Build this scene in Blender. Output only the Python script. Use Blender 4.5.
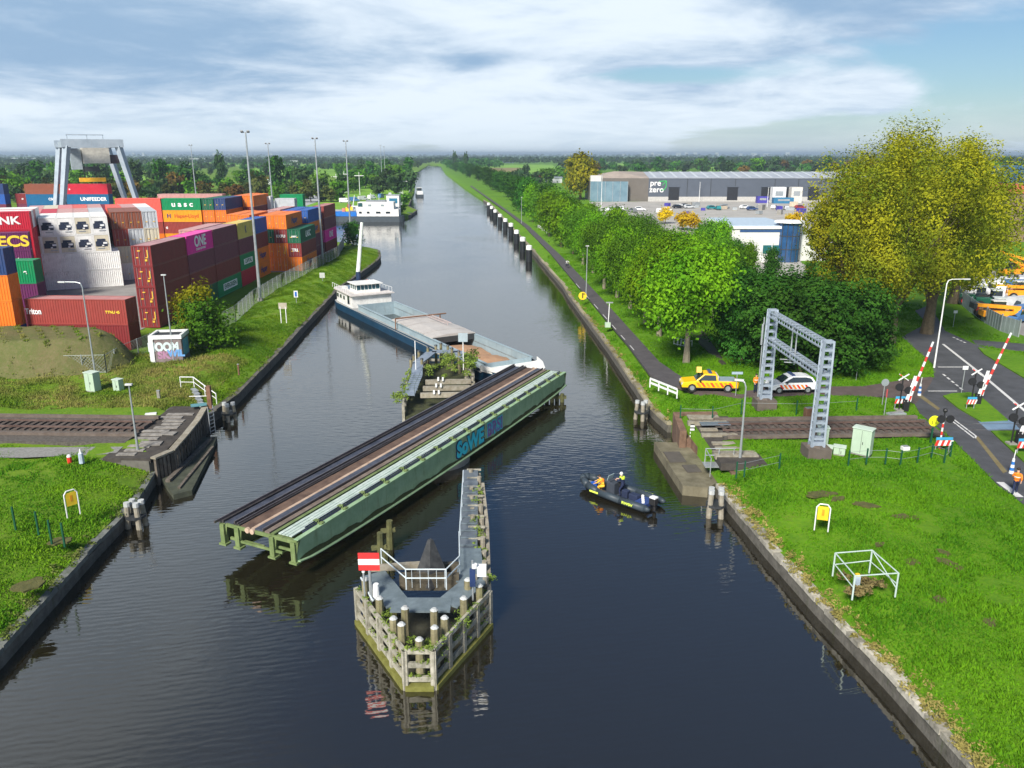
import bpy, math, random
import numpy as np
from mathutils import Vector, Matrix
for o in list(bpy.data.objects): bpy.data.objects.remove(o, do_unlink=True)
S = bpy.context.scene
R = math.radians
F = 796.; P = math.atan(230/796.); H = 21.5; WZ = -2.0
cp, sp = math.cos(P), math.sin(P)
# ---------------- camera
cam = bpy.data.objects.new('camera', bpy.data.cameras.new('camera'))
S.collection.objects.link(cam)
cam.location = (0, 0, H); cam.rotation_euler = (math.pi/2-P, 0, 0)
cam.data.sensor_width = 36; cam.data.lens = 36*F/1024
cam.data.clip_start = 0.5; cam.data.clip_end = 60000
S.camera = cam
# ---------------- world, sun, exposure
HAZE = 0.00017
SUN_EL, SUN_AZ = 40, -155      # azimuth measured clockwise from +Y; the sun stands left and a little behind
S.view_settings.view_transform = 'Standard'; S.view_settings.look = 'None'
S.view_settings.gamma = 1; S.view_settings.use_curve_mapping = False
S.view_settings.exposure = 0.6
W = bpy.data.worlds.new("World"); S.world = W; W.use_nodes = True
nt = W.node_tree; N = nt.nodes; Lk = nt.links
N.clear()
def nd(t, **k):
    n = N.new(t)
    for a, b in k.items(): setattr(n, a, b)
    return n
def wmath(op, a, b=None, c=None, clamp=False):
    n = nd('ShaderNodeMath', operation=op); n.use_clamp = clamp
    for i, q in enumerate((a, b, c)):
        if q is None: continue
        if isinstance(q, (int, float)): n.inputs[i].default_value = q
        else: Lk.new(q, n.inputs[i])
    return n.outputs[0]
sky = nd('ShaderNodeTexSky', sky_type='NISHITA'); sky.sun_disc = False
sky.sun_elevation = R(SUN_EL); sky.sun_rotation = R(SUN_AZ); sky.air_density = 1.0; sky.dust_density = 0.6; sky.ozone_density = 2.0
tc = nd('ShaderNodeTexCoord'); sx = nd('ShaderNodeSeparateXYZ'); Lk.new(tc.outputs['Generated'], sx.inputs[0])
dx, dy, dz = sx.outputs
zc = wmath('MAXIMUM', dz, 0.0)
den = wmath('ADD', zc, 0.13)
cx = nd('ShaderNodeCombineXYZ'); Lk.new(wmath('DIVIDE', dx, den), cx.inputs[0]); Lk.new(wmath('DIVIDE', dy, den), cx.inputs[1])
def noise(vec, scale, detail, rough, lac=2.0, dist=0, off=(0, 0, 0)):
    m = nd('ShaderNodeMapping'); m.inputs['Location'].default_value = off; Lk.new(vec, m.inputs[0])
    n = nd('ShaderNodeTexNoise'); n.inputs['Scale'].default_value = scale; n.inputs['Detail'].default_value = detail
    n.inputs['Roughness'].default_value = rough; n.inputs['Distortion'].default_value = dist
    Lk.new(m.outputs[0], n.inputs['Vector']); return n.outputs['Fac']
n1 = noise(cx.outputs[0], 0.42, 9, 0.60, dist=0.4, off=(3.1, 1.7, 0))
n2 = noise(cx.outputs[0], 1.1, 8, 0.62, dist=0.3, off=(7.4, 2.2, 5))
n3 = noise(cx.outputs[0], 0.3, 5, 0.55, dist=0.2, off=(1.4, 9.2, 3))
# direction of view as azimuth tangent and height, for the placed banks of cloud
az = wmath('DIVIDE', dx, wmath('MAXIMUM', wmath('ABSOLUTE', dy), 0.05))
def blob(a0, e0, wa, we, amp):
    u = wmath('DIVIDE', wmath('SUBTRACT', az, a0), wa); v = wmath('DIVIDE', wmath('SUBTRACT', dz, e0), we)
    q = wmath('ADD', wmath('MULTIPLY', u, u), wmath('MULTIPLY', v, v))
    return wmath('MULTIPLY', wmath('EXPONENT', wmath('MULTIPLY', q, -1.0)), amp)
def px_dir(u, v): return ((u-512)/F, (154-v)/F)
def addall(l):
    r = l[0]
    for q in l[1:]: r = wmath('ADD', r, q)
    return r
# cover: more cloud here / clear gaps there
cov = addall([n1, blob(*px_dir(150, 60), .42, .11, .16), blob(*px_dir(640, 84), .13, .012, -.24), blob(*px_dir(500, 30), .12, .015, -.12), blob(*px_dir(880, 130), .2, .012, -.16), blob(*px_dir(820, 5), .24, .05, .26), blob(*px_dir(560, 60), .28, .10, .10),
              blob(*px_dir(985, 45), .12, .05, -.13), blob(*px_dir(760, 95), .25, .03, .05), blob(*px_dir(400, 15), .12, .04, .02),
              blob(0, .0, 3, .05, .12), blob(-.15, .24, 1.1, .13, .34), blob(-.6, .45, .5, .3, .28), blob(.45, .55, .6, .32, -.3)])  # last banks lie above the view, added for what the water mirrors
covr = nd('ShaderNodeMapRange'); covr.interpolation_type = 'SMOOTHSTEP'; Lk.new(cov, covr.inputs[0])
covr.inputs[1].default_value = .47; covr.inputs[2].default_value = .62
# shade of the cloud: grey-blue bellies against bright tops
shd = addall([n2, wmath('MULTIPLY', n3, .6), blob(*px_dir(130, 45), .34, .07, -.36), blob(*px_dir(830, 4), .18, .035, -.62), blob(*px_dir(420, 75), .20, .06, .12), blob(*px_dir(620, 60), .3, .08, .02),
              blob(*px_dir(950, 110), .2, .03, -.1), blob(-.1, .26, .9, .10, .22), blob(*px_dir(470, 72), .04, .012, -.25)])  # the wide bank above the view is brightened for the water's reflection
shr = nd('ShaderNodeMapRange'); shr.interpolation_type = 'SMOOTHSTEP'; Lk.new(shd, shr.inputs[0]); shr.inputs[1].default_value = .50; shr.inputs[2].default_value = .95
ccol = nd('ShaderNodeMixRGB'); Lk.new(shr.outputs[0], ccol.inputs[0])
ccol.inputs[1].default_value = (.22, .33, .47, 1); ccol.inputs[2].default_value = (.57, .64, .71, 1)
# cloud is dimmed overhead, out of view, so the near water mirrors dark
hi = nd('ShaderNodeMapRange'); Lk.new(dz, hi.inputs[0]); hi.inputs[1].default_value = .36; hi.inputs[2].default_value = .66
hi.inputs[3].default_value = 1.0; hi.inputs[4].default_value = .28
hz = nd('ShaderNodeMapRange'); hz.interpolation_type = 'SMOOTHSTEP'; Lk.new(dz, hz.inputs[0]); hz.inputs[1].default_value = .0; hz.inputs[2].default_value = .07
hz.inputs[3].default_value = .85; hz.inputs[4].default_value = 0
ccol2 = nd('ShaderNodeMixRGB'); Lk.new(wmath('MULTIPLY', hz.outputs[0], .8), ccol2.inputs[0]); Lk.new(ccol.outputs[0], ccol2.inputs[1]); ccol2.inputs[2].default_value = (.56, .64, .70, 1)
tint = nd('ShaderNodeMixRGB', blend_type='MULTIPLY'); tint.inputs[0].default_value = 1; Lk.new(sky.outputs[0], tint.inputs[1]); tint.inputs[2].default_value = (.72, .86, .97, 1)
b1 = nd('ShaderNodeBackground'); Lk.new(tint.outputs[0], b1.inputs[0]); b1.inputs[1].default_value = 0.068
b2 = nd('ShaderNodeBackground'); Lk.new(ccol2.outputs[0], b2.inputs[0]); Lk.new(hi.outputs[0], b2.inputs[1])
mx = nd('ShaderNodeMixShader'); Lk.new(wmath('MAXIMUM', covr.outputs[0], wmath('MULTIPLY', hz.outputs[0], .7)), mx.inputs[0])
Lk.new(b1.outputs[0], mx.inputs[1]); Lk.new(b2.outputs[0], mx.inputs[2])
wo = nd('ShaderNodeOutputWorld'); Lk.new(mx.outputs[0], wo.inputs[0])
sun = bpy.data.objects.new('sun', bpy.data.lights.new('sun', 'SUN')); S.collection.objects.link(sun)
sun.data.energy = 4.4; sun.data.angle = R(13); sun.data.color = (1, .94, .84)
sd = Vector((math.sin(R(SUN_AZ))*math.cos(R(SUN_EL)), math.cos(R(SUN_AZ))*math.cos(R(SUN_EL)), math.sin(R(SUN_EL))))
sun.rotation_euler = sd.to_track_quat('Z', 'Y').to_euler()

# ---------------- helpers
C = S.collection
def at(u, v, z=0.):
    a = (u-512)/F; b = (384-v)/F; t = (z-H)/(-sp+b*cp)
    return (a*t, (cp+b*sp)*t)
def atY(u, v, Y):
    a = (u-512)/F; b = (384-v)/F; t = Y/(cp+b*sp)
    return (a*t, H+(-sp+b*cp)*t)
MATS = {}
def mat(name, col, rough=.75, metal=0., var=.18, scale=1.5, bump=0., streak=0., col2=None, spec=.4, emit=None, patch=None, island=0.):
    if name in MATS: return MATS[name]
    m = bpy.data.materials.new(name); m.use_nodes = True; t = m.node_tree; n = t.nodes; b = n['Principled BSDF']
    b.inputs['Roughness'].default_value = rough; b.inputs['Metallic'].default_value = metal
    b.inputs['Specular IOR Level'].default_value = spec
    tcn = n.new('ShaderNodeTexCoord'); ns = n.new('ShaderNodeTexNoise'); ns.inputs['Scale'].default_value = scale; ns.inputs['Detail'].default_value = 6
    ns.inputs['Roughness'].default_value = .65
    t.links.new(tcn.outputs['Object'], ns.inputs['Vector'])
    mr = n.new('ShaderNodeMapRange'); mr.inputs[1].default_value = .3; mr.inputs[2].default_value = .7; t.links.new(ns.outputs['Fac'], mr.inputs[0])
    mxn = n.new('ShaderNodeMixRGB'); t.links.new(mr.outputs[0], mxn.inputs[0])
    c2 = col2 or [min(1, c*(1+var)) for c in col]; c1 = col if col2 else [c*(1-var) for c in col]
    mxn.inputs[1].default_value = (*c1, 1); mxn.inputs[2].default_value = (*c2, 1)
    out = mxn.outputs[0]
    if streak > 0:   # run-down dirt and rust with a shape of its own
        mp = n.new('ShaderNodeMapping'); mp.inputs['Scale'].default_value = (2.2, 2.2, .35); t.links.new(tcn.outputs['Object'], mp.inputs[0])
        n2_ = n.new('ShaderNodeTexNoise'); n2_.inputs['Scale'].default_value = 1.6; n2_.inputs['Detail'].default_value = 8; n2_.inputs['Roughness'].default_value = .7
        t.links.new(mp.outputs[0], n2_.inputs['Vector'])
        r2 = n.new('ShaderNodeMapRange'); r2.inputs[1].default_value = .54; r2.inputs[2].default_value = .72; r2.inputs[4].default_value = streak
        t.links.new(n2_.outputs['Fac'], r2.inputs[0])
        m2 = n.new('ShaderNodeMixRGB'); t.links.new(r2.outputs[0], m2.inputs[0]); t.links.new(out, m2.inputs[1]); m2.inputs[2].default_value = (*(patch or (.10, .065, .04)), 1)
        out = m2.outputs[0]
    if island > 0:   # every plank or stone a little lighter or darker than its neighbour
        gi = n.new('ShaderNodeNewGeometry'); ri = n.new('ShaderNodeMapRange'); ri.inputs[3].default_value = 1-island; ri.inputs[4].default_value = 1+island*.8; t.links.new(gi.outputs['Random Per Island'], ri.inputs[0])
        hsv = n.new('ShaderNodeHueSaturation'); t.links.new(ri.outputs[0], hsv.inputs['Value']); t.links.new(out, hsv.inputs['Color']); out = hsv.outputs[0]
    t.links.new(out, b.inputs['Base Color'])
    if bump > 0:
        bn = n.new('ShaderNodeBump'); bn.inputs['Strength'].default_value = bump; bn.inputs['Distance'].default_value = .05
        n3_ = n.new('ShaderNodeTexNoise'); n3_.inputs['Scale'].default_value = scale*4; n3_.inputs['Detail'].default_value = 6; t.links.new(tcn.outputs['Object'], n3_.inputs['Vector'])
        t.links.new(n3_.outputs['Fac'], bn.inputs['Height']); t.links.new(bn.outputs[0], b.inputs['Normal'])
    if emit: b.inputs['Emission Color'].default_value = (*emit, 1); b.inputs['Emission Strength'].default_value = 1
    MATS[name] = m; return m
def tag(o, label=None, cat=None, group=None, kind=None):
    if label: o['label'] = label
    if cat: o['category'] = cat
    if group: o['group'] = group
    if kind: o['kind'] = kind
    return o
def thing(name, label, cat, loc=(0, 0, 0), rz=0., group=None):
    o = bpy.data.objects.new(name, None); C.objects.link(o); o.empty_display_size = .2
    o.location = loc if len(loc) == 3 else (*loc, 0); o.rotation_euler = (0, 0, rz); return tag(o, label, cat, group)
def dup(root, loc, rz=0., label=None, scale=None):
    def cpy(o, par):
        c = o.copy(); C.objects.link(c); c.parent = par
        for ch in list(o.children): cpy(ch, c)
        return c
    r = cpy(root, None); r.location = loc if len(loc) == 3 else (*loc, 0); r.rotation_euler = (0, 0, rz)
    if label: r['label'] = label
    if scale: r.scale = scale
    return r
class MB:
    def __init__(s): s.v = []; s.f = []; s.mi = []; s.m = 0
    def add(s, vs, fs):
        k = len(s.v); s.v += [tuple(q) for q in vs]; s.f += [tuple(i+k for i in f) for f in fs]; s.mi += [s.m]*len(fs); return s
    def box(s, c, d, rz=0, rx=0, ry=0):
        M = Matrix.Translation(c) @ Matrix.Rotation(rz, 4, 'Z') @ Matrix.Rotation(ry, 4, 'Y') @ Matrix.Rotation(rx, 4, 'X')
        vs = [M @ Vector((x*d[0]/2, y*d[1]/2, z*d[2]/2)) for z in (-1, 1) for y in (-1, 1) for x in (-1, 1)]
        return s.add(vs, [(0, 2, 3, 1), (4, 5, 7, 6), (0, 1, 5, 4), (2, 6, 7, 3), (0, 4, 6, 2), (1, 3, 7, 5)])
    def b2(s, x0, x1, y0, y1, z0, z1): return s.box(((x0+x1)/2, (y0+y1)/2, (z0+z1)/2), (abs(x1-x0), abs(y1-y0), abs(z1-z0)))
    def bar(s, a, b, w, h=None):
        a, b = Vector(a), Vector(b); h = h or w; d = (b-a)
        q = d.to_track_quat('Y', 'Z').to_matrix().to_4x4(); M = Matrix.Translation((a+b)/2) @ q; L = d.length
        vs = [M @ Vector((x*w/2, y*L/2, z*h/2)) for z in (-1, 1) for y in (-1, 1) for x in (-1, 1)]
        return s.add(vs, [(0, 2, 3, 1), (4, 5, 7, 6), (0, 1, 5, 4), (2, 6, 7, 3), (0, 4, 6, 2), (1, 3, 7, 5)])
    def tube(s, a, b, r, r2=None, n=8, cap=True):
        a, b = Vector(a), Vector(b); r2 = r if r2 is None else r2
        q = (b-a).to_track_quat('Z', 'Y').to_matrix()
        vs = [a+q @ Vector((math.cos(t)*r, math.sin(t)*r, 0)) for t in [2*math.pi*i/n for i in range(n)]]
        vs += [b+q @ Vector((math.cos(t)*r2, math.sin(t)*r2, 0)) for t in [2*math.pi*i/n for i in range(n)]]
        fs = [(i, (i+1) % n, n+(i+1) % n, n+i) for i in range(n)]
        if cap: fs += [tuple(range(n))[::-1], tuple(range(n, 2*n))]
        return s.add(vs, fs)
    def path(s, pts, r, n=6):
        for i in range(len(pts)-1):
            rr = r[i] if isinstance(r, (list, tuple)) else r; r2 = r[i+1] if isinstance(r, (list, tuple)) else r
            s.tube(pts[i], pts[i+1], rr, r2, n)
        return s
    def prism(s, poly, z0, z1):
        n = len(poly); vs = [(x, y, z0) for x, y in poly]+[(x, y, z1) for x, y in poly]
        ar = sum(poly[i][0]*poly[(i+1) % n][1]-poly[(i+1) % n][0]*poly[i][1] for i in range(n))
        fs = [(i, (i+1) % n, n+(i+1) % n, n+i) for i in range(n)]+[tuple(range(n))[::-1], tuple(range(n, 2*n))]
        if ar < 0: fs = [f[::-1] for f in fs]
        return s.add(vs, fs)
    def extr(s, prof, a, b, axis='x'):   # profile in the plane across the axis, extruded from a to b
        n = len(prof)
        def V(t, p): return (t, p[0], p[1]) if axis == 'x' else (p[0], t, p[1])
        vs = [V(a, p) for p in prof]+[V(b, p) for p in prof]
        return s.add(vs, [(i, (i+1) % n, n+(i+1) % n, n+i) for i in range(n)]+[tuple(range(n))[::-1], tuple(range(n, 2*n))])
    def ball(s, c, r, n=8, sq=(1, 1, 1)):
        vs = []; fs = []; m = n//2
        for j in range(m+1):
            t = math.pi*j/m
            for i in range(n): vs.append((c[0]+r*sq[0]*math.sin(t)*math.cos(2*math.pi*i/n), c[1]+r*sq[1]*math.sin(t)*math.sin(2*math.pi*i/n), c[2]+r*sq[2]*math.cos(t)))
        for j in range(m):
            for i in range(n): fs.append((j*n+i, (j+1)*n+i, (j+1)*n+(i+1) % n, j*n+(i+1) % n))
        return s.add(vs, fs)
    def mesh(s, name, mats, smooth=False):
        me = bpy.data.meshes.new(name); me.from_pydata(s.v, [], s.f)
        if not isinstance(mats, (list, tuple)): mats = [mats]
        for m in mats: me.materials.append(m)
        if len(mats) > 1: me.polygons.foreach_set('material_index', s.mi)
        if smooth: me.polygons.foreach_set('use_smooth', [True]*len(me.polygons))
        me.update(); return me
    def build(s, name, mats, parent=None, loc=(0, 0, 0), rz=0, smooth=False, bevel=0):
        return link(name, s.mesh(name, mats, smooth), parent, loc, rz, bevel)
def link(name, me, parent=None, loc=(0, 0, 0), rz=0, bevel=0):
    o = bpy.data.objects.new(name, me); C.objects.link(o); o.location = loc; o.rotation_euler = (0, 0, rz)
    if parent: o.parent = parent
    if bevel:
        b = o.modifiers.new('bevel', 'BEVEL'); b.width = bevel; b.segments = 2; b.limit_method = 'ANGLE'
    return o
def struct(o): o['kind'] = 'structure'; return o
_tx = {}
def text_mesh(txt, size, depth=.01, bold=.02, shear=0, sx=1.0):
    k = (txt, size, depth, bold, shear, sx)
    if k in _tx: return _tx[k]
    cu = bpy.data.curves.new('lettering', 'FONT'); cu.body = txt; cu.size = size; cu.extrude = depth; cu.offset = bold*size; cu.align_x = 'CENTER'; cu.align_y = 'CENTER'; cu.shear = shear
    o = bpy.data.objects.new('lettering', cu); C.objects.link(o); bpy.context.view_layer.update()
    me = bpy.data.meshes.new_from_object(o.evaluated_get(bpy.context.evaluated_depsgraph_get()))
    bpy.data.objects.remove(o, do_unlink=True); me.transform(Matrix.Diagonal((sx, 1, 1, 1)))
    me.name = 'lettering'; _tx[k] = me; return me
def lettering(parent, txt, size, m, loc, face='-y', rz=None, name='lettering', **k):
    me = text_mesh(txt, size, **k).copy(); me.materials.clear(); me.materials.append(m)
    o = link(name, me, parent, loc)
    o.rotation_euler = {'-y': (R(90), 0, 0), '+x': (R(90), 0, R(90)), '-x': (R(90), 0, R(-90)), '+y': (R(90), 0, R(180)), 'up': (0, 0, 0)}[face]
    if rz is not None: o.rotation_euler[2] = rz
    return o
rnd = random.Random(7)
white = mat('white_paint', (.75, .76, .76), .45, streak=.25); black = mat('black_paint', (.02, .02, .022), .5)
galv = mat('galvanised_steel', (.42, .45, .47), .45, .5, streak=.15); dsteel = mat('dark_steel', (.06, .065, .07), .5, .4)
red = mat('red_paint', (.62, .03, .03), .4); yellow = mat('yellow_paint', (.80, .55, .03), .4); blue = mat('blue_paint', (.02, .12, .50), .4)
glass = mat('dark_glass', (.02, .03, .04), .06, spec=.9); rubber = mat('tyre_rubber', (.02, .02, .02), .8)
concrete = mat('concrete', (.27, .26, .24), .85, scale=1.2, bump=.3, streak=.5, patch=(.10, .10, .06))
timber = mat('weathered_timber', (.20, .17, .12), .85, scale=2.5, bump=.4, col2=(.33, .31, .26), streak=.6, patch=(.06, .075, .03), island=.3)
oldwood = mat('pale_weathered_wood', (.20, .19, .14), .85, scale=3, bump=.6, col2=(.42, .40, .34), streak=.85, patch=(.05, .06, .02), island=.25)
rust = mat('rusty_steel', (.12, .06, .035), .8, scale=2, col2=(.24, .13, .08), streak=.4, patch=(.05, .035, .03))
orange_m = mat('orange_cloth', (.85, .24, .03), .7)
# ---------------- ground, water, banks
def ground_material(name, cols, s1=.06, s2=1.3, brown=None, wet=.0):
    m = bpy.data.materials.new(name); m.use_nodes = True; t = m.node_tree; n = t.nodes; b = n['Principled BSDF']
    b.inputs['Roughness'].default_value = .9; b.inputs['Specular IOR Level'].default_value = .15
    g = n.new('ShaderNodeNewGeometry')
    def nz(sc, de=7, ro=.65, off=0):
        mp = n.new('ShaderNodeMapping'); mp.inputs['Location'].default_value = (off, off*.7, 0); t.links.new(g.outputs['Position'], mp.inputs[0])
        q = n.new('ShaderNodeTexNoise'); q.inputs['Scale'].default_value = sc; q.inputs['Detail'].default_value = de; q.inputs['Roughness'].default_value = ro; t.links.new(mp.outputs[0], q.inputs['Vector'])
        return q.outputs['Fac']
    def mr(x, a, c, lo=0, hi=1):
        q = n.new('ShaderNodeMapRange'); q.inputs[1].default_value = a; q.inputs[2].default_value = c; q.inputs[3].default_value = lo; q.inputs[4].default_value = hi; t.links.new(x, q.inputs[0]); return q.outputs[0]
    def mix(f, a, c):
        q = n.new('ShaderNodeMixRGB'); t.links.new(f, q.inputs[0])
        for i, z in ((1, a), (2, c)):
            if isinstance(z, tuple): q.inputs[i].default_value = (*z, 1)
            else: t.links.new(z, q.inputs[i])
        return q.outputs[0]
    c = mix(mr(nz(s1), .38, .62), cols[0], cols[1])
    c = mix(mr(nz(s2, 8, .7, 31), .45, .72, 0, .7), c, cols[2])
    c = mix(mr(nz(s2*3.3, 5, .7, 77), .40, .68, 0, .6), c, cols[3])
    if brown: c = mix(mr(nz(brown[1], 7, .7, 13), brown[2], brown[3], 0, brown[4]), c, brown[0])
    t.links.new(c, b.inputs['Base Color'])
    bn = n.new('ShaderNodeBump'); bn.inputs['Strength'].default_value = .9; bn.inputs['Distance'].default_value = .12; t.links.new(nz(3.0, 8, .75, 5), bn.inputs['Height']); t.links.new(bn.outputs[0], b.inputs['Normal'])
    return m
GRASS = ground_material('grass_ground', [(.065, .185, .008), (.11, .25, .010), (.04, .125, .007), (.15, .26, .015)], .07, 1.1, ((.12, .09, .035), .22, .62, .74, .75))
GRASS_L = ground_material('grass_ground_left', [(.08, .20, .010), (.16, .26, .014), (.05, .13, .008), (.18, .26, .03)], .09, 1.0, ((.17, .13, .05), .14, .58, .72, .7))
LB = [(8, -23.4), (32.7, -24.2), (43.4, -25.0), (49.6, -25.3), (54.5, -26.3), (66.8, -27.3), (73.4, -26.7), (98.4, -27.85), (107.6, -28.5), (139, -30.2), (161, -29.7), (178, -29.6), (184.5, -30.2), (196, -32.3), (204, -38), (210, -48), (213, -140),
      (297, -150), (299, -44.2), (306, -38.9), (340, -39.5), (366, -46.4), (518, -61.4), (1015, -118.3), (1757, -176.7), (1758, -160), (20000, -160)]
RB = [(8, 18.2), (25.2, 17.6), (30.9, 17.0), (37.2, 16.0), (43.6, 15.24), (50.6, 14.6), (53.6, 14.4), (64.8, 13.8), (70.2, 12.8), (95, 11.7), (134, 9.35), (142.8, 9.1), (192.5, 5.3), (377, -9.7), (564, -32.4), (1015, -82.6), (1757, -153.), (1758, -160), (20000, -160)]
def bank(B, y):
    for (a, xa), (b, xb) in zip(B, B[1:]):
        if a <= y <= b: return xa+(xb-xa)*(y-a)/(b-a)
    return B[-1][1]
def hn(x, y):   # gentle unevenness
    return .10*math.sin(x*.41+y*.23)+.08*math.sin(x*.9-y*.6+1)+.05*math.sin(x*1.9+y*1.3)
def mound_h(x, y):
    d = abs((x+56)/15.6)**4+((y-82.0)/5.3)**2
    return 3.35*min(1, (1-d)*1.9)**.8 if d < 1 else 0
def flat(x, y):
    # 1 where the land is built flat: roads, track bed, yard
    f = 0
    if 58.5 < y < 64.5: f = 1
    if x < -46.5 and y > 84: f = 1
    if x < -41 and y > 146: f = 1
    if x > 32 or (y > 66 and x > 24): f = 1
    if y > 260: f = 1
    return f
def slope_z(d, y):
    k = 0 if 55.2 < y < 66.4 else 1
    z = 0 if d > 5.5 else -1.0*(1-max(0, (d-.5))/5.0)**1.5
    return z*k
def land(name, B, side, m):
    ys = sorted(set([8+i for i in range(123)]+[131+3*i for i in range(44)]+[266+10*i for i in range(16)]+[b[0] for b in B]+[440, 480, 600, 700, 850, 1200, 1400, 1600, 2200, 3000, 4500, 7000, 11000, 20000]))
    off = [.42, .5, .8, 1.2, 1.7, 2.3, 3, 3.8, 4.6, 5.5]+[6.5+i for i in range(50)]+[60, 66, 75, 90, 120, 180, 300, 600, 1500, 5000, 20000]
    vs = []; fs = []; n = len(off)+1
    for y in ys:
        b = bank(B, y)
        vs.append((b+side*.42, y, -6))
        for d in off:
            x = b+side*d; z = slope_z(d, y)
            if y < 255 and d < 60:
                w = 0 if flat(x, y) else min(1, d/3)
                z += w*hn(x, y)
            vs.append((x, y, z-.0))
    for j in range(len(ys)-1):
        for i in range(n-1):
            a = j*n+i; q = (a, a+1, a+1+n, a+n)
            fs.append(q if side > 0 else q[::-1])
    mb = MB(); mb.add(vs, fs); return struct(mb.build(name, m, smooth=True))
land('ground', LB, -1, GRASS_L); land('ground', RB, 1, GRASS)
_c = MB(); _n = 60
for j in range(31):
    for i in range(_n+1):
        x = -73+33*i/_n; y = 76.5+11.2*j/30
        _c.v.append((x, y, mound_h(x, y)+.06*math.sin(x*2.1+y)+(.05 if mound_h(x, y) > .05 else -.4)))
for j in range(30):
    for i in range(_n): a = j*(_n+1)+i; _c.f.append((a, a+1, a+_n+2, a+_n+1)); _c.mi.append(0)
struct(_c.build('grassy_mound', ground_material('mound_ground', [(.16, .135, .065), (.12, .13, .045), (.22, .18, .10), (.09, .13, .03)], .25, 1.6), smooth=True))
# water
def water_mat():
    m = bpy.data.materials.new('canal_water'); m.use_nodes = True; t = m.node_tree; n = t.nodes; b = n['Principled BSDF']
    b.inputs['Base Color'].default_value = (.014, .012, .007, 1); b.inputs['Roughness'].default_value = .05; b.inputs['IOR'].default_value = 2.5
    b.inputs['Specular IOR Level'].default_value = .5
    g = n.new('ShaderNodeNewGeometry')
    def nz(sc, sca, de, ro, dist=0):
        mp = n.new('ShaderNodeMapping'); mp.inputs['Scale'].default_value = sca; mp.inputs['Rotation'].default_value = (0, 0, R(-8)); t.links.new(g.outputs['Position'], mp.inputs[0])
        q = n.new('ShaderNodeTexNoise'); q.inputs['Scale'].default_value = sc; q.inputs['Detail'].default_value = de; q.inputs['Roughness'].default_value = ro; q.inputs['Distortion'].default_value = dist
        t.links.new(mp.outputs[0], q.inputs['Vector']); return q.outputs['Fac']
    a = nz(1.0, (.9, 2.1, 1), 3, .42, .3); c = nz(.05, (1, 1, 1), 3, .5)
    wv = n.new('ShaderNodeTexWave'); wv.inputs['Scale'].default_value = .8; wv.inputs['Distortion'].default_value = 5; wv.inputs['Detail'].default_value = 2; wv.inputs['Detail Scale'].default_value = .6
    mp = n.new('ShaderNodeMapping'); mp.inputs['Rotation'].default_value = (0, 0, R(78)); t.links.new(g.outputs['Position'], mp.inputs[0]); t.links.new(mp.outputs[0], wv.inputs['Vector'])
    ad = n.new('ShaderNodeMath'); ad.operation = 'MULTIPLY_ADD'; t.links.new(wv.outputs['Fac'], ad.inputs[0]); ad.inputs[1].default_value = .16; t.links.new(a, ad.inputs[2])
    mr = n.new('ShaderNodeMapRange'); mr.inputs[1].default_value = .35; mr.inputs[2].default_value = .68; mr.inputs[3].default_value = .35; mr.inputs[4].default_value = 1.0; t.links.new(c, mr.inputs[0])
    ml = n.new('ShaderNodeMath'); ml.operation = 'MULTIPLY'; t.links.new(ad.outputs[0], ml.inputs[0]); t.links.new(mr.outputs[0], ml.inputs[1])
    bn = n.new('ShaderNodeBump'); bn.inputs['Strength'].default_value = .22; bn.inputs['Distance'].default_value = .10; t.links.new(ml.outputs[0], bn.inputs['Height']); t.links.new(bn.outputs[0], b.inputs['Normal'])
    return m
mb = MB(); mb.add([(-400, 4, WZ), (60, 4, WZ), (60, 1900, WZ), (-400, 1900, WZ)], [(0, 1, 2, 3)]); struct(mb.build('water', water_mat()))
mb = MB(); mb.add([(-400, 4, -5.9), (60, 4, -5.9), (60, 1900, -5.9), (-400, 1900, -5.9)], [(0, 1, 2, 3)]); struct(mb.build('canal_bed', mat('mud', (.05, .05, .03))))
# stone quay walls
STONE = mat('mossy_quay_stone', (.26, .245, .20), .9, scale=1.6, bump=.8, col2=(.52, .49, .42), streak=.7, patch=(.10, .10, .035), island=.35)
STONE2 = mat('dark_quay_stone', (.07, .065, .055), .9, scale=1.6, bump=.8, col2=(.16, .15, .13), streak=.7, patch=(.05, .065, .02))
def quay(name, label, B, side, y0, y1, m, top=-1.0, w=.55, seg=1.4):
    r = random.Random(int(y0)); t = thing(name, label, 'quay wall', (bank(B, y0), y0, 0)); ox, oy = bank(B, y0), y0
    mb = MB(); n = max(2, int((y1-y0)/seg)); ys = [y0+(y1-y0)*i/n for i in range(n+1)]
    cap = MB()
    for a, b in zip(ys, ys[1:]):
        xa, xb = bank(B, a), bank(B, b); zt = top+r.uniform(-.05, .05); j = r.uniform(-.03, .03)
        g = (b-a)*.012
        poly = [(xa+j-ox, a+g-oy), (xb+j-ox, b-g-oy), (xb+side*w-ox, b-g-oy), (xa+side*w-ox, a+g-oy)]
        cap.prism(poly, zt-.28, zt)
        poly = [(xa+side*.06-ox, a-oy), (xb+side*.06-ox, b-oy), (xb+side*w*.9-ox, b-oy), (xa+side*w*.9-ox, a-oy)]
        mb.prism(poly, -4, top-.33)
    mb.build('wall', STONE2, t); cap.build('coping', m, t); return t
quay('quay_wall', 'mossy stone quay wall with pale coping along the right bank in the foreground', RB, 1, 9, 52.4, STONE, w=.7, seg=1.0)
quay('quay_wall', 'weathered concrete quay wall along the right bank beside the cycle path', RB, 1, 66, 142.7, mat('quay_tan', (.22, .19, .12), .9, col2=(.33, .30, .22), bump=.5, streak=.6, patch=(.08, .09, .03), island=.3), w=.6, seg=2.5)
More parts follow.
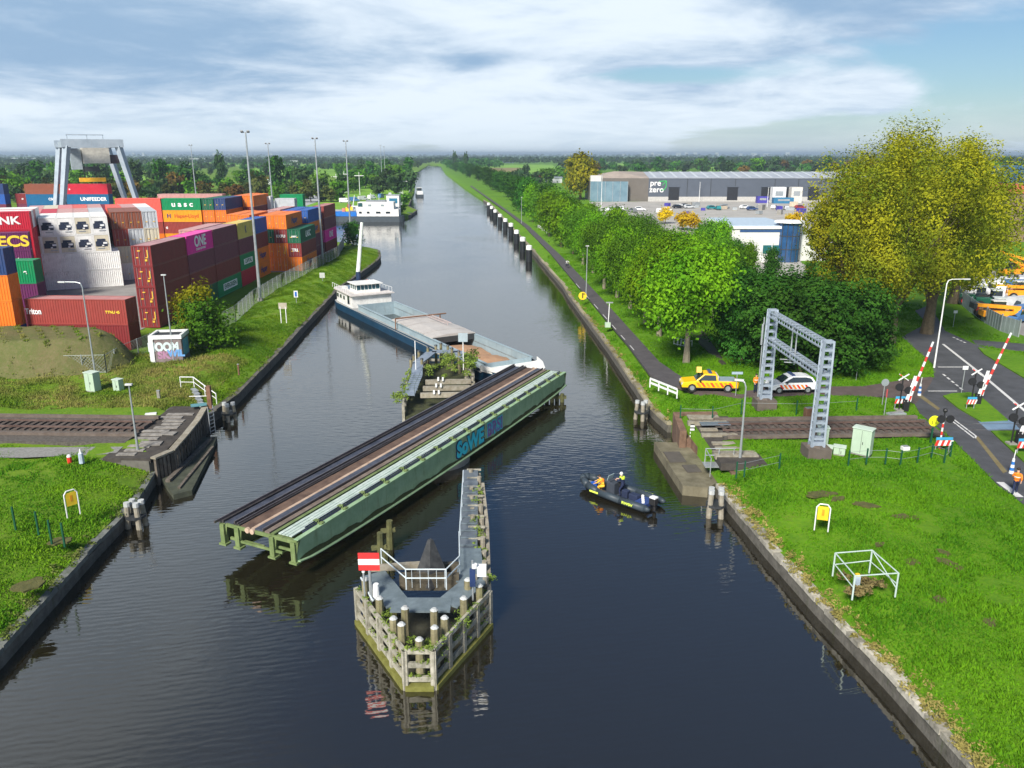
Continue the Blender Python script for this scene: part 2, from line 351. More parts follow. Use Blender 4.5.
quay('quay_wall', 'far quay wall on the right bank behind the row of mooring piles', RB, 1, 142.8, 420, MATS['quay_tan'], w=.9, seg=5)
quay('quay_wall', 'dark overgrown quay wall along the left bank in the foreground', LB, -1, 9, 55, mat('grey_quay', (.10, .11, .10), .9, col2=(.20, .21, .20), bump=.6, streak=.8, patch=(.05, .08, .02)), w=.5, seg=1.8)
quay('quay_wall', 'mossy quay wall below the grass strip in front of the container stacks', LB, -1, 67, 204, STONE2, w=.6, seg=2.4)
quay('quay_wall', 'dark quay wall beyond the harbour entrance on the left bank', LB, -1, 299, 420, STONE2, w=1.0, seg=5)
# ---------------- sheets: track bed, roads, yard
ROADS = []
def sheet(name, poly, m, z=.02, th=.0, skirt=.25):
    if name not in ('grass_verge', 'field'): ROADS.append((poly, min(p[0] for p in poly), max(p[0] for p in poly), min(p[1] for p in poly), max(p[1] for p in poly)))
    mb = MB(); mb.prism(poly, z-skirt, z); return struct(mb.build(name, m))
BALLAST = mat('track_ballast', (.055, .048, .042), .95, scale=5, bump=1.0, col2=(.15, .135, .12), streak=.6, patch=(.08, .055, .035))
ASPHALT = mat('asphalt', (.050, .052, .058), .75, scale=.6, bump=.25, col2=(.085, .088, .10), streak=.3, patch=(.04, .04, .045))
ASPHALT_B = mat('cycle_path_asphalt', (.060, .055, .062), .8, scale=1.0, bump=.2, col2=(.095, .088, .096), streak=.4, patch=(.14, .11, .06))
YARD = mat('yard_concrete', (.19, .185, .18), .85, scale=.25, bump=.1, col2=(.30, .29, .28), streak=.5, patch=(.12, .11, .10))
LINE = mat('road_paint', (.60, .60, .60), .6, var=.12, scale=3, streak=.35, patch=(.12, .12, .12))
sheet('track_bed', [(-29.8, 57.6), (-29.8, 64.2), (-44, 64.5), (-130, 66.5), (-130, 59.6), (-44, 58.0)], BALLAST, .16, skirt=.6)
sheet('track_bed', [(16.6, 58.6), (34.2, 59.2), (34.6, 63.3), (16.6, 63.0)], BALLAST, .16, skirt=.6)
mb = MB(); mb.add([(-29.6, 56.9, .10), (-44, 56.5, .12), (-44, 55, .02), (-36, 54.8, .02), (-29.6, 55.6, .02)], [(0, 1, 2, 3, 4)]); struct(mb.build('gravel', mat('pale_gravel', (.16, .16, .15), .95, scale=6, bump=.6, col2=(.28, .28, .27))))
def track(name, label, x0, x1, y0, y1):
    t = thing(name, label, 'railway track', (x0, y0, .16)); L = x1-x0; dy = y1-y0; a = math.atan2(dy, L)
    sl = MB(); n = int(abs(L)/.62)
    for i in range(n):
        q = (i+.5)/n; sl.box((L*q, dy*q, .05), (.26, 2.5, .14), rz=a)
    s = sl.build('sleepers', mat('dark_sleeper', (.05, .038, .032), .85, scale=2, col2=(.13, .10, .085)), t); s['kind'] = 'stuff'
    for o in (-.75, .75):
        rl = MB(); rl.bar((0, o, .19), (L, dy+o, .19), .08, .16); rl.build('rail', mat('rail_steel', (.09, .055, .045), .5, .3, col2=(.2, .14, .12)), t)
    tr = MB()
    for o in (-2.2, 2.1): tr.bar((0, o, .12), (L, dy+o, .12), .35, .22)
    tr.build('cable_trough', mat('brown_concrete', (.10, .075, .06), .9, col2=(.17, .14, .12), bump=.3), t)
track('railway_track', 'rusty single railway track running in from the left edge to the left abutment', -29.6, -110, 61.3, 64.3)
track('railway_track', 'rusty single railway track running from the right abutment towards the level crossing', 16.8, 34.0, 60.7, 61.4)
for o_ in (-.75, .75): b = MB(); b.bar((34.0, 61.4+o_, .03), (52, 62.1+o_, .03), .09, .08); struct(b.build('road_rail', mat('polished_rail', (.25, .25, .26), .3, .8)))
# ---------------- abutments
def abutment_left():
    t = thing('bridge_abutment', 'left bridge abutment with curved timber clad wall, planks and low landing in front', 'abutment', (-27.2, 61, 0))
    mb = MB(); mb.prism([(-3.2, -6.2), (.6, -6.6), (1.35, -5.0), (1.0, 0), (.35, 4.5), (-.4, 6.4), (-3.2, 6.4)], -4.5, -.12); mb.build('core', mat('dark_abutment', (.09, .085, .075), .9, col2=(.17, .16, .14), bump=.4, streak=.5, patch=(.05, .06, .03)), t)
    cv = [(1.05, -6.6), (1.75, -5.0), (1.42, -1.5), (1.0, 2), (.35, 5.4), (-.1, 6.6)]
    pl = MB(); wl = MB()
    for a, b in zip(cv, cv[1:]):
        n = 5
        for i in range(n):
            p = Vector((a[0]+(b[0]-a[0])*i/n, a[1]+(b[1]-a[1])*i/n, 0)); q = Vector((a[0]+(b[0]-a[0])*(i+.62)/n, a[1]+(b[1]-a[1])*(i+.62)/n, 0))
            h = .15+rnd.uniform(-.08, .1)
            wl.bar(p+Vector((0, 0, -1.7)), q+Vector((0, 0, -1.7)), .22, 3.2+h)
        pl.bar((a[0]-.1, a[1], .12), (b[0]-.1, b[1], .12), .5, .14)
    wl.build('timber_cladding', mat('dark_planks', (.055, .045, .035), .9, scale=3, col2=(.17, .145, .12), bump=.5, streak=.6, patch=(.25, .24, .22), island=.55), t)
    pl.build('capping_beam', timber, t)
    dk = MB(); dk.prism([(-2.9, -6.3), (.7, -6.5), (1.1, -4.8), (.8, 0), (.2, 4.3), (-.5, 6.2), (-2.9, 6.2)], -.3, .03); dk.build('deck_base', mat('dark_deck_base', (.035, .03, .027), .9, col2=(.08, .07, .06), bump=.5), t)
    dk = MB()
    for i in range(12):
        w = rnd.uniform(1.2, 2.6); dk.box((-1.2+rnd.uniform(-.5, .3), -5.6+i*.86, .02), (w, .5, .16), rz=rnd.uniform(-.04, .04))
    dk.box((-.6, -3.4, .09), (1.6, .9, .08), rz=.1); dk.box((-.2, -1.1, .1), (1.2, .7, .08), rz=-.1)
    dk.build('deck_planks', mat('grey_planks', (.13, .12, .11), .85, scale=2, col2=(.36, .34, .31), bump=.4, streak=.5, patch=(.06, .05, .04)), t)
    pf = MB(); pf.prism([(1.2, -6.2), (3.3, -9.2), (4.3, -8.4), (2.8, -.3), (2.1, 2.8), (.7, 2.6)], -2.6, -1.6); pf.build('landing', mat('mossy_slab', (.03, .035, .025), .9, col2=(.07, .08, .055), bump=.5), t)
    bm = MB(); bm.bar((2.0, -7.0, -1.5), (1.9, 1.8, -1.5), .35, .22); bm.build('landing_beam', MATS['dark_planks'], t); bm = MB(); bm.bar((3.3, -8.2, -1.53), (2.7, .2, -1.53), .2, .14); bm.build('landing_beam', MATS['dark_planks'], t)
    return t
abutment_left()
def abutment_right():
    t = thing('bridge_abutment', 'right bridge abutment with rust brown side walls and slab landing', 'abutment', (14.2, 59, 0))
    mb = MB(); mb.prism([(-.2, 5.9), (3.2, 5.9), (3.2, -5.6), (1.6, -5.8), (1.4, -2.4), (.5, -2.0), (.2, 1.2), (-.6, 1.6)], -4.5, -.55); mb.build('core', mat('brown_masonry', (.11, .065, .045), .9, scale=1.2, col2=(.24, .15, .10), bump=.5, streak=.6, patch=(.06, .05, .04)), t)
    w = MB(); w.prism([(-.35, 6.1), (3.4, 6.3), (3.4, 5.7), (.1, 5.5), (-.2, 1.2), (-.75, 1.2)], -4, .18); w.build('wing_wall', MATS['brown_masonry'], t)
    for c_, d_ in (((1.9, 3.2, .15), (3.2, .5, .35)), ((2.2, .4, .1), (2.8, .45, .3)), ((2.4, -1.4, .02), (2.4, .5, .3)), ((2.4, -3.6, .0), (3.2, 1.1, .3)), ((2.3, 1.8, .06), (2.6, .5, .2)), ((2.5, -2.4, .05), (2.6, .4, .2)), ((1.9, 4.6, .22), (2.6, 1.0, .12))):
        b = MB(); b.box(c_, d_); b.build('bearing_beam', timber, t)
    s = MB(); s.bar((1.2, 2.6, .32), (3.6, 2.7, .32), .7, .08); s.build('steel_plate', mat('blue_grey_plate', (.25, .30, .36), .4, .5), t)
    db = MB(); db.b2(.9, 4.2, -5.4, 5.4, -.5, .035); db.build('deck_base', MATS['dark_deck_base'], t)
    ld = MB(); ld.bar((.4, 1.9, -1.3), (.4, 1.9, .5), .3, .14)
    for i in range(6): ld.m = 1; ld.box((.36, 1.75, -1.0+i*.28), (.34, .1, .14))
    ld.build('marker_board', [black, white], t)
    pf = MB(); pf.prism([(-2.5, 2.6), (-2.0, -6.4), (-.3, -6.8), (.6, -5.8), (.4, 2.4)], -3, -1.25); pf.build('landing', mat('tan_slab', (.09, .08, .05), .9, scale=.8, col2=(.21, .19, .13), bump=.4, streak=.5, patch=(.10, .09, .05)), t)
    dk = MB(); dk.box((-1.5, -.9, -1.21), (1.3, 2.2, .06), rz=.05); dk.box((-.7, -3.3, -1.2), (1.1, 1.4, .06), rz=.1); dk.build('landing_patch', mat('dark_slab', (.09, .08, .07), .9), t)
    rl = MB(); pts = [(.1, -3.6), (2.2, -3.7)]
    for x in (.1, 1.1, 2.2): rl.tube((x, -3.9, -.5), (x, -3.9, .65), .035)
    for z in (.1, .62): rl.tube((.1, -3.9, z), (2.3, -3.9, z), .035)
    rl.tube((.1, -3.9, .62), (.1, -5.6, .5), .035); rl.tube((.1, -5.6, -.9), (.1, -5.6, .5), .035); rl.build('railing', galv, t)
    st = MB(); st.box((1.1, -4.4, -.46), (2.4, 1.0, .08)); st.build('steel_landing', galv, t)
    return t
abutment_right()
# ---------------- swing bridge
GREEN = mat('mint_bridge_paint', (.21, .34, .19), .6, scale=1.0, col2=(.32, .47, .29), streak=.6, patch=(.13, .14, .05))
GREEN_D = mat('mossy_green_steel', (.10, .15, .05), .8, scale=1.5, col2=(.19, .25, .10), bump=.3, streak=.7, patch=(.05, .04, .02))
def bridge():
    A, B_, Cc, D = [Vector((*at(*q, .6), 0)) for q in [(213, 523), (298, 536), (564, 373), (514, 364.6)]]
    c = (A+B_+Cc+D)/4; e = (D-A).normalized(); L = 40.0; wd = 6.0
    ang = math.atan2(e.y, e.x)
    t = thing('swing_bridge', 'open railway swing bridge with green girder and rusty tracks turned across the canal', 'swing bridge', (c.x, c.y, 0), ang)
    # local: x along the bridge towards the far end, y across: +2.9 far rail edge ... -3.0 green girder
    h = L/2; zt = .6
    def Y(f): return 2.95-f*6.0
    # main girders
    def girder(y, flange, m, name):
        g = MB(); n = 40
        for i in range(n):   # slightly fish-bellied plate web
            x0 = -h+L*i/n; x1 = -h+L*(i+1)/n
            d = lambda x: 1.25+.55*(1-(x/h)**2)**.5 if abs(x) < h else 1.25
            g.add([(x0, y-.02, zt-.06), (x1, y-.02, zt-.06), (x1, y-.02, zt-.06-d(x1)), (x0, y-.02, zt-.06-d(x0)), (x0, y+.02, zt-.06), (x1, y+.02, zt-.06), (x1, y+.02, zt-.06-d(x1)), (x0, y+.02, zt-.06-d(x0))],
                  [(0, 3, 2, 1), (4, 5, 6, 7)])
            g.bar((x0, y, zt-.06-d(x0)), (x1, y, zt-.06-d(x1)), flange, .06)
        g.bar((-h, y, zt), (h, y, zt), flange*.75, .05)
        return g.build(name, m, t)
    g = girder(Y(.985), .42, GREEN, 'main_girder')
    girder(Y(.70), .3, GREEN_D, 'inner_girder'); girder(Y(.26), .3, GREEN_D, 'inner_girder'); girder(Y(.05), .3, GREEN_D, 'inner_girder')
    # dark uneven band along the bottom edge of the visible web
    mo = MB(); r = random.Random(3); y = Y(.985)-.035
    pts = []; n = 90
    for i in range(n+1):
        x = -h+.2+(L-.4)*i/n; d = 1.25+.55*max(0, 1-(x/h)**2)**.5
        pts.append((x, zt-.1-d, zt-.1-d+.16+.22*abs(math.sin(i*.21+math.sin(i*.5)))+r.uniform(0, .1)))
    vs = [(p[0], y, p[1]) for p in pts]+[(p[0], y, p[2]) for p in pts]
    mo.add(vs, [(i, i+1, n+2+i, n+1+i) for i in range(n)]); mo.build('dark_edge_band', mat('dark_olive', (.035, .045, .015), .9, col2=(.07, .08, .03), scale=4), t)
    # cross frames
    cf = MB()
    for i in range(14):
        x = -h+.25+(L-.5)*i/13
        cf.box((x, 0-.05, zt-.28), (.16, 5.7, .28)); cf.box((x, 1.0, zt-1.15), (.12, 2.6, .16)); cf.box((x, -1.9, zt-.9), (.1, 1.6, .14))
    cf.build('cross_frames', GREEN_D, t)
    # end brackets and feet at both ends
    for sx_ in (-1, 1):
        for f in (.07, .26, .70, .96):
            b = MB(); x = sx_*(h+.02); y = Y(f)
            b.box((x, y, zt-.75), (.3, .32, 1.25)); b.add([(x, y-.3, zt-.15), (x, y+.3, zt-.15), (x, y+.1, zt-1.25), (x, y-.1, zt-1.25), (x-sx_*.9, y, zt-.2), (x-sx_*.2, y, zt-1.25)], [(0, 1, 2, 3), (0, 3, 5, 4), (1, 4, 5, 2), (0, 4, 1), (3, 2, 5)])
            b.box((x, y, zt-1.42), (.45, .55, .12)); b.build('bearing_foot', GREEN_D, t)
        b = MB(); b.box((sx_*h, -.4, zt-.16), (.12, 5.3, .22)); b.box((sx_*h, -.2, zt-1.05), (.1, 3.4, .14)); b.build('end_beam', GREEN_D, t)
    # track strips, far to near
    DR = mat('black_rail_timber', (.022, .020, .022), .7, scale=2, col2=(.06, .055, .06), bump=.3); BR = mat('rust_brown_deck', (.075, .045, .035), .85, scale=1.3, col2=(.17, .11, .08), bump=.3, streak=.5, patch=(.06, .045, .04))
    TAN = mat('worn_tan_edge', (.38, .26, .18), .8, scale=2, col2=(.52, .40, .31), streak=.5, patch=(.15, .09, .06)); NAVY = mat('dark_blue_plates', (.030, .036, .055), .55, scale=1.0, col2=(.075, .085, .12), streak=.3, patch=(.13, .10, .08))
    RAIL = mat('bright_rail', (.13, .11, .12), .35, .7, col2=(.25, .22, .22))
    def strip(name, f0, f1, z0, z1, m, x0=-h, x1=h, seg=0):
        b = MB(); ya, yb = sorted((Y(f0), Y(f1)))
        if not seg: b.b2(x0, x1, ya, yb, z0, z1)
        else:
            n = int((x1-x0)/seg)
            for i in range(n):
                j = rnd.uniform(-.015, .015); b.b2(x0+(x1-x0)*i/n+.02, x0+(x1-x0)*(i+1)/n-.02, ya, yb, z0+j, z1+j)
        return b.build(name, m, t)
    strip('rail_timber', 0, .075, zt-.15, zt+.05, DR); strip('rail', .035, .05, zt+.05, zt+.2, RAIL, -h-.5, h+.1)
    strip('deck_plates', .085, .20, zt-.14, zt-.03, NAVY, seg=2.0)
    strip('rail_timber', .205, .285, zt-.15, zt+.04, DR); strip('rail', .215, .228, zt+.04, zt+.19, RAIL); strip('guard_rail', .255, .265, zt+.04, zt+.14, RAIL)
    strip('deck_boards', .292, .43, zt-.14, zt-.02, BR, seg=2.8)
    strip('edge_board', .435, .475, zt-.12, zt+.03, TAN, seg=3.9)
    strip('deck_plates', .48, .575, zt-.10, zt+.06, NAVY, seg=1.0); strip('rail', .575, .588, zt+.0, zt+.17, RAIL)
    strip('edge_timber', .60, .66, zt-.15, zt+.04, mat('brown_grey_timber', (.12, .09, .075), .85, scale=2, col2=(.22, .18, .15), bump=.4), seg=4.5)
    strip('gutter', .665, .725, zt-.34, zt-.28, GREEN_D)
    for sx_ in (-1, 1):
        for f in (.40, .46): b = MB(); b.tube((sx_*h, Y(f), zt-.12), (sx_*(h+.16), Y(f), zt-.12), .17, n=12); b.build('end_roller', TAN, t)
    # walkway of long pale planks
    PW = mat('pale_mint_walkway', (.34, .44, .38), .6, scale=1.6, col2=(.55, .63, .59), streak=.4, patch=(.16, .22, .13))
    b = MB()
    for k in range(4):
        n = 16; ya = Y(.735+k*.042); yb = Y(.735+k*.042+.036)
        for i in range(n): b.b2(-h+.25+(L-.3)*i/n+.015, -h+.25+(L-.3)*(i+1)/n-.015, yb, ya, zt-.08, zt-.02+rnd.uniform(-.008, .008))
    b.build('walkway_planks', PW, t)
    b = MB(); b.tube((-h+1.2, Y(.93), zt+.18), (h-.6, Y(.93), zt+.18), .045); b.b2(-h+1.0, h-.6, Y(.945), Y(.915), zt-.1, zt-.02); b.build('cable_and_shade_strip', mat('cable_and_shade_blue', (.02, .025, .05), .5), t)  # flat strip under the cable stands in for dark water and railing shadow
    nb = 17
    for i in range(nb):
        x = -h+2.2+(L-4)*i/(nb-1); b = MB(); b.box((x, Y(.955), zt+.12), (.08, .12, .36)); b.box((x, Y(.93), zt+.2), (.3, .3, .05)); b.ball((x+.05, Y(.985), zt+.02), .2, 6, (1.3, .8, .8)); b.build('cable_bracket', GREEN_D, t)
    # graffiti on the girder web
    cy = mat('cyan_spray', (.01, .45, .60), .5, col2=(.05, .62, .72), scale=2); nv = mat('navy_spray', (.01, .02, .10), .5); mg = mat('magenta_spray', (.30, .02, .25), .5, col2=(.05, .25, .45), scale=1.5)
    gx, gz, gy = .15, zt-.98, Y(.985)-.05
    for nm, txt, m, off, s_, b_ in (('graffiti', 'SoWE', nv, 0, 1.78, .075), ('graffiti', 'SoWE', cy, -.012, 1.7, .05)):
        o = lettering(t, txt, s_, m, (gx+.2, gy+off, gz+.02), '-y', depth=.004, bold=b_, name=nm)
    for nm, txt, m, off, s_, b_ in (('graffiti', 'BRSI', cy, 0, 1.5, .08), ('graffiti', 'BRSI', mg, -.012, 1.5, .03)):
        lettering(t, txt, s_, m, (gx+4.4, gy+off, gz+.05), '-y', depth=.004, bold=b_, name=nm)
    return t
bridge()
# ---------------- pivot and fender pier
MOSS = mat('moss_clump', (.06, .10, .015), .95, scale=4, col2=(.16, .22, .04), bump=.8)
def leafy(mb_, c, r, n, s, rg):
    for i in range(n):
        d = Vector((rg.gauss(0, 1), rg.gauss(0, 1), rg.gauss(0, 1))).normalized()*r*rg.uniform(.3, 1)
        p = Vector(c)+Vector((d.x, d.y, abs(d.z)*.9)); a = Vector((rg.gauss(0, 1), rg.gauss(0, 1), rg.gauss(0, .6))).normalized()*s; b = a.cross(Vector((rg.gauss(0, 1), rg.gauss(0, 1), rg.gauss(0, 1)))).normalized()*s*.7
        mb_.add([p-a, p+b*.6, p+a, p-b*.6], [(0, 1, 2, 3)])
def fender_pier():
    t = thing('fender_pier', 'long timber fender pier with walkways under the swing bridge, pointed at both ends', 'fender pier', (-5.5, 58, WZ))
    o = Vector((-5.5, 58, WZ)); r = random.Random(5)
    def P(x, y, z): return Vector((x, y, z))-o
    pale = oldwood
    def panel(pts, posts, top, levels, step, name):
        post = MB(); rail = MB()
        for a, b in zip(pts, pts[1:]):
            a, b = Vector((*a, 0)), Vector((*b, 0)); L = (b-a).length; n = max(1, round(L/step))
            for i in range(n+1):
                p = a+(b-a)*i/n; post.box((p-o)+Vector((0, 0, (top+.05-3)/2)), (.24, .24, top+.05+3), rz=math.atan2((b-a).y, (b-a).x))
            for z in levels:
                rail.bar(a-o+Vector((0, 0, z)), b-o+Vector((0, 0, z)), .14, .26)
        post.build('piles', pale, t, smooth=False); rail.build('wales', pale, t)
    nose = [(-8.0, 36.4), (-4.85, 31.1), (-3.55, 31.1), (-1.15, 36.1)]
    panel(nose, True, 0, (0, -.72, -1.45), 1.5, 'near')
    # nose infill: capping, mossy bottom band
    mb = MB()
    for a, b in zip(nose, nose[1:]): mb.bar(P(*a, -1.9), P(*b, -1.9), .42, .3)
    mb.build('moss_band', mat('moss_band', (.12, .12, .02), .9, col2=(.22, .22, .06), scale=3), t)
    mb = MB(); mb.prism([(p[0]-o.x, p[1]-o.y) for p in [(-7.6, 36.4), (-4.75, 31.6), (-3.65, 31.6), (-1.5, 36.1), (-2.2, 38), (-6.9, 38)]], -1, .25); mb.build('inner_floor', mat('dark_wet_timber', (.022, .022, .016), .85, col2=(.06, .06, .04), scale=2, bump=.5), t)
    # steel walkways
    ST = mat('blue_grey_grating', (.12, .155, .175), .5, .2, scale=2, col2=(.20, .25, .28), streak=.3, patch=(.12, .14, .10))
    mb = MB()
    def walk(pts, w, z):
        for a, b in zip(pts, pts[1:]): mb.bar(P(*a, z), P(*b, z), w, .08)
    walk([(-7.3, 37.6), (-5.6, 34.6)], 1.25, .2); mb.b2(-5.9-o.x, -3.0-o.x, 33.9-o.y, 35.15-o.y, 2.19, 2.27); walk([(-3.2, 34.6), (-1.9, 36.9)], 1.25, .21)
    mb.prism([(p[0]-o.x, p[1]-o.y) for p in [(-2.9, 36.8), (-1.4, 36.8), (-1.75, 40.4), (-2.95, 40.4)]], 2.15, 2.23)
    mb.build('walkway', ST, t)
    mb = MB(); mb.prism([(p[0]-o.x, p[1]-o.y) for p in [(-2.95, 40.4), (-1.95, 40.4), (-2.4, 52.4), (-3.4, 52.4)]], 1.95, 2.05)
    mb.m = 1
    for i in range(10): mb.box(P(-2.5-.4*i/10, 41+i*.92, .10), (.9, .06, .05))
    mb.build('long_walkway', [mat('dark_blue_grating', (.10, .12, .14), .5, .2, scale=2, col2=(.18, .21, .24)), ST], t)
    # rails round the walkway
    rl = MB()
    RP = [(-7.0, 38.4), (-5.4, 36.2), (-3.35, 36.2), (-2.75, 37.6), (-2.95, 40.4)]
    for z in (.75, 1.25):
        for a, b in zip(RP, RP[1:]): rl.tube(P(*a, z), P(*b, z), .035)
    for a in RP: rl.tube(P(*a, .1), P(*a, 1.25), .035)
    for i in range(5): rl.tube(P(-5.1+.42*i, 36.2, .2), P(-5.1+.42*i, 36.2, 1.2), .012)
    rl.tube(P(-2.95, 40.4, .9), P(-3.3, 50.2, .9), .035)
    for i in range(6): rl.tube(P(-2.95-.35*i/5, 40.4+9.8*i/5, 0), P(-2.95-.35*i/5, 40.4+9.8*i/5, .9), .025)
    rl.tube(P(-7.9, 37.2, .2), P(-6.9, 34.9, .25), .05)
    rl.build('handrail', mat('pale_rail_paint', (.55, .62, .66), .4), t)
    # capped piles standing inside the nose
    cap = mat('white_pile_cap', (.45, .47, .47), .6, streak=.4)
    for (u, v, h_) in ((380, 612, 1.3), (394, 632, 1.25), (405.5, 622, 1.3), (402, 640, 1.4), (434.5, 624, 1.3), (445, 632, 1.3), (435, 642, 1.3), (464, 612, 1.3), (419.6, 648, .8), (479.5, 598, 1.2), (468, 592, 1.2), (366, 594, 1.4)):
        x, y = at(u, v, .05); b = MB(); b.tube(P(x, y, -1.2), P(x, y, h_*.62), .21, .19, 8); pl_ = b.build('fender_pile', mat('mossy_pile', (.13, .115, .06), .9, scale=2, col2=(.28, .25, .15), bump=.5, streak=.7, patch=(.10, .13, .02)), t)
        b = MB(); b.tube(P(x, y, h_*.62), P(x, y, h_*.62+.1), .2, .1, 8); b.build('pile_cap', cap, pl_)
    # black cone and grey timber block behind the walkway
    b = MB(); c = P(-4.25, 37.6, 0); n = 6
    b.tube(c+Vector((0, 0, -.2)), c+Vector((0, 0, 2.2)), 1.0, .14, 4, True); b.build('signal_cone', mat('grey_slate_boards', (.025, .027, .03), .7, col2=(.07, .072, .075), scale=3), t)
    b = MB(); b.bar(c+Vector((-1.6, -.6, .1)), c+Vector((1.5, -.6, .1)), .3, .9); b.bar(c+Vector((-1.5, .9, -.1)), c+Vector((1.4, .9, -.1)), .3, .9); b.build('cross_beam', mat('dark_tan_board', (.05, .045, .03), .85, scale=2, col2=(.13, .11, .08), bump=.5), t)
    b = MB(); b.bar(P(-7.6, 37.9, .35), P(-4.9, 38.3, .35), .28, .3); b.build('cross_beam', timber, t)
    # right-hand fender running under the bridge, with rungs and weeds
    fr = [(-1.15, 36.1), (-1.5, 44), (-2.0, 50.5)]
    fl = [(-8.0, 36.4), (-8.0, 40)]
    ps = MB(); wa = MB()
    for k, y in enumerate([37+1.5*i for i in range(11)]+[67+1.5*i for i in range(9)]):
        x = -1.35-(y-36.5)*.064; 
        for dx_ in (0, -.55):
            ps = MB(); ps.tube(P(x+dx_+r.uniform(-.08, .08), y+r.uniform(-.2, .2), -3), P(x+dx_, y, r.uniform(-.1, .5)), .17, .15, 7); ps.build('fender_post', timber, t)
        rg = MB(); rg.bar(P(x+.15, y+.4, .05), P(x-.85, y+.4, .05), .12, .12); rg.build('cross_rung', oldwood, t)
    for (a, b) in zip(fr, fr[1:]):
        for z in (-.25, -1.1): wa.bar(P(*a, z), P(*b, z), .2, .24)
        wa.bar(P(a[0]-.7, a[1], -.2), P(b[0]-.7, b[1], -.2), .16, .2)
    wa.build('wales', timber, t)
    # left fender posts between nose and bridge
    for (u, v, k) in ((385, 562, 1.0), (380, 545, 1.2), (389, 528, .9), (393, 600, 1.0), (372, 585, .9), (383, 575, 1.2)):
        x, y = at(u, v, -.6); b = MB(); b.tube(P(x, y, -3), P(x+.05, y, -1.0+k), .26, .2, 8); b.bar(P(x-.5, y, -.8), P(x+.4, y, -.7), .2, .25); b.build('fender_post', mat('slimy_post', (.045, .05, .02), .8, scale=2, col2=(.13, .13, .05), bump=.6), t)
    # central turning pier
    b = MB(); b.tube(P(-6.2, 59.6, -4), P(-6.2, 59.6, -1.15), 2.9, 2.8, 24); b.build('pivot_pier', concrete, t)
    b = MB(); b.tube(P(-6.2, 59.6, -1.15), P(-6.2, 59.6, -.95), 2.2, 2.2, 24)
    for i in range(18): a = i*math.pi/9; b.box(P(-6.2+2.3*math.cos(a), 59.6+2.3*math.sin(a), -.98), (.3, .2, .28), rz=a)
    b.build('turning_ring', dsteel, t)
    # far nose with walkway, steps and bushes
    fn = [(-9.7, 67.6), (-10.6, 79.5), (-9.4, 86.6), (-5.2, 86.4), (-4.0, 79.0)]
    panel(fn, True, 0, (.1, -.7, -1.4), 1.6, 'far')
    b = MB(); b.prism([(p[0]-o.x, p[1]-o.y) for p in fn+[(-3.6, 68)]], -1, .9); b.build('inner_floor', mat('dark_weedy_timber', (.02, .022, .012), .9, col2=(.07, .08, .03), scale=1.2, bump=.6), t)
    b = MB()
    wp = [(-9.7, 79.8), (-8.7, 84.4), (-5.9, 84.4), (-4.6, 80.6)]
    for a_, b_ in zip(wp, wp[1:]): b.bar(P(*a_, .8), P(*b_, .8), 1.1, .12)
    b.bar(P(-9.5, 70.0, .2), P(-9.4, 75.4, .45), 1.1, .1); b.bar(P(-9.4, 75.4, .45), P(-9.7, 79.6, .8), 1.1, .1)
    b.build('far_walkway', mat('lilac_grey_walkway', (.15, .19, .25), .5, scale=2, col2=(.25, .30, .37)), t)
    b = MB()
    for i in range(8): b.box(P(-9.5+.02*i, 75.6-i*.62, .56-i*.035), (1.1, .08, .06))
    for sx_ in (-.55, .55): b.tube(P(-9.5+sx_, 70, 1.1), P(-9.4+sx_, 76, 1.25), .03); b.tube(P(-9.4+sx_, 76, .3), P(-9.4+sx_, 76, 1.25), .03); b.tube(P(-9.5+sx_, 70, .1), P(-9.5+sx_, 70, 1.1), .03)
    b.build('steps', ST, t)
    b = MB()
    for i in range(3): b.bar(P(-8.4, 74.2-i*2.2, .25), P(-4.0, 74.5-i*2.2, .25), .45, .4)
    b.build('transverse_timbers', timber, t)
    for i in range(3):
        for dx_ in (-.22, .22):
            b = MB(); b.box(P(-6.9+dx_, 74.0-i*2.2, .62), (.16, .2, .34)); b.build('white_block', white, t)
    for (u, v) in ((414, 362), (419, 358), (428, 354), (441, 350), (448, 352), (452, 355), (459, 358), (466, 362), (422, 366), (436, 352), (411, 366)):
        x, y = at(u, v, .6); b = MB(); b.tube(P(x, y, -2), P(x, y, 1.3), .17, .15, 7); pp = b.build('fender_pile', MATS['mossy_pile'], t); b = MB(); b.tube(P(x, y, 1.3), P(x, y, 1.42), .2, .15, 7); b.build('pile_cap', dsteel, pp)
    # weeds
    w = MB(); rg_ = random.Random(9)
    for a_, b_ in zip(nose, nose[1:]):
        for k in range(26):
            f_ = rg_.random(); leafy(w, P(a_[0]+(b_[0]-a_[0])*f_, a_[1]+(b_[1]-a_[1])*f_, rg_.choice((.1, .1, -.6, -1.3))), rg_.uniform(.12, .26), 22, .06, rg_)
    for i in range(30):
        y = rg_.uniform(37, 50); x = -1.6-(y-36.5)*.064+rg_.uniform(-.4, .3); leafy(w, P(x, y, -.1), rg_.uniform(.2, .45), 40, .09, rg_)
    for i in range(26): y = rg_.uniform(68, 79); leafy(w, P(-10.1+rg_.uniform(-.5, .3), y, .1), rg_.uniform(.3, .7), 50, .12, rg_)
    for i in range(30): leafy(w, P(rg_.uniform(-8.8, -4.4), rg_.uniform(75, 83.5), .5), rg_.uniform(.3, .8), 60, .12, rg_)
    for i in range(10): leafy(w, P(rg_.uniform(-4.8, -3.9), rg_.uniform(76, 80.5), .4+rg_.uniform(0, 1.4)), rg_.uniform(.5, .8), 90, .14, rg_)
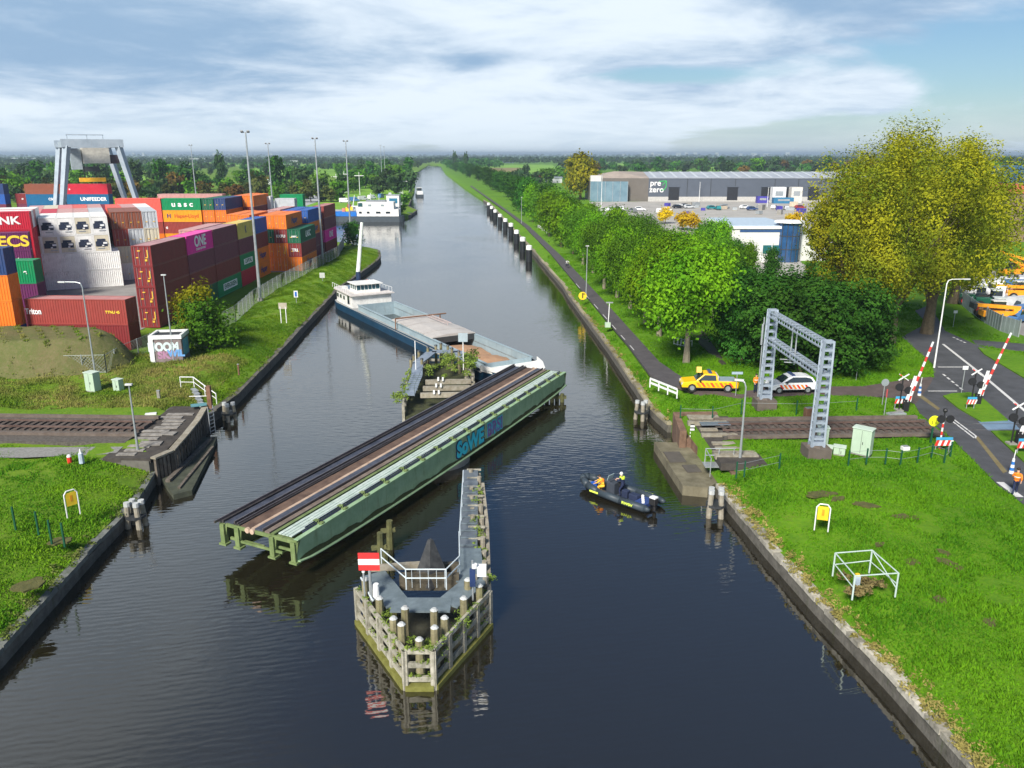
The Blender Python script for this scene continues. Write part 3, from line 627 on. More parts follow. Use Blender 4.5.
    for p_ in ((-4.9, 31.9), (-3.6, 31.9), (-2.6, 33.4), (-6.3, 34), (-1.7, 36.3), (-1.4, 37.6), (-2.2, 34.6)):
        for k in range(4): leafy(w, P(p_[0]+rg_.uniform(-.4, .4), p_[1]+rg_.uniform(-.3, .3), -.1), .32, 40, .08, rg_)
    s_ = w.build('weeds', mat('weed_leaves', (.08, .15, .015), .8, scale=1.5, col2=(.22, .30, .04)), t); s_['kind'] = 'stuff'
    return t
fender_pier()
def prohibition_sign():
    x, y = at(371, 596, .2); t = thing('no_entry_board', 'red board with a white band on a grey post on the pier tip', 'waterway sign', (x, y, .2))
    b = MB(); b.tube((0, 0, -.5), (0, 0, 1.6), .075); b.tube((-.32, .05, -.3), (-.32, .05, 1.3), .05); b.build('post', galv, t)
    b = MB(); b.box((0, -.06, 1.95), (1.05, .05, .95)); bd = b.build('board', red, t)
    b = MB(); b.box((0, -.095, 1.95), (1.05, .02, .31)); b.build('white_band', white, bd)
    b = MB(); b.ball((-.32, .05, 1.34), .09); b.build('post_cap', white, t)
    b = MB(); b.tube((.25, .1, -.2), (.25, .1, .62), .2, .15, 10); b.build('white_can', white, t)
prohibition_sign()
def small_navigation(label, x, y, z, h, parts):
    t = thing('navigation_light', label, 'navigation light', (x, y, z))
    b = MB(); b.tube((0, 0, 0), (0, 0, h), .05); b.build('post', galv, t)
    return t
x, y = at(473, 600, .1); t = small_navigation('short post with dark lamp housings beside the walkway bend on the fender pier', x, y, 0.1, 2.2, 0)
b = MB(); b.box((0, -.08, 1.3), (.28, .22, .9)); b.build('lamp_housing', mat('navy_box', (.02, .04, .12), .4), t); b = MB(); b.tube((.1, 0, 1.8), (.1, 0, 2.0), .14, .14, 10); b.box((.45, .1, 1.6), (.45, .4, .5)); b.build('lamp_cap', white, t)
for (u, v, lb) in ((416, 372, 'thin white pole on the left corner of the far fender nose'), (463.5, 370, 'pale square board on a pole on the far fender nose beside the barge')):
    x, y = at(u, v, .4); t = thing('sign_pole', lb, 'sign', (x, y, .4)); hh = 3.2 if u < 430 else 3.4
    b = MB(); b.tube((0, 0, 0), (0, 0, hh), .05); b.build('pole', white, t)
    if u > 430: b = MB(); b.box((0, -.05, hh), (.95, .05, .9)); b.build('board', mat('pale_grey_board', (.35, .42, .46), .5), t)

t = thing('support_posts', 'dark timber posts standing in the water under the far end of the bridge', 'support', (*at(551, 402, WZ), WZ), 0)
for k in range(5): b = MB(); b.tube((-.9+.5*k, .25*(k % 2), -2), (-.9+.5*k, .25*(k % 2), .85), .22, .2, 8); b.build('post', MATS['slimy_post'], t)
b = MB(); b.bar((-1.3, 0, .5), (1.5, 0, .5), .3, .3); b.build('cross_beam', MATS['slimy_post'], t)
# ---------------- container yard
sheet('yard_pavement', [(-47.2, 98), (-47.2, 150), (-41.2, 151.5), (-43.2, 198), (-60, 208), (-150, 292), (-900, 292), (-900, 84.5), (-62, 84.5), (-58, 90), (-49, 92)], YARD, .03)
gs = mat('yard_lane_line', (.45, .45, .43), .7)
CC = {}
def cpaint(name, c, streak=.35): CC[name] = mat('container_'+name.replace(' ', '_'), c, .5, scale=.8, var=.10, streak=streak, patch=(.16, .09, .06))
for n_, c_ in (('dark maroon', (.22, .028, .030)), ('plum', (.175, .035, .065)), ('brick red', (.30, .05, .04)), ('brown', (.24, .075, .04)), ('orange', (.78, .19, .015)), ('bright magenta', (.78, .012, .32)),
               ('green', (.0, .24, .085)), ('dark green', (.005, .115, .055)), ('yellow', (.68, .52, .12)), ('navy blue', (.02, .05, .16)), ('blue', (.02, .10, .38)), ('teal blue', (.005, .12, .26)), ('crimson', (.52, .015, .04)), ('coral red', (.72, .12, .09)),
               ('white', (.80, .80, .78)), ('pale grey', (.50, .53, .56)), ('cream', (.62, .57, .44)), ('amber', (.85, .34, .015)), ('purple', (.13, .02, .10)), ('pink', (.66, .22, .22)), ('faded pink', (.56, .30, .28)), ('steel blue', (.24, .34, .42))): cpaint(n_, c_)
ROOFS = {'dark maroon': (.42, .24, .25), 'plum': (.40, .24, .26), 'brick red': (.44, .2, .19), 'bright magenta': (.75, .10, .40)}  # roofs get a paler colour than the sides of the same box
RM = {k: mat('paler_roof_'+k.replace(' ', '_'), v, .7, scale=.6, streak=.3) for k, v in ROOFS.items()}
lockm = mat('yellow_mark', (.8, .5, .05), .6)
_cm = {}
def corrug(mb, x, y0, y1, z0, z1, sgn, axis='y', per=.30, dp=.045):
    n = max(1, round((y1-y0)/per)); p = []
    for i in range(n):
        a = y0+(y1-y0)*i/n; w = (y1-y0)/n
        p += [(a, 0), (a+w*.35, 0), (a+w*.5, -dp), (a+w*.85, -dp)]
    p.append((y1, 0)); k = len(mb.v); m = len(p)
    for z in (z0, z1):
        for q, dd in p: mb.v.append((x+sgn*dd, q, z) if axis == 'y' else (q, x+sgn*dd, z))
    for i in range(m-1):
        f = (k+i, k+i+1, k+m+i+1, k+m+i)
        flip = (sgn < 0) if axis == 'y' else (sgn > 0)
        mb.f.append(f[::-1] if flip else f); mb.mi.append(mb.m)
def cont_meshes(L, hh, col):
    k = (L, hh, col)
    if k in _cm: return _cm[k]
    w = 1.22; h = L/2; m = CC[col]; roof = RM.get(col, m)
    b = MB()
    for s_ in (-1, 1): corrug(b, s_*(w-.01), -h+.1, h-.1, .12, hh-.1, s_)
    corrug(b, h-.03, -w+.1, w-.1, .12, hh-.1, 1, axis='x')
    b.m = 1
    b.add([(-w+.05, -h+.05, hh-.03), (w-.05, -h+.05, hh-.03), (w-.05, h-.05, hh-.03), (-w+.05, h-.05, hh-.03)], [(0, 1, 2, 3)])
    b.m = 0; b.add([(-w+.05, -h+.05, .1), (w-.05, -h+.05, .1), (w-.05, h-.05, .1), (-w+.05, h-.05, .1)], [(3, 2, 1, 0)])
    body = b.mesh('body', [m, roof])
    f = MB()
    for sx_ in (-1, 1):
        for sy in (-1, 1): f.box((sx_*(w-.07), sy*(h-.08), hh/2), (.16, .17, hh-.01))
        f.box((sx_*(w-.05), 0, .08), (.11, L-.3, .15)); f.box((sx_*(w-.04), 0, hh-.055), (.09, L-.3, .1))
    for sy in (-1, 1): f.box((0, sy*(h-.06), .08), (2*w-.3, .11, .15)); f.box((0, sy*(h-.06), hh-.07), (2*w-.3, .11, .13))
    fr = f.mesh('frame', m)
    doors = []
    for s_ in (-1, 1):
        d = MB(); corrug(d, -h+.07, *sorted((s_*.01, s_*(w-.15))), .16, hh-.14, -1, axis='x', per=.5, dp=.03)
        doors.append(d.mesh('door', m))
    lb = MB()
    for x in (-.85, -.35, .35, .85):
        lb.tube((x, -h+.03, .12), (x, -h+.03, hh-.12), .022, n=5, cap=False)
    lb.m = 1
    for x in (-.6, .6): lb.box((x, -h+.03, 1.1), (.3, .03, .12))
    bars = lb.mesh('locking_bars', [galv, lockm])
    _cm[k] = (body, fr, doors, bars); return _cm[k]
def container(loc, rz, L, hh, col, label, group, txt=None, reefer=False):
    body, fr, doors, bars = cont_meshes(L, hh, col)
    t = thing('shipping_container', label, 'container', loc, rz, group)
    link('body', body, t); link('frame', fr, t)
    if reefer:
        b = MB(); b.box((0, -L/2+.03, hh*.5), (2.1, .06, hh-.35)); b.build('end_panel', CC['cream'] if rnd.random() < .4 else CC['white'], t)
        b = MB(); b.box((-.1, -L/2-.03, hh*.46), (1.7, .08, .8)); b.box((-.1, -L/2-.03, hh*.68), (1.2, .08, .35)); b.tube((-.45, -L/2-.02, hh*.5), (-.45, -L/2-.1, hh*.5), .48, n=12); u_ = b.build('cooling_unit', mat('dark_grille', (.02, .03, .06), .6), t)
        b = MB(); b.box((.45+rnd.uniform(-.1, .1), -L/2-.12, hh*.5), (.6, .03, .3)); b.box((.1, -L/2-.12, hh*.36), (.3, .03, .2)); b.build('label_plate', white, u_)
        b = MB(); b.box((rnd.uniform(-.4, .4), -L/2-.02, hh*.2), (1.0, .06, .16)); b.build('label_plate', galv, t)
    else:
        for d in doors: link('door', d, t)
        link('locking_bars', bars, t)
    if txt: txt(t, L, hh)
    return t
W_ = mat('white_lettering', (.82, .82, .82), .5, var=.04); DB = mat('navy_lettering', (.02, .03, .18), .5); YL = mat('yellow_lettering', (.85, .62, .05), .5)
def T(s_, size=1.2, m=W_, face='+x', dy=0, dzv=0, sx=1, bold=.03, side=1.235):
    def f(t, L, hh):
        if face == '+x': loc = (side, dy, hh/2+dzv)
        elif face == '-x': loc = (-side, dy, hh/2+dzv)
        else: loc = (dy, -L/2-.02, hh/2+dzv)
        lettering(t, s_, size, m, loc, face, bold=bold, sx=sx, depth=.004)
    return f
def panel(s_, size, m, pm, w_, h_, dy=0, face='+x', sx=1):
    def f(t, L, hh):
        b = MB(); b.box((1.235, dy, hh/2), (.02, w_, h_)) if face == '+x' else b.box((-1.235, dy, hh/2), (.02, w_, h_))
        b.build('logo_panel', pm, t); lettering(t, s_, size, m, (1.25 if face == '+x' else -1.25, dy, hh/2), face, sx=sx, depth=.004, bold=.03)
    return f
def both(*fs):
    def f(t, L, hh):
        for q in fs: q(t, L, hh)
    return f
def marks(face='-y'):
    def f(t, L, hh):
        for dx_, z_, w_, h_ in ((.75, hh*.62, .12, .9), (.5, hh*.3, .3, .25), (-.3, hh*.75, .35, .12)):
            b = MB(); b.box((dx_, -L/2-.01, z_), (w_, .02, h_)); b.build('stencil', lockm, t)
    return f
ORD = {1: ['only'], 2: ['bottom', 'top'], 3: ['bottom', 'middle', 'top'], 4: ['bottom', 'second', 'third', 'top'], 5: ['bottom', 'second', 'third', 'fourth', 'top']}
def lab(q):
    if len(q.split()) > 16: print('LONG', q)
    return q
def stack(desc, loc, rz, L, hh, items, group, z0=0, reefer=()):
    n = len(items)
    for i, it in enumerate(items):
        if it is None: continue
        col, txt = it if isinstance(it, tuple) else (it, None)
        container((loc[0], loc[1], .035+z0+i*(hh+.015)), rz, L, hh, col, lab(f'{col} container, {ORD[n][i]} of {desc}'), group, txt, reefer=i in reefer)
GA = 'containers stacked in the row along the canal side'
x = -46.5
def rowA(desc, y0, y1, items, x=x): stack(desc, (x, (y0+y1)/2), 0, round(y1-y0-.12, 2), 2.6, items, GA)
rowA('the nearest corner stack by the bush', 100.4, 111.6, [('dark maroon', marks()), ('dark maroon', marks()), ('dark maroon', marks()), ('dark maroon', marks())])
rowA('the stack topped by magenta', 111.8, 121.8, ['dark green', 'dark maroon', 'plum', ('bright magenta', both(T('ONE', 2.1, dzv=.2), T('OCEAN NETWORK', .42, dzv=-.85)))])
rowA('the plum stack right of magenta', 122.0, 133.0, [('green', panel('EVERGREEN', .95, CC['dark green'], W_, 6.4, 1.1, sx=1.1)), 'dark maroon', 'plum', 'plum'])
rowA('the stack under the yellow box', 133.2, 141.3, ['crimson', ('green', panel('CAPITAL', .9, CC['dark green'], W_, 4.6, .95)), 'plum', ('yellow', T('K', 1.6, DB, sx=.7))])
rowA('the blue topped stack by the mast', 141.5, 149.5, [('orange', T('Hapag', 1.5, DB)), ('orange', T('Hapag', 1.5, DB)), 'dark maroon', 'blue'])
# the wider block with its ends toward the camera
BX = [-45.1, -42.6, -40.1-.0]
def blk(col, desc, items, y0=152.2, L=11.8): stack(desc, (col, y0+L/2), 0, L, 2.6, items, 'containers in the orange block with ends towards the camera')
HL = T('Hapag', 1.7, DB, dzv=0)
blk(-46.2, 'the left column of the orange block', ['orange', 'orange', 'dark green', 'orange'])
blk(-43.7, 'the middle column of the orange block', ['orange', ('orange', marks()), ('dark maroon', T('KKFU', .7, face='-y')), ('orange', HL)])
blk(-41.2, 'the right column of the orange block', [('orange', HL), ('dark maroon', T('TRI', .8, face='-y')), ('dark green', both(T('UASC', 1.6), T('uasc', .6, face='-y'))), None])
stack('the stack behind the orange block', (-42.9, 171.5), 0, 11.8, 2.6, ['plum', 'plum', ('orange', HL), 'blue'], GA)
stack('the farthest stack near the moored boats', (-42.6, 184.5), 0, 11.8, 2.6, ['dark maroon', ('bright magenta', T('ONE', 1.8)), 'plum', 'brick red'], GA)
stack('the left-hand stack behind the orange block', (-45.5, 171.5), 0, 11.8, 2.6, ['plum', 'plum', 'orange', 'blue'], GA)
stack('the low stack of tops left of the blue box', (-50.5, 158), 0, 11.8, 2.6, ['plum', 'brown', 'brown', 'orange'], GA)
stack('the second stack of tops left of the blue box', (-53.2, 160), 0, 11.8, 2.6, ['plum', 'brown', 'orange', 'orange'], GA)
stack('the pink topped stack beside the long white box', (-49.0, 173), 0, 11.8, 2.6, ['plum', 'brown', 'brown', 'faded pink'], GA)
# second row behind the corner stacks
stack('the stack hidden behind the corner stack', (-49.2, 128), 0, 11.8, 2.6, ['brown', 'plum', 'dark maroon', 'faded pink'], GA)
# block with reefers, turned
a = R(28); e1 = Vector((math.cos(a), math.sin(a))); e2 = Vector((-e1.y, e1.x)); O = Vector((-76.0, 129.2))
GR = 'containers in the turned block with white refrigerated boxes'
def tp(i, j): q = O+e1*i+e2*j; return (q.x, q.y)
# long white boxes, long side towards the camera (their length runs along e1)
for j in range(5):
    stack('the long white pair below the refrigerated boxes' if j == 0 else f'long pair number {j} behind the white pair', tp(5.6, 1.25+2.5*j), a-math.pi/2, 11.6, 2.9, ['white', 'white'] if j == 0 else ['plum', 'white'], GR)
for i in range(5):
    w5 = ['leftmost', 'second', 'middle', 'fourth', 'rightmost'][i]
    dsc = 'the %s refrigerated column in the white block' % ['leftmost', 'second', 'middle', 'fourth', 'rightmost'][i]
    container((*tp(-.9+2.48*i, 6.1), 5.87), a, 12.0, 2.88, 'white', f'white refrigerated container, lower one of {dsc}', GR, reefer=True)
    if i: container((*tp(-.9+2.48*i, 6.1), 8.77), a, 12.0, 2.88, 'white', f'white refrigerated container, upper one of {dsc}', GR, reefer=True)
    stack(f'the {w5} column just behind the white block', tp(-.9+2.48*i, 18.6), a, 12.0, 2.9, ['plum', 'plum', 'plum', ['pink', 'crimson', 'faded pink', 'faded pink', 'pale grey'][i]], GR)
    stack(f'the {w5} column farther behind the white block', tp(-.9+2.48*i, 31.1), a, 12.0, 2.9, ['plum', 'plum', 'plum', ['faded pink', 'cream', 'pink', 'coral red', 'faded pink'][i]], GR)
stack('the narrow brown column left of the refrigerated ones', tp(-1.4, 10.5), a, 12.0, 2.9, ['plum', 'plum', 'plum', ('brown', marks())], GR)
stack('the cream column beside the red wall of boxes', tp(-3.7, 9.5), a, 12.0, 2.9, ['white', 'cream', 'cream', 'white'], GR, reefer=(3,))
for i, its in enumerate((['white', 'cream', 'brick red', 'brown'], ['white', 'pale grey', 'pale grey', 'brown'], ['pale grey', 'pale grey', 'cream', 'pale grey'])):
    stack('the %s column right of the refrigerated block' % ['first', 'second', 'third'][i], tp(12.2+2.48*i, 12.4), a, 12.0, 2.95, its, GR)
    stack('the %s column behind the brown ends' % ['first', 'second', 'third'][i], tp(12.2+2.48*i, 25), a, 12.0, 2.95, ['plum', 'plum', 'brown', ['coral red', 'faded pink', 'white'][i]], GR)
# left wall of boxes with long sides to the camera
GL = 'containers with long sides to the camera at the left edge'
def lw(desc, right, items, hh=2.9, L=12.0, ang=24):
    # the right end of the near face stands at "right"
    b = R(ang); d1 = Vector((math.cos(b), math.sin(b))); d2 = Vector((-d1.y, d1.x)); c = Vector(right)-d1*L/2+d2*1.22
    stack(desc, (c.x, c.y), b-math.pi/2, L, hh, items, GL)
ECS = T('ECS', 1.9, YL, face='+x', dy=3.6, sx=1.15)
lw('the purple wall left of the white boxes', (-71.0, 118.2), ['purple', ('purple', T('ECS', 2.0, YL, dy=4.2)), ('purple', T('seacontainers', .8, dy=3.6)), ('purple', T('ECS', 2.2, YL, dy=4.0, sx=1.1))], hh=2.6)
lw('the red wall behind the purple boxes', (-73.4, 123.4), ['purple', 'crimson', 'crimson', 'crimson', ('crimson', T('ANK', 1.6, dy=2.6, sx=1.2))], hh=2.6)
for k, c_ in enumerate(('pink', 'faded pink', 'pale grey', 'white')):
    pass
for k in range(4):
    d1 = Vector((math.cos(R(24)), math.sin(R(24)))); d2 = Vector((-d1.y, d1.x)); q = Vector((-73.4, 123.4))+d2*2.55*(k+1)
    lw(f'the {["first", "second", "third", "fourth"][k]} white roofed row behind the red wall', (q.x, q.y), ['purple', 'crimson', 'crimson', 'crimson', 'white' if k != 1 else 'faded pink'], hh=2.6)
lw('the nearest stack at the left edge', (-55.2, 86.9), ['blue', 'orange', 'orange', ('navy blue', T('|||||', 1.1, W_, dy=2.6))], L=12.0, ang=7)
lw('the green topped stack behind the orange boxes', (-59.7, 99.5), ['plum', 'purple', ('green', T('e', .9, dy=4.9))], L=12.0, ang=9)
# the single red box on the mound's far side
lw('the pair behind the grass mound', (-43.3, 88.1), ['dark maroon', ('brick red', both(T('Triton', .9, dy=-5.0, sx=.8), T('TTNU 45', .42, YL, dy=4.2)))], L=11.6, ang=-3)
# wall with the green uasc box
GB = 'containers in the long wall behind the yard road'
def bw(desc, x0, x1, y, items, hh=2.6, ang=0): stack(desc, ((x0+x1)/2, y), R(ang)-math.pi/2, round(x1-x0-.15, 2), hh, items, GB)
bw('the coral red column of the back wall', -85.2, -75.3, 176, ['orange', 'orange', 'brick red', 'coral red', ('coral red', T('o', .5, dy=-4.3))], 2.45)
bw('the green and amber column of the back wall', -75.2, -66.8, 176, ['plum', 'amber', ('brick red', T('ti', .8, dy=-3.6)), ('amber', both(T('Hapag-Lloyd', 1.05, mat('rust_lettering', (.55, .12, .02), .5), dy=.9), T('H', 1.2, DB, dy=-2.9))), ('green', T('u a s c', 1.5, sx=1.2, dy=.2))], 2.45)
def endcol(desc, xx, yy, items, hh=2.45): stack(desc, (xx, yy+6), 0, 12, hh, items, GB)
endcol('the dark green end column of the back wall', -65.4, 175, ['plum', 'plum', 'brown', 'orange', 'dark green']); endcol('the navy end column of the back wall', -62.9, 175.2, ['plum', 'plum', 'brown', 'orange', 'navy blue'])
endcol('the orange end column of the back wall', -62.8, 188, ['plum', 'plum', 'brown', 'dark maroon', 'orange']); endcol('the last orange end column of the back wall', -60.3, 186.2, ['plum', 'plum', 'brown', 'dark maroon', 'orange'])
bw('the long white pile beside the green roofs', -69.3, -58.2, 198, ['plum', 'brown', 'brown', ('white', T('MAERSK', 1.5, DB, dy=.6)) ], 2.9)
bw('the brown pile before the long white box', -60.6, -51.5, 182, ['plum', 'brown', 'brown', 'brick red'], 2.3)
bw('the pale pile right of the long white box', -57.9, -53.0, 200, ['plum', 'brown', 'brown', 'pale grey'], 2.75); bw('the green roofed pile near the yard corner', -60.0, -54.0, 212, ['plum', 'green', 'green', 'green'], 2.85)
bw('the pink roofed row behind the back wall', -82, -66.9, 190, ['plum', 'plum', 'plum', 'plum', 'faded pink'], 2.5)
# far piles beneath the gantry crane
bw('the far blue pile at the left edge', -156, -139.6, 226, ['navy blue', 'navy blue', 'plum', 'blue', ('navy blue', T('__', 2.5, dy=3, dzv=.8))], 2.7)
bw('the dark far pile left of the rust red one', -138.6, -131.6, 229, ['plum', 'plum', 'plum', ('dark maroon', T('o', .9, dy=-1.5))], 2.7)
bw('the rust red far pile left of the crane legs', -133.9, -123.3, 226, ['plum', 'plum', 'teal blue', ('teal blue', T('CSCL', .9, dy=2)), 'brown'], 2.7)
bw('the crimson far pile between the crane legs', -122.8, -111.0, 226, ['plum', 'plum', 'plum', ('teal blue', T('UNIFEEDER', 1.3, dy=1.6, sx=1.1)), ('crimson', T('o', .7, dy=-4.6))], 2.7)
# ---------------- gantry crane
def crane():
    t = thing('gantry_crane', 'tall grey gantry crane over the container stacks with yellow spreader', 'crane', (-109.9, 205, 0), R(32))
    gm = mat('crane_grey', (.30, .36, .42), .5, .1, scale=.5, col2=(.42, .48, .54), streak=.2); w, dp, h_ = 11.6, 25, 25.0
    for y in (0, dp):
        for s_ in (-1, 1):
            x = w/2+s_*w/2; b = MB(); b.tube((x+s_*4.6, y, 0), (x, y, h_-1.5), .62, .95, 4); b.build('leg', gm, t)
        b = MB(); b.box((w/2, y, h_-.9), (w+2.4, 1.5, 1.9)); b.build('portal_beam', gm, t)
    for s_ in (-1, 1): b = MB(); b.box((w/2+s_*(w/2-.2), dp/2, h_-1.1), (1.3, dp, 1.5)); b.build('main_girder', gm, t); b = MB(); b.box((w/2+s_*(w/2+4.6), dp/2, .9), (1.4, dp+4, 1.2)); b.build('travel_bogie', gm, t)
    b = MB(); b.box((w/2+.8, 6, h_-3.9), (6.2, 5, 3.8)); b.build('machine_house', mat('crane_white', (.60, .58, .52), .6), t)
    b = MB(); b.box((w/2-3.8, 6, h_-4.7), (2.4, 3, 5.2)); b.build('drivers_cab', mat('crane_cab', (.30, .35, .38), .4), t)
    b = MB(); b.box((w/2+4.4, 6.5, h_-4.8), (3.4, 4, 2.2)); b.build('trolley_end', mat('crane_dark', (.07, .05, .06), .6), t)
    b = MB()
    for x in (-1.8, -1, 1, 1.8): b.tube((w/2+x*.8-.6, 6, h_-6), (w/2+x-.6, 6, h_-9.4), .07, n=4)
    b.build('hoist_ropes', dsteel, t)
    b = MB(); b.box((w/2-.6, 6, h_-7.2), (3.6, 2.4, 1.2)); b.build('rope_block', dsteel, t)
    b = MB(); b.box((w/2-.6, 6, h_-9.9), (6.0, 2.3, 1.0)); b.build('spreader', mat('spreader_yellow', (.80, .42, .02), .5), t)
    b = MB(); b.bar((.2, 1, h_+1.1), (w-3, 1, h_+1.1), .25); b.build('top_rail', gm, t)
    for x in (.4, w/2-1, w-3.2): b = MB(); b.tube((x, 1, h_), (x, 1, h_+1.1), .1, n=5); b.build('rail_post', gm, t)
crane()
# ---------------- light masts
def mast(label, loc, h_=24.5):
    t = thing('light_mast', label, 'light mast', loc, 0, 'tall light masts around the container yard')
    b = MB(); b.tube((0, 0, 0), (0, 0, h_), .26, .11, 8); b.build('pole', galv, t)
    b = MB(); b.bar((-.55, 0, h_), (.55, 0, h_), .12); b.build('crossbar', galv, t)
    for x_ in (-.45, .45): b = MB(); b.box((x_, -.2, h_+.1), (.35, .4, .2), rx=-.5); b.build('floodlight', mat('floodlight_grey', (.15, .16, .17), .4), t)
    b = MB(); b.tube((0, 0, 0), (0, 0, .5), .5, .4, 8); b.build('footing', concrete, t)
    return t
mast('tall light mast standing in front of the blue container by the fence', (-38.3, 119.9, 0))
mast('tall light mast beside the orange block of containers', (-40.3, 170.2, 0))
mast('tall light mast near the harbour mouth left of the cream ship mast', (-40.3, 203, 0)) if False else mast('tall light mast at the canal corner left of the barge mast', (-41.0, 205, 0))
mast('distant light mast, left one of the close pair by the canal', (-88, 556, 0), 27); mast('distant light mast, right one of the close pair by the canal', (-84.5, 548, 0), 26)
mast('light mast behind the long white container', (-62.3, 212, 0), 24); mast('light mast left of the green roofed containers far back in the yard', (-116, 300, 0), 24.5)
# ---------------- cargo barge
def barge():
    c0 = Vector((-26.2, 128.6)); c1 = Vector((2.7, 78.9)); d = (c1-c0); L = d.length; ang = math.atan2(d.y, d.x)
    t = thing('cargo_barge', 'long dark blue cargo barge with open sand hold and white stern house behind bridge', 'cargo ship', (c0.x, c0.y, WZ), ang)
    HB = mat('barge_blue', (.006, .035, .075), .4, scale=.4, col2=(.012, .06, .12), streak=.2); WH = mat('ship_white', (.74, .74, .72), .45, streak=.3, patch=(.4, .33, .25)); LG = mat('light_blue_grey_coaming', (.22, .30, .35), .5, scale=.5, col2=(.33, .42, .46), streak=.3)
    DK = mat('grey_deck', (.30, .31, .31), .6, scale=.8, streak=.4)
    t.scale = (1, 1, .88); w = 3.6
    st = [(0, 2.3), (1.2, 3.2), (3.5, w), (L-7, w), (L-4, 3.0), (L-1.6, 1.8), (L, .25)]
    def outline(k=1.0): return [(x, -y*k) for x, y in st]+[(x, y*k) for x, y in reversed(st)]
    b = MB(); n = len(outline()); vs = [(x, y*.93, -1.2) for x, y in outline()]+[(x, y, 1.25 if x < L-7 else 1.6) for x, y in outline()]
    b.add(vs, [(i, (i+1) % n, n+(i+1) % n, n+i) for i in range(n)]+[tuple(range(n))[::-1]]); b.build('hull', HB, t)
    b = MB(); dk = [(x, y*.99) for x, y in outline()]; b.prism([p for p in dk if p[0] <= 12.2]+[], 1.12, 1.22) if False else None
    # side decks and hold walls
    hx0, hx1, hw = 11.5, L-6.0, 2.75
    b = MB()
    for s_ in (-1, 1): b.b2(hx0, hx1, s_*hw, s_*(w-.02), 1.12, 1.24)
    b.prism([(0.05, -2.2), (1.2, -3.15), (3.5, -w+.03), (hx0, -w+.03), (hx0, w-.03), (3.5, w-.03), (1.2, 3.15), (.05, 2.2)], 1.12, 1.25)
    b.build('deck', DK, t)
    b = MB(); b.prism([(hx1, -w+.05), (L-4, -2.95), (L-1.6, -1.75), (L-.05, -.2), (L-.05, .2), (L-1.6, 1.75), (L-4, 2.95), (hx1, w-.05)], 1.3, 1.62); b.build('foredeck', WH, t)
    b = MB(); r_ = [(hx1, -w), (L-4, -3.0), (L-1.6, -1.8), (L, -.1), (L, .1), (L-1.6, 1.8), (L-4, 3.0), (hx1, w)]
    for p, q in zip(r_, r_[1:]): b.bar((*p, 1.85), (*q, 1.85), .12, .5)
    b.build('bulwark', WH, t)
    b = MB()
    for s_ in (-1, 1): b.b2(hx0, hx1, s_*hw, s_*(hw+.14), -.4, 2.15); b.b2(hx0, hx1, s_*(hw-.04), s_*(hw+.30), 2.15, 2.22)
    b.b2(hx0-.1, hx0+.1, -hw, hw, -.4, 2.15); b.b2(hx1-.1, hx1+.1, -hw, hw, -.4, 2.15); b.build('hold_coaming', LG, t)
    b = MB(); b.b2(hx0, hx1, -hw, hw, -.6, -.45); b.build('hold_floor', mat('hold_floor', (.16, .13, .11), .8), t)
    SD = mat('brown_sand', (.30, .17, .10), .95, scale=1.0, col2=(.42, .26, .16), bump=.6)
    for (x, y, rx, h_) in ((hx0+9.5, -.2, 4.2, 1.5), (hx1-11.5, .3, 6, 1.7), (hx1-5.2, -.3, 5.5, 1.9)):
        b = MB(); nx, ny = 16, 12; vs = []
        for j in range(ny+1):
            for i in range(nx+1):
                X = -1+2*i/nx; Y_ = -1+2*j/ny; hh = h_*max(0, 1-abs(X)**1.5)*(1-.35*Y_*Y_)+.06*math.sin(i*2.3+j*1.7)
                vs.append((x+X*rx, Y_*(hw-.06), -.45+hh))
        b.add(vs, [(j*(nx+1)+i, j*(nx+1)+i+1, (j+1)*(nx+1)+i+1, (j+1)*(nx+1)+i) for j in range(ny) for i in range(nx)]); b.build('sand_heap', SD, t, smooth=True)
    # hatch covers stacked over the middle of the hold
    hc = mat('pale_hatch', (.42, .39, .37), .5, scale=.5, col2=(.52, .49, .46), streak=.35)
    n = 5; x0, x1 = hx0+13.5, hx1-13.5
    for i in range(n):
        a_, b_ = x0+(x1-x0)*i/n, x0+(x1-x0)*(i+1)/n-.06; k = .04*(i % 2)
        b = MB(); b.extr([(-hw-.2, 2.22+k), (-hw-.2, 2.38+k), (-1.2, 2.62+k), (1.2, 2.62+k), (hw+.2, 2.38+k), (hw+.2, 2.22+k)], a_, b_); b.build('hatch_cover', hc, t)
    b = MB(); b.b2(x1-.1, x1+.05, -hw-.1, hw+.1, 1.5, 2.3); b.build('cover_end_plate', dsteel, t)
    for gx in (x0+2.0,):
        b = MB()
        for s_ in (-1, 1): b.tube((gx, s_*(hw+.5), 1.25), (gx, s_*(hw+.5), 2.9), .09)
        b.tube((gx, -hw-.5, 2.9), (gx, hw+1.4, 2.9), .11); b.build('hatch_gantry', rust, t)
    b = MB()
    for i in range(7): b.tube((gx+1+i*.8, 1.1, 2.95), (gx+1+i*.8, 1.9, 2.95), .04, n=4)
    for y_ in (1.1, 1.9): b.tube((gx+.4, y_, 2.95), (gx+6.3, y_, 2.95), .05, n=4)
    for q in (gx+.6, gx+6): b.tube((q, 1.5, 2.5), (q, 1.5, 2.95), .05, n=4)
    b.build('gangway_ladder', mat('pinkish_ladder', (.45, .35, .33), .5), t)
    # stern house
    hs = MB(); hs.prism([(.7, -2.3), (1.8, -2.95), (9.6, -3.15), (9.6, 3.15), (1.8, 2.95), (.7, 2.3)], 1.25, 3.35); h_ = hs.build('stern_house', WH, t)
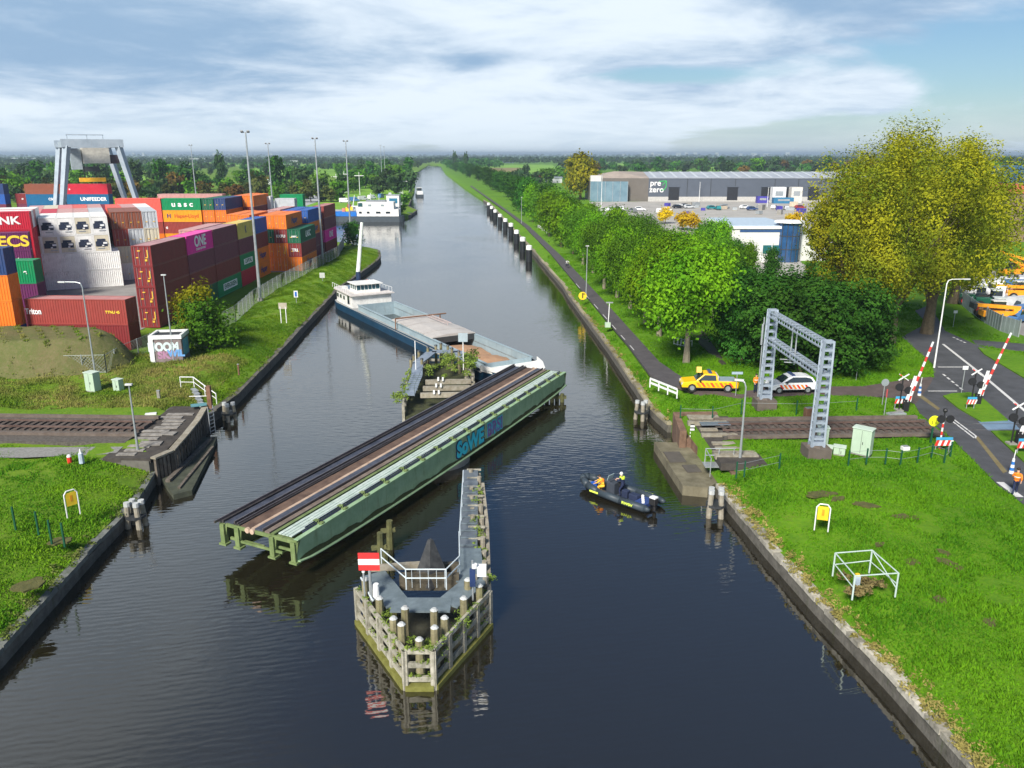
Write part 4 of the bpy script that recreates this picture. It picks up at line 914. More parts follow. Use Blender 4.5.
    for s_ in (-1, 1):
        for x_ in (2.6, 4.1, 5.7, 7.9):
            b = MB(); b.box((x_, s_*(3.03+.012*x_), 2.45), (.55, .08, .62) if x_ < 7 else (.8, .12, 1.5)); b.build('window', glass, h_)
    b = MB(); b.prism([(-.1, -2.4), (1.4, -3.3), (10.1, -3.5), (10.1, 3.5), (1.4, 3.3), (-.1, 2.4)], 3.35, 3.5); b.build('house_roof', mat('ship_roof', (.60, .56, .54), .6, streak=.3), t)
    wh = MB(); wh.b2(5.2, 8.3, -1.9, 1.9, 3.5, 4.0); wh.build('wheelhouse_base', WH, t)
    b = MB(); b.extr([(5.25, 4.0), (5.45, 4.95), (8.0, 4.95), (8.25, 4.0)], -1.85, 1.85, axis='y'); g_ = b.build('wheelhouse_glazing', mat('teal_glass', (.03, .09, .10), .1, spec=.9), t)
    b = MB()
    for y_ in (-1.86, -1.2, -.6, 0, .6, 1.2, 1.86): b.bar((8.27, y_, 4.0), (8.02, y_, 4.95), .07)
    for y_ in (-1.88, 1.88):
        for q in (5.4, 6.3, 7.2, 8.1): b.bar((q, y_, 4.0), (q, y_, 4.95), .07)
    b.build('window_posts', WH, g_)
    b = MB(); b.b2(4.9, 8.7, -2.2, 2.2, 4.95, 5.08); b.build('wheelhouse_roof', WH, t)
    b = MB(); b.b2(2.2, 4.8, -1.6, 1.6, 3.5, 3.9); b.build('skylight', mat('dim_blue', (.06, .12, .2), .4), t)
    # mast, car-crane boom raised on the stern
    b = MB(); b.tube((3.4, .2, 3.5), (3.4, .2, 6.4), .42, .35, 10); b.box((3.2, .2, 4.4), (1.5, 1.3, .8)); b.build('crane_column', mat('navy_crane', (.02, .04, .09), .4), t)
    b = MB(); b.tube((3.3, .2, 6.1), (2.7, 1.5, 15.0), .34, .24, 8); b.build('crane_boom', mat('boom_white', (.70, .74, .68), .5), t)
    b = MB(); b.ball((4.3, 1.3, 4.6), .45, 8); b.build('life_raft', mat('orange_raft', (.8, .15, .03), .5), t)
    b = MB()
    for i in range(9): b.tube((.3+i*1.15, -3.1-.03*i, 3.5), (.3+i*1.15, -3.1-.03*i, 4.3), .03, n=4); b.tube((.3+i*1.15, 3.1+.03*i, 3.5), (.3+i*1.15, 3.1+.03*i, 4.3), .03, n=4)
    for s_ in (-1, 1): b.tube((.3, s_*3.1, 4.3), (9.6, s_*3.35, 4.3), .03, n=4)
    b.build('railing', white, t)
    b = MB(); b.box((5.6, .9, 3.75), (1.6, .7, .5)); b.box((3.0, -1.9, 3.7), (.8, .7, .4)); b.build('deck_locker', WH, t)
    return t
barge()
# ---------------- people (one skinned body each)
SKIN = mat('skin', (.55, .34, .25), .6, var=.05); HAIR = mat('dark_hair', (.03, .02, .015), .7)
def person(label, loc, rz, jac, tro, pose='stand', child=None, hair=HAIR, leaned=0):
    t = thing('person', label, 'person', loc, rz)
    if pose == 'stand':
        J = {'pel': (0, 0, .95), 'che': (0, .02, 1.3), 'nek': (0, .02, 1.52), 'hed': (0, -.02, 1.68), 'hdt': (0, -.02, 1.78),
             'kl': (-.11, -.03, .5), 'al': (-.12, .02, .09), 'tl': (-.13, -.16, .05), 'kr': (.11, -.03, .5), 'ar': (.12, .02, .09), 'tr': (.13, -.16, .05),
             'hl': (-.09, 0, .9), 'hr': (.09, 0, .9), 'sl': (-.2, .02, 1.44), 'el': (-.26, .05, 1.16), 'wl': (-.24, -.14, .95), 'sr': (.2, .02, 1.44), 'er': (.26, .03, 1.16), 'wr': (.22, -.16, 1.0)}
    elif pose == 'walk':
        J = {'pel': (0, 0, .95), 'che': (0, -.03, 1.3), 'nek': (0, -.05, 1.52), 'hed': (0, -.09, 1.68), 'hdt': (0, -.09, 1.78),
             'kl': (-.1, -.22, .55), 'al': (-.11, -.26, .1), 'tl': (-.11, -.44, .07), 'kr': (.1, .1, .5), 'ar': (.11, .36, .14), 'tr': (.11, .22, .05),
             'hl': (-.09, 0, .9), 'hr': (.09, 0, .9), 'sl': (-.2, -.02, 1.44), 'el': (-.26, .16, 1.2), 'wl': (-.24, .14, .97), 'sr': (.2, -.02, 1.44), 'er': (.26, -.1, 1.18), 'wr': (.2, -.32, 1.1)}
    elif pose == 'helm':   # standing astride behind the console, arms on the wheel
        J = {'pel': (0, .1, .9), 'che': (0, 0, 1.25), 'nek': (0, -.06, 1.46), 'hed': (0, -.1, 1.62), 'hdt': (0, -.1, 1.72),
             'kl': (-.2, -.08, .5), 'al': (-.24, .04, .09), 'tl': (-.25, -.14, .05), 'kr': (.2, -.08, .5), 'ar': (.24, .04, .09), 'tr': (.25, -.14, .05),
             'hl': (-.1, .1, .86), 'hr': (.1, .1, .86), 'sl': (-.2, -.02, 1.39), 'el': (-.27, -.16, 1.16), 'wl': (-.14, -.4, 1.15), 'sr': (.2, -.02, 1.39), 'er': (.27, -.14, 1.16), 'wr': (.14, -.4, 1.15)}
    else:                  # crouching and leaning on the gunwale
        J = {'pel': (0, .15, .55), 'che': (0, -.05, .88), 'nek': (0, -.14, 1.06), 'hed': (0, -.24, 1.18), 'hdt': (0, -.26, 1.28),
             'kl': (-.18, -.3, .52), 'al': (-.18, -.08, .1), 'tl': (-.18, -.28, .05), 'kr': (.18, -.3, .48), 'ar': (.18, -.02, .1), 'tr': (.18, -.22, .05),
             'hl': (-.1, .13, .53), 'hr': (.1, .13, .53), 'sl': (-.2, -.1, 1.0), 'el': (-.3, -.3, .84), 'wl': (-.24, -.5, .74), 'sr': (.2, -.1, 1.0), 'er': (.3, -.28, .84), 'wr': (.2, -.5, .7)}
    names = list(J); E = [('pel', 'che'), ('che', 'nek'), ('nek', 'hed'), ('hed', 'hdt'), ('pel', 'hl'), ('hl', 'kl'), ('kl', 'al'), ('al', 'tl'), ('pel', 'hr'), ('hr', 'kr'), ('kr', 'ar'), ('ar', 'tr'), ('che', 'sl'), ('sl', 'el'), ('el', 'wl'), ('che', 'sr'), ('sr', 'er'), ('er', 'wr')]
    for s_ in 'lr':   # short mitten of fingers and a thumb
        w = Vector(J['w'+s_]); e = Vector(J['e'+s_]); d = (w-e).normalized(); J['f'+s_] = tuple(w+d*.1); J['g'+s_] = tuple(w+d*.17); names += ['f'+s_, 'g'+s_]; E += [('w'+s_, 'f'+s_), ('f'+s_, 'g'+s_)]
    rad = {'pel': .155, 'che': .17, 'nek': .06, 'hed': .105, 'hdt': .075, 'hl': .11, 'hr': .11, 'kl': .075, 'kr': .075, 'al': .055, 'ar': .055, 'tl': .045, 'tr': .045, 'sl': .075, 'sr': .075, 'el': .055, 'er': .055, 'wl': .04, 'wr': .04, 'fl': .045, 'fr': .045, 'gl': .025, 'gr': .025}
    me = bpy.data.meshes.new('sk'); me.from_pydata([J[n_] for n_ in names], [(names.index(a_), names.index(b_)) for a_, b_ in E], [])
    o = bpy.data.objects.new('sk', me); C.objects.link(o); m_ = o.modifiers.new('s', 'SKIN'); sv = me.skin_vertices[0].data
    for i, n_ in enumerate(names): sv[i].radius = (rad[n_], rad[n_]*(.8 if n_ in ('che', 'pel') else 1)); sv[i].use_root = n_ == 'pel'
    ss = o.modifiers.new('u', 'SUBSURF'); ss.levels = 1; ss.render_levels = 1
    bpy.context.view_layer.update(); me2 = bpy.data.meshes.new_from_object(o.evaluated_get(bpy.context.evaluated_depsgraph_get())); bpy.data.objects.remove(o, do_unlink=True)
    for m in (tro, jac, SKIN, black): me2.materials.append(m)
    nz = J['nek'][2]; pz = J['pel'][2]; A_ = Vector(J['al']); B2 = Vector(J['ar'])
    for p in me2.polygons:
        c = p.center; wd = min((c-Vector(J['wl'])).length, (c-Vector(J['wr'])).length, (c-Vector(J['gl'])).length, (c-Vector(J['gr'])).length)
        legd = min((c-Vector(J['kl'])).length, (c-Vector(J['kr'])).length)
        k = 1 if c.z > pz-.02 else 0
        if pose == 'crouch' and legd < .22: k = 0
        if wd < .09: k = 2
        elif c.z > nz+.03: k = 2
        elif c.z < .11: k = 3
        elif k == 0 and min((c-Vector(J[q])).length for q in ('el', 'er')) < .16 and abs(c.x) > .17: k = 1
        p.material_index = k; p.use_smooth = True
    body = link('body', me2, t); hd = Vector(J['hed'])
    b = MB(); b.ball(hd+Vector((0, .02, .07)), .115, 10, (1, 1, .85)); b.build('hair', hair, t, smooth=True)
    b = MB(); b.ball(hd+Vector((0, -.11, -.01)), .022, 6, (1, 1.2, 1.3)); b.build('nose', SKIN, t)
    if child: child(t, J)
    return t
vy = mat('hi_vis_yellow', (.62, .85, .05), .6); vo = mat('hi_vis_orange', (.95, .24, .02), .6); navy = mat('navy_cloth', (.012, .02, .06), .8); refl = mat('reflective_tape', (.7, .72, .7), .4); yel_c = mat('yellow_cloth', (.85, .45, .03), .7)
# ---------------- rescue boat
def rib():
    c = Vector(at(617, 497, WZ)); a0 = Vector(at(586, 487, WZ)); a1 = Vector(at(648, 509, WZ)); d = a0-a1; ang = math.atan2(d.y, d.x); L = 6.3
    t = thing('inflatable_boat', 'dark grey rigid inflatable boat with two crew in front of the right abutment', 'motorboat', (c.x, c.y, WZ), ang)
    TB = mat('grey_tube', (.035, .05, .065), .5, var=.1, streak=.1)
    def pt(s_, f): # tube centreline
        return (s_[0], f*s_[1], s_[2])
    cl = [(-3.0, .95, .38), (-1.0, 1.0, .38), (1.0, .98, .42), (2.1, .72, .52), (2.8, .35, .64), (3.05, 0, .70)]
    pts = [pt(q, 1) for q in cl]+[pt(q, -1) for q in cl[-2::-1]]; rr = [.25]*len(pts)
    b = MB(); b.path([(-3.4, .95, .40)]+pts+[(-3.4, -.95, .40)], [.1]+[.26]*len(pts)+[.1], 10); b.build('tube', TB, t, smooth=True)
    b = MB(); b.prism([(-2.9, -.75), (1.4, -.75), (2.6, -.25), (2.6, .25), (1.4, .75), (-2.9, .75)], -.05, .2); b.build('deck', mat('boat_deck', (.05, .06, .08), .7), t)
    b = MB(); b.add([(-2.9, -.9, .3), (1.5, -.8, .3), (2.9, 0, .5), (1.5, .8, .3), (-2.9, .9, .3), (-2.9, 0, -.35), (2.0, 0, -.2)], [(0, 1, 6, 5), (1, 2, 6), (2, 3, 6), (3, 4, 5, 6), (0, 5, 4)]); b.build('hull', dsteel, t)
    b = MB(); b.box((.35, 0, .65), (.7, .75, .9)); b.box((.6, 0, 1.12), (.35, .7, .12)); co = b.build('console', mat('console_dark', (.05, .06, .08), .5), t, bevel=.03)
    b = MB(); b.box((.62, 0, 1.35), (.04, .66, .45), ry=-.3); b.build('windscreen', mat('boat_glass', (.3, .38, .40), .1), co)
    b = MB(); b.tube((-.25, 0, 1.02), (-.3, 0, 1.08), .2, .2, 12); b.build('wheel', black, co)
    b = MB(); b.box((-.75, 0, .5), (.5, .4, .55)); b.box((-1.5, 0, .45), (.7, .5, .5)); b.build('seat_pod', mat('navy_seat', (.02, .03, .07), .7), t, bevel=.04)
    b = MB(); b.box((-2.35, 0, .32), (.9, 1.2, .3)); b.build('gear_pile', mat('blue_gear', (.03, .06, .2), .7), t)
    for i in range(4): b = MB(); b.ball((-2.3+.2*i-.2, .4-.27*i, .52), .13, 6); b.build('white_bag', white, t)
    b = MB(); b.box((-3.2, .2, .75), (.5, .45, .5)); b.box((-3.3, .2, .3), (.2, .22, .5)); m_ = b.build('outboard_motor', black, t, bevel=.05)
    b = MB(); b.box((-3.2, .2, 1.03), (.46, .4, .1)); b.build('cowling', white, m_)
    b = MB(); b.tube((2.1, .0, .2), (2.1, 0, .5), .3, .26, 8); b.build('bow_locker', mat('bright_blue', (.02, .10, .45), .5), t)
    for s_ in (-1, 1):
        lettering(t, 'RWSV', .26, mat('lime_lettering', (.65, .8, .1), .5), (-1.75, s_*1.265, .42), '-y' if s_ < 0 else '+y', depth=.004, bold=.04, sx=1.3)
        b = MB(); b.box((1.15, s_*1.24, .44), (.75, .015, .13)); b.build('lime_band', MATS['lime_lettering'], t)
    def stripe(tt, J):
        b = MB(); b.tube(Vector(J['che'])+Vector((0, 0, .06)), Vector(J['che'])+Vector((0, 0, .2)), .2, .19, 10); b.build('life_vest', vy, tt)
        b = MB(); b.ball(Vector(J['hed'])+Vector((0, .02, .05)), .13, 8); b.build('helmet', white, tt)
    M = t.matrix_basis = Matrix.Translation((c.x, c.y, WZ)) @ Matrix.Rotation(ang, 4, 'Z')
    p1 = M @ Vector((-.35, -.05, .2)); p2 = M @ Vector((1.0, .45, .2))
    person('crew member in navy with lime vest standing at the console of the inflatable boat', p1, ang+math.pi/2+.1, navy, navy, 'helm', stripe)
    def st2(tt, J):
        b = MB(); b.tube(Vector(J['che'])+Vector((0, 0, -.05)), Vector(J['che'])+Vector((0, -.03, .1)), .21, .21, 10); b.build('orange_life_vest', vo, tt)
    # leaning by the console, back turned to the camera
    person('crew member in yellow and orange suit crouching beside the console of the inflatable boat', (p2.x, p2.y, p2.z), ang+math.pi/2+.4, yel_c, yel_c, 'crouch', st2)
rib()
# ---------------- moored boats at the harbour mouth
def patrol_ship():
    x0, y0 = -65.0, 294.5; t = thing('service_ship', 'white service ship with blue foredeck moored across the harbour mouth', 'ship', (x0, y0, WZ), 0)
    WH = MATS['ship_white']; DG = mat('dark_grey_hull', (.05, .065, .08), .5)
    L = 25.5
    b = MB(); o_ = [(0, 0), (2.5, -2.6), (8, -3.2), (L-1, -3.2), (L, -2.5), (L, 2.5), (L-1, 3.2), (8, 3.2), (2.5, 2.6)]
    b.prism(o_, -1, 2.0); b.build('hull', DG, t)
    b = MB(); b.prism([(-.3, 0), (2.2, -2.75), (8, -3.3), (9.2, -3.3), (9.2, 3.3), (8, 3.3), (2.2, 2.75)], 2.0, 3.5); b.build('blue_foredeck', mat('bright_ship_blue', (.01, .14, .50), .4), t)
    b = MB(); b.prism([(9.2, -3.0), (L-1.2, -3.0), (L-1.2, 3.0), (9.2, 3.0)], 2.0, 4.4); b.prism([(12, -2.6), (L-3, -2.6), (L-3, 2.6), (12, 2.6)], 4.4, 7.0); h_ = b.build('superstructure', WH, t)
    for x_, z_ in ((10.6, 3.3), (13.4, 3.3), (17.0, 3.3), (20.5, 3.3)): b = MB(); b.box((x_, -3.02, z_), (1.0 if x_ < 15 else 1.6, .08, .7)); b.build('window', glass, h_)
    for x_ in (14, 18.5): b = MB(); b.box((x_, -2.62, 5.8), (1.2, .08, .7)); b.build('window', mat('grey_glass', (.25, .3, .32), .2), h_)
    b = MB(); b.box((10.8, -.2, 5.6), (2.3, 4.6, 2.6)); w_ = b.build('wheelhouse', WH, t)
    b = MB(); b.box((10.6, -2.55, 6.0), (1.6, .1, 1.3)); b.box((9.62, -.2, 6.1), (.1, 4.0, 1.0)); b.build('window', MATS['teal_glass'], w_)
    for q, (x_, z_, c_) in enumerate(((5.5, 4.3, yellow), (7.0, 4.6, yellow), (4.2, 4.0, mat('salmon', (.55, .2, .15), .6)), (6.2, 5.4, mat('deep_red', (.35, .04, .05), .5)))):
        b = MB(); b.box((x_, -.5, z_), (1.1, 1.4, 1.4)); b.build('deck_equipment', c_, t)
    b = MB(); b.tube((7.4, -1, 4), (8.4, -1, 9.3), .2, .12); b.tube((14, 0, 7), (14, 0, 10), .09); b.tube((17, 0, 7), (17, 0, 9.4), .08); b.build('mast', white, t)
    b = MB(); b.box((16, 0, 7.3), (7, 3, .5)); b.build('roof_gear', mat('mid_grey_gear', (.2, .22, .25), .6), t)
patrol_ship()
def box_boat():
    t = thing('container_hut', 'two storey white accommodation cabin with blue windows beside the service ship', 'cabin', (-41.6, 299.5, 0))
    b = MB(); b.box((-2.2, 2, 3.4), (4.6, 4, 7.0)); h_ = b.build('walls', MATS['ship_white'], t)
    for z_ in (1.9, 5.0): b = MB(); b.box((-2.0, -.03, z_), (3.0, .08, 1.8)); b.build('window', mat('blue_window', (.03, .16, .26), .15), h_)
    b = MB(); b.box((-2.2, 2, 7.0), (5, 4.4, .2)); b.build('roof', galv, t)
box_boat()
def tug(label, x_, y_, L, rz, gp=None):
    t = thing('canal_boat', label, 'boat', (x_, y_, WZ), rz, gp)
    b = MB(); b.prism([(-L/2, -1.9), (L/2-3, -2.1), (L/2, 0), (L/2-3, 2.1), (-L/2, 1.9)], -.6, 1.4); b.build('hull', MATS['dark_grey_hull'], t)
    b = MB(); b.box((-L*.1, 0, 2.3), (L*.55, 3.2, 1.8)); h_ = b.build('cabin', white, t); b = MB(); b.box((L*.08, 0, 4.0), (2.6, 2.6, 1.5)); b.build('wheelhouse', glass, t)
    b = MB(); b.box((L*.08, 0, 4.85), (3.0, 3.0, .18)); b.build('wheelhouse_roof', white, t)
    for i in range(4): b = MB(); b.box((-L*.3+i*L*.13, -1.62, 2.5), (.9, .06, .6)); b.build('window', glass, h_)
    return t
tug('small dark boat with white cabin coming down the far canal by the left bank', -53.2, 470, 15, R(100))
tug('dark workboat moored behind the white service ship', -50, 318, 22, R(4)); tug('white cabin boat moored farther back behind the service ship', -58, 332, 20, R(4))
# ---------------- timber mooring clusters and big steel piles
def dolphin(label, loc, n=4, h_=1.6, sp=.45):
    t = thing('mooring_dolphin', label, 'mooring post', (*loc, WZ), 0, 'timber mooring clusters at the banks'); r = random.Random(int(loc[1]*10))
    for i in range(n):
        a_ = i*2*math.pi/n+.6; x_, y_ = math.cos(a_)*sp, math.sin(a_)*sp*.8
        b = MB(); b.tube((x_*1.5, y_*1.5, -1.5), (x_, y_, h_+r.uniform(-.15, .15)), .2, .17, 9); p_ = b.build('pile', timber, t); b = MB(); b.tube((x_, y_, h_-.05), (x_, y_, h_+.22), .21, .2, 9); b.build('white_cap', MATS['white_pile_cap'], p_)
    b = MB(); b.tube((0, 0, h_*.45), (0, 0, h_*.45+.16), sp+.22, sp+.22, 10); b.build('iron_band', dsteel, t)
dolphin('cluster of four white capped timber piles by the left quay in front of the abutment', (-25.0+.4, 47.6), 4, 1.6)
dolphin('cluster of timber piles at the left quay just beyond the abutment stairs', (-25.9, 69.2), 3, 1.5)
dolphin('cluster of white capped timber piles beside the right quay below the slab landing', (13.7, 49.2), 4, 1.75)
dolphin('pair of white capped timber piles at the right bank beyond the bridge', (11.9, 69.5), 3, 1.6)
sp_ = [(351, 440), (326, 402), (302, 369), (280, 337), (258, 316), (237, 295), (218, 275), (204, 259), (192, 243)]
pile0 = None
for i, (u, v) in enumerate(sp_):
    x_, y_ = at(440+u/3.94, 150+v/3.94, WZ)
    lb = f'{["nearest", "second", "third", "fourth", "fifth", "fourth farthest", "third farthest", "second farthest", "farthest"][i]} of the black mooring piles with white tops along the right bank'
    if i == 0:
        t = pile0 = thing('mooring_pile', lb, 'mooring pile', (x_, y_, WZ), 0, 'big steel mooring piles in the canal')
        b = MB(); b.tube((0, 0, -3), (0, 0, 2.7), .68, .68, 16); b.build('shaft', mat('tarred_steel', (.012, .016, .02), .5, streak=.3), t)
        b = MB(); b.tube((0, 0, 2.7), (0, 0, 3.6), .70, .70, 16); b.tube((0, 0, 3.6), (0, 0, 3.75), .70, .3, 16); b.build('white_top', white, t)
        b = MB(); b.box((-.7, 0, .8), (.18, .3, 3.6)); b.build('rubbing_strip', black, t)
    else: dup(pile0, (x_, y_, WZ), 0, lb)
# ---------------- trees
def leafmat(name, c1, c2, c3, trans=.28, sc=.35, isl=.5):
    m = bpy.data.materials.new(name); m.use_nodes = True; t = m.node_tree; n = t.nodes; n.clear()
    g = n.new('ShaderNodeTexCoord'); ns = n.new('ShaderNodeTexNoise'); ns.inputs['Scale'].default_value = sc; ns.inputs['Detail'].default_value = 3; t.links.new(g.outputs['Object'], ns.inputs['Vector'])
    oi = n.new('ShaderNodeObjectInfo')
    ge = n.new('ShaderNodeNewGeometry')
    r = n.new('ShaderNodeValToRGB'); t.links.new(ns.outputs['Fac'], r.inputs[0]); r.color_ramp.elements[0].position = .36; r.color_ramp.elements[0].color = (*c1, 1); r.color_ramp.elements[1].position = .64; r.color_ramp.elements[1].color = (*c2, 1)
    mp = n.new('ShaderNodeMapRange'); t.links.new(ge.outputs['Random Per Island'], mp.inputs[0]); mp.inputs[1].default_value = .35; mp.inputs[4].default_value = isl
    mx_ = n.new('ShaderNodeMixRGB'); t.links.new(mp.outputs[0], mx_.inputs[0]); t.links.new(r.outputs[0], mx_.inputs[1]); mx_.inputs[2].default_value = (*c3, 1)
    hs = n.new('ShaderNodeHueSaturation'); t.links.new(mx_.outputs[0], hs.inputs['Color']); q = n.new('ShaderNodeMapRange'); t.links.new(oi.outputs['Random'], q.inputs[0]); q.inputs[3].default_value = .72; q.inputs[4].default_value = 1.35; t.links.new(q.outputs[0], hs.inputs['Value'])
    q2 = n.new('ShaderNodeMapRange'); t.links.new(oi.outputs['Random'], q2.inputs[0]); q2.inputs[3].default_value = .495; q2.inputs[4].default_value = .515; t.links.new(q2.outputs[0], hs.inputs['Hue'])
    d = n.new('ShaderNodeBsdfDiffuse'); tr = n.new('ShaderNodeBsdfTranslucent'); ms = n.new('ShaderNodeMixShader'); ms.inputs[0].default_value = trans
    t.links.new(hs.outputs[0], d.inputs[0]); t.links.new(hs.outputs[0], tr.inputs[0]); t.links.new(d.outputs[0], ms.inputs[1]); t.links.new(tr.outputs[0], ms.inputs[2])
    o = n.new('ShaderNodeOutputMaterial'); t.links.new(ms.outputs[0], o.inputs[0]); return m
LM = {'bright': leafmat('bright_green_leaves', (.075, .19, .010), (.21, .38, .014), (.12, .29, .012)),
      'mid': leafmat('mid_green_leaves', (.06, .15, .014), (.14, .285, .02), (.08, .20, .016)),
      'dark': leafmat('dark_green_leaves', (.018, .065, .010), (.05, .135, .016), (.07, .17, .025), .2, .6),
      'yellow': leafmat('yellow_autumn_leaves', (.16, .17, .010), (.34, .29, .015), (.22, .22, .012)),
      'poplar': leafmat('turning_poplar_leaves', (.14, .19, .016), (.38, .35, .018), (.21, .25, .02), .35, .25, .3),
      'olive': leafmat('olive_leaves', (.060, .085, .018), (.12, .135, .03), (.16, .15, .05)),
      'blue': leafmat('dusky_leaves', (.035, .075, .03), (.075, .125, .04), (.05, .10, .035)),
      'gold': leafmat('golden_leaves', (.55, .35, .01), (.75, .50, .02), (.5, .42, .02)),
      'rusty': leafmat('rusty_leaves', (.13, .07, .02), (.20, .12, .03), (.10, .10, .02))}
BARK = mat('bark', (.07, .055, .035), .9, scale=3, col2=(.15, .12, .075), bump=.5)
PBARK = mat('pale_bark', (.16, .14, .10), .9, scale=3, col2=(.28, .25, .18), bump=.5)
def crown_mesh(name, lobes, n, size, m, seed, clump=.9, flat_=.0):
    g = np.random.default_rng(seed); lobes = np.array(lobes, float); vol = (lobes[:, 3]*lobes[:, 4]*lobes[:, 5])**.75; vol /= vol.sum()
    nc = max(8, n//26); li = g.choice(len(lobes), nc, p=vol); d = g.normal(size=(nc, 3)); d /= np.linalg.norm(d, axis=1, keepdims=True)
    rr = g.uniform(.45, 1.0, (nc, 1))**.5; cc = lobes[li, :3]+d*rr*lobes[li, 3:6]
    ci = g.integers(0, nc, n); off = g.normal(size=(n, 3))*clump*np.array([1, 1, .7]); p = cc[ci]+off*.5
    nrm = d[ci]*1.0+g.normal(size=(n, 3))*.42+np.array([0, 0, .35]); nrm /= np.linalg.norm(nrm, axis=1, keepdims=True)
    a = np.cross(nrm, g.normal(size=(n, 3))); a /= np.linalg.norm(a, axis=1, keepdims=True); b = np.cross(nrm, a)
    s = size*g.uniform(.6, 1.25, (n, 1)); a *= s; b *= s*.65
    v = np.stack([p-a, p+b*.9-a*.1, p+a, p-b*.9+a*.1], 1).reshape(-1, 3)
    me = bpy.data.meshes.new(name); me.vertices.add(4*n); me.vertices.foreach_set('co', v.ravel()); me.loops.add(4*n); me.loops.foreach_set('vertex_index', np.arange(4*n, dtype=np.int32))
    me.polygons.add(n); me.polygons.foreach_set('loop_start', np.arange(0, 4*n, 4, dtype=np.int32)); me.materials.append(m); me.update(calc_edges=True); return me
def trunk_mesh(h, r, lean, limbs, m, seed, base=.0):
    g = random.Random(seed); b = MB(); pts = [(0, 0, -.3)]; k = 5
    for i in range(1, k+1): pts.append((lean[0]*i/k+g.uniform(-.12, .12)*h/8, lean[1]*i/k+g.uniform(-.12, .12)*h/8, h*i/k))
    b.path(pts, [r*1.35]+[r*(1-.7*i/k) for i in range(1, k+1)], 8)
    for i in range(limbs):
        z = h*g.uniform(.4, .9); a_ = g.uniform(0, 6.28); q = min(k-1, int(z/h*k)); s_ = Vector(pts[q]); L_ = h*g.uniform(.3, .5)
        e_ = s_+Vector((math.cos(a_)*L_*.55, math.sin(a_)*L_*.55, L_*.85)); md = (s_+e_)/2+Vector((math.cos(a_)*.2, math.sin(a_)*.2, -.1)); b.path([s_, md, e_], [r*.5, r*.32, r*.12], 6)
    return b.mesh('trunk', m)
def lobes_round(h, r, z0, n, seed, asym=.35):
    g = random.Random(seed); L = []
    for i in range(n):
        a_ = g.uniform(0, 6.28); q = g.uniform(0, 1)**.6*r*.62; z = z0+(h-z0)*g.uniform(.18, .82); k = g.uniform(.32, .5)
        q *= math.sin(math.pi*min(1, (z-z0)/(h-z0)*.8+.15))**.5
        L.append((math.cos(a_)*q, math.sin(a_)*q, z, r*k, r*k, (h-z0)*k*.55))
    L.append((0, 0, (h+z0)/2, r*.55, r*.55, (h-z0)*.38)); return L
_tr = {}
def tree_kind(key, h, r, z0, nlobe, n, size, lm, seed, tr=.22, bark=BARK, clump=None, limbs=5, lean=(0, 0)):
    cm = crown_mesh('crown', lobes_round(h, r, z0, nlobe, seed), n, size, LM[lm], seed, clump or r*.33)
    tm = trunk_mesh(h*.8, tr, lean, limbs, bark, seed); _tr[key] = (cm, tm)
for i in range(4): tree_kind(f'near{i}', 8.8, 3.9, 2.5, 15, 15000, .155, ('bright', 'mid', 'bright', 'bright')[i], 10+i, .24, PBARK)
for i in range(3): tree_kind(f'mid{i}', 10, 4.6, 1.6, 12, 4500, .32, ('mid', 'bright', 'dark')[i], 20+i)
for i, c_ in enumerate(('mid', 'dark', 'blue', 'olive', 'bright', 'rusty')):
    tree_kind(f'far_{c_}', 11, 5.6, .8, 9, 700, .95, c_, 30+i, .3, clump=2.0, limbs=0); tree_kind(f'farb_{c_}', 12, 5.2, .8, 7, 700, .95, c_, 50+i, .3, clump=2.0, limbs=0)
tree_kind('bush_mid', 5.2, 2.7, .1, 12, 5200, .17, 'mid', 71, .12); tree_kind('bush_olive', 5.6, 2.2, .1, 10, 4200, .17, 'yellow', 72, .12)
tree_kind('shrub', 2.2, 1.5, .0, 7, 900, .14, 'mid', 73, .06, limbs=0); tree_kind('shrub_dark', 3.6, 2.6, .0, 9, 2600, .2, 'dark', 74, .08, limbs=2)
def tree(key, label, loc, s=1.0, group=None, name='tree', cat='tree', sz=None, rz=None):
    cm, tm = _tr[key]; t = thing(name, label, cat, (loc[0], loc[1], loc[2] if len(loc) > 2 else 0), rnd.uniform(0, 6.28) if rz is None else rz, group)
    t.scale = (s, s, sz or s); link('crown', cm, t); link('trunk', tm, t); return t
# avenue of trees along the right bank: (trunk foot u, v, crown top v, key)
G1 = 'row of trees along the cycle path'
row = [(686, 364, 246, 'near0'), (659, 335, 232, 'near2'), (645, 323, 240, 'near3'), (630, 309, 236, 'near1'), (617, 297, 222, 'near2'), (604, 288, 220, 'near1'), (593, 274, 214, 'near0'), (583, 264, 208, 'near1'), (573, 255, 205, 'mid1'),
       (561, 247, 200, 'mid1'), (549, 236, 193, 'mid1'), (540, 228, 192, 'mid0'), (533, 222, 186, 'mid1'), (527, 216, 178, 'mid2'), (520, 211, 178, 'mid2')]
on = ['first', 'second', 'third', 'fourth', 'fifth', 'sixth', 'seventh', 'eighth', 'ninth', 'tenth', 'eleventh', 'twelfth', 'thirteenth', 'fourteenth', 'fifteenth']
for i, (u, v, tv, k) in enumerate(row):
    x_, y_ = at(u, v); z_ = atY(u, tv, y_)[1]; b_ = 8.8 if k[0] == 'n' else 10
    tree(k, f'{on[i]} green tree in the row beside the cycle path, counted from the yellow pickup' if i else 'nearest big green tree with forked trunk standing above the yellow pickup', (x_, y_, 0), z_/b_*(.8 if i else 1.0), G1, sz=z_/b_)
G2 = 'trees behind the cycle path row'
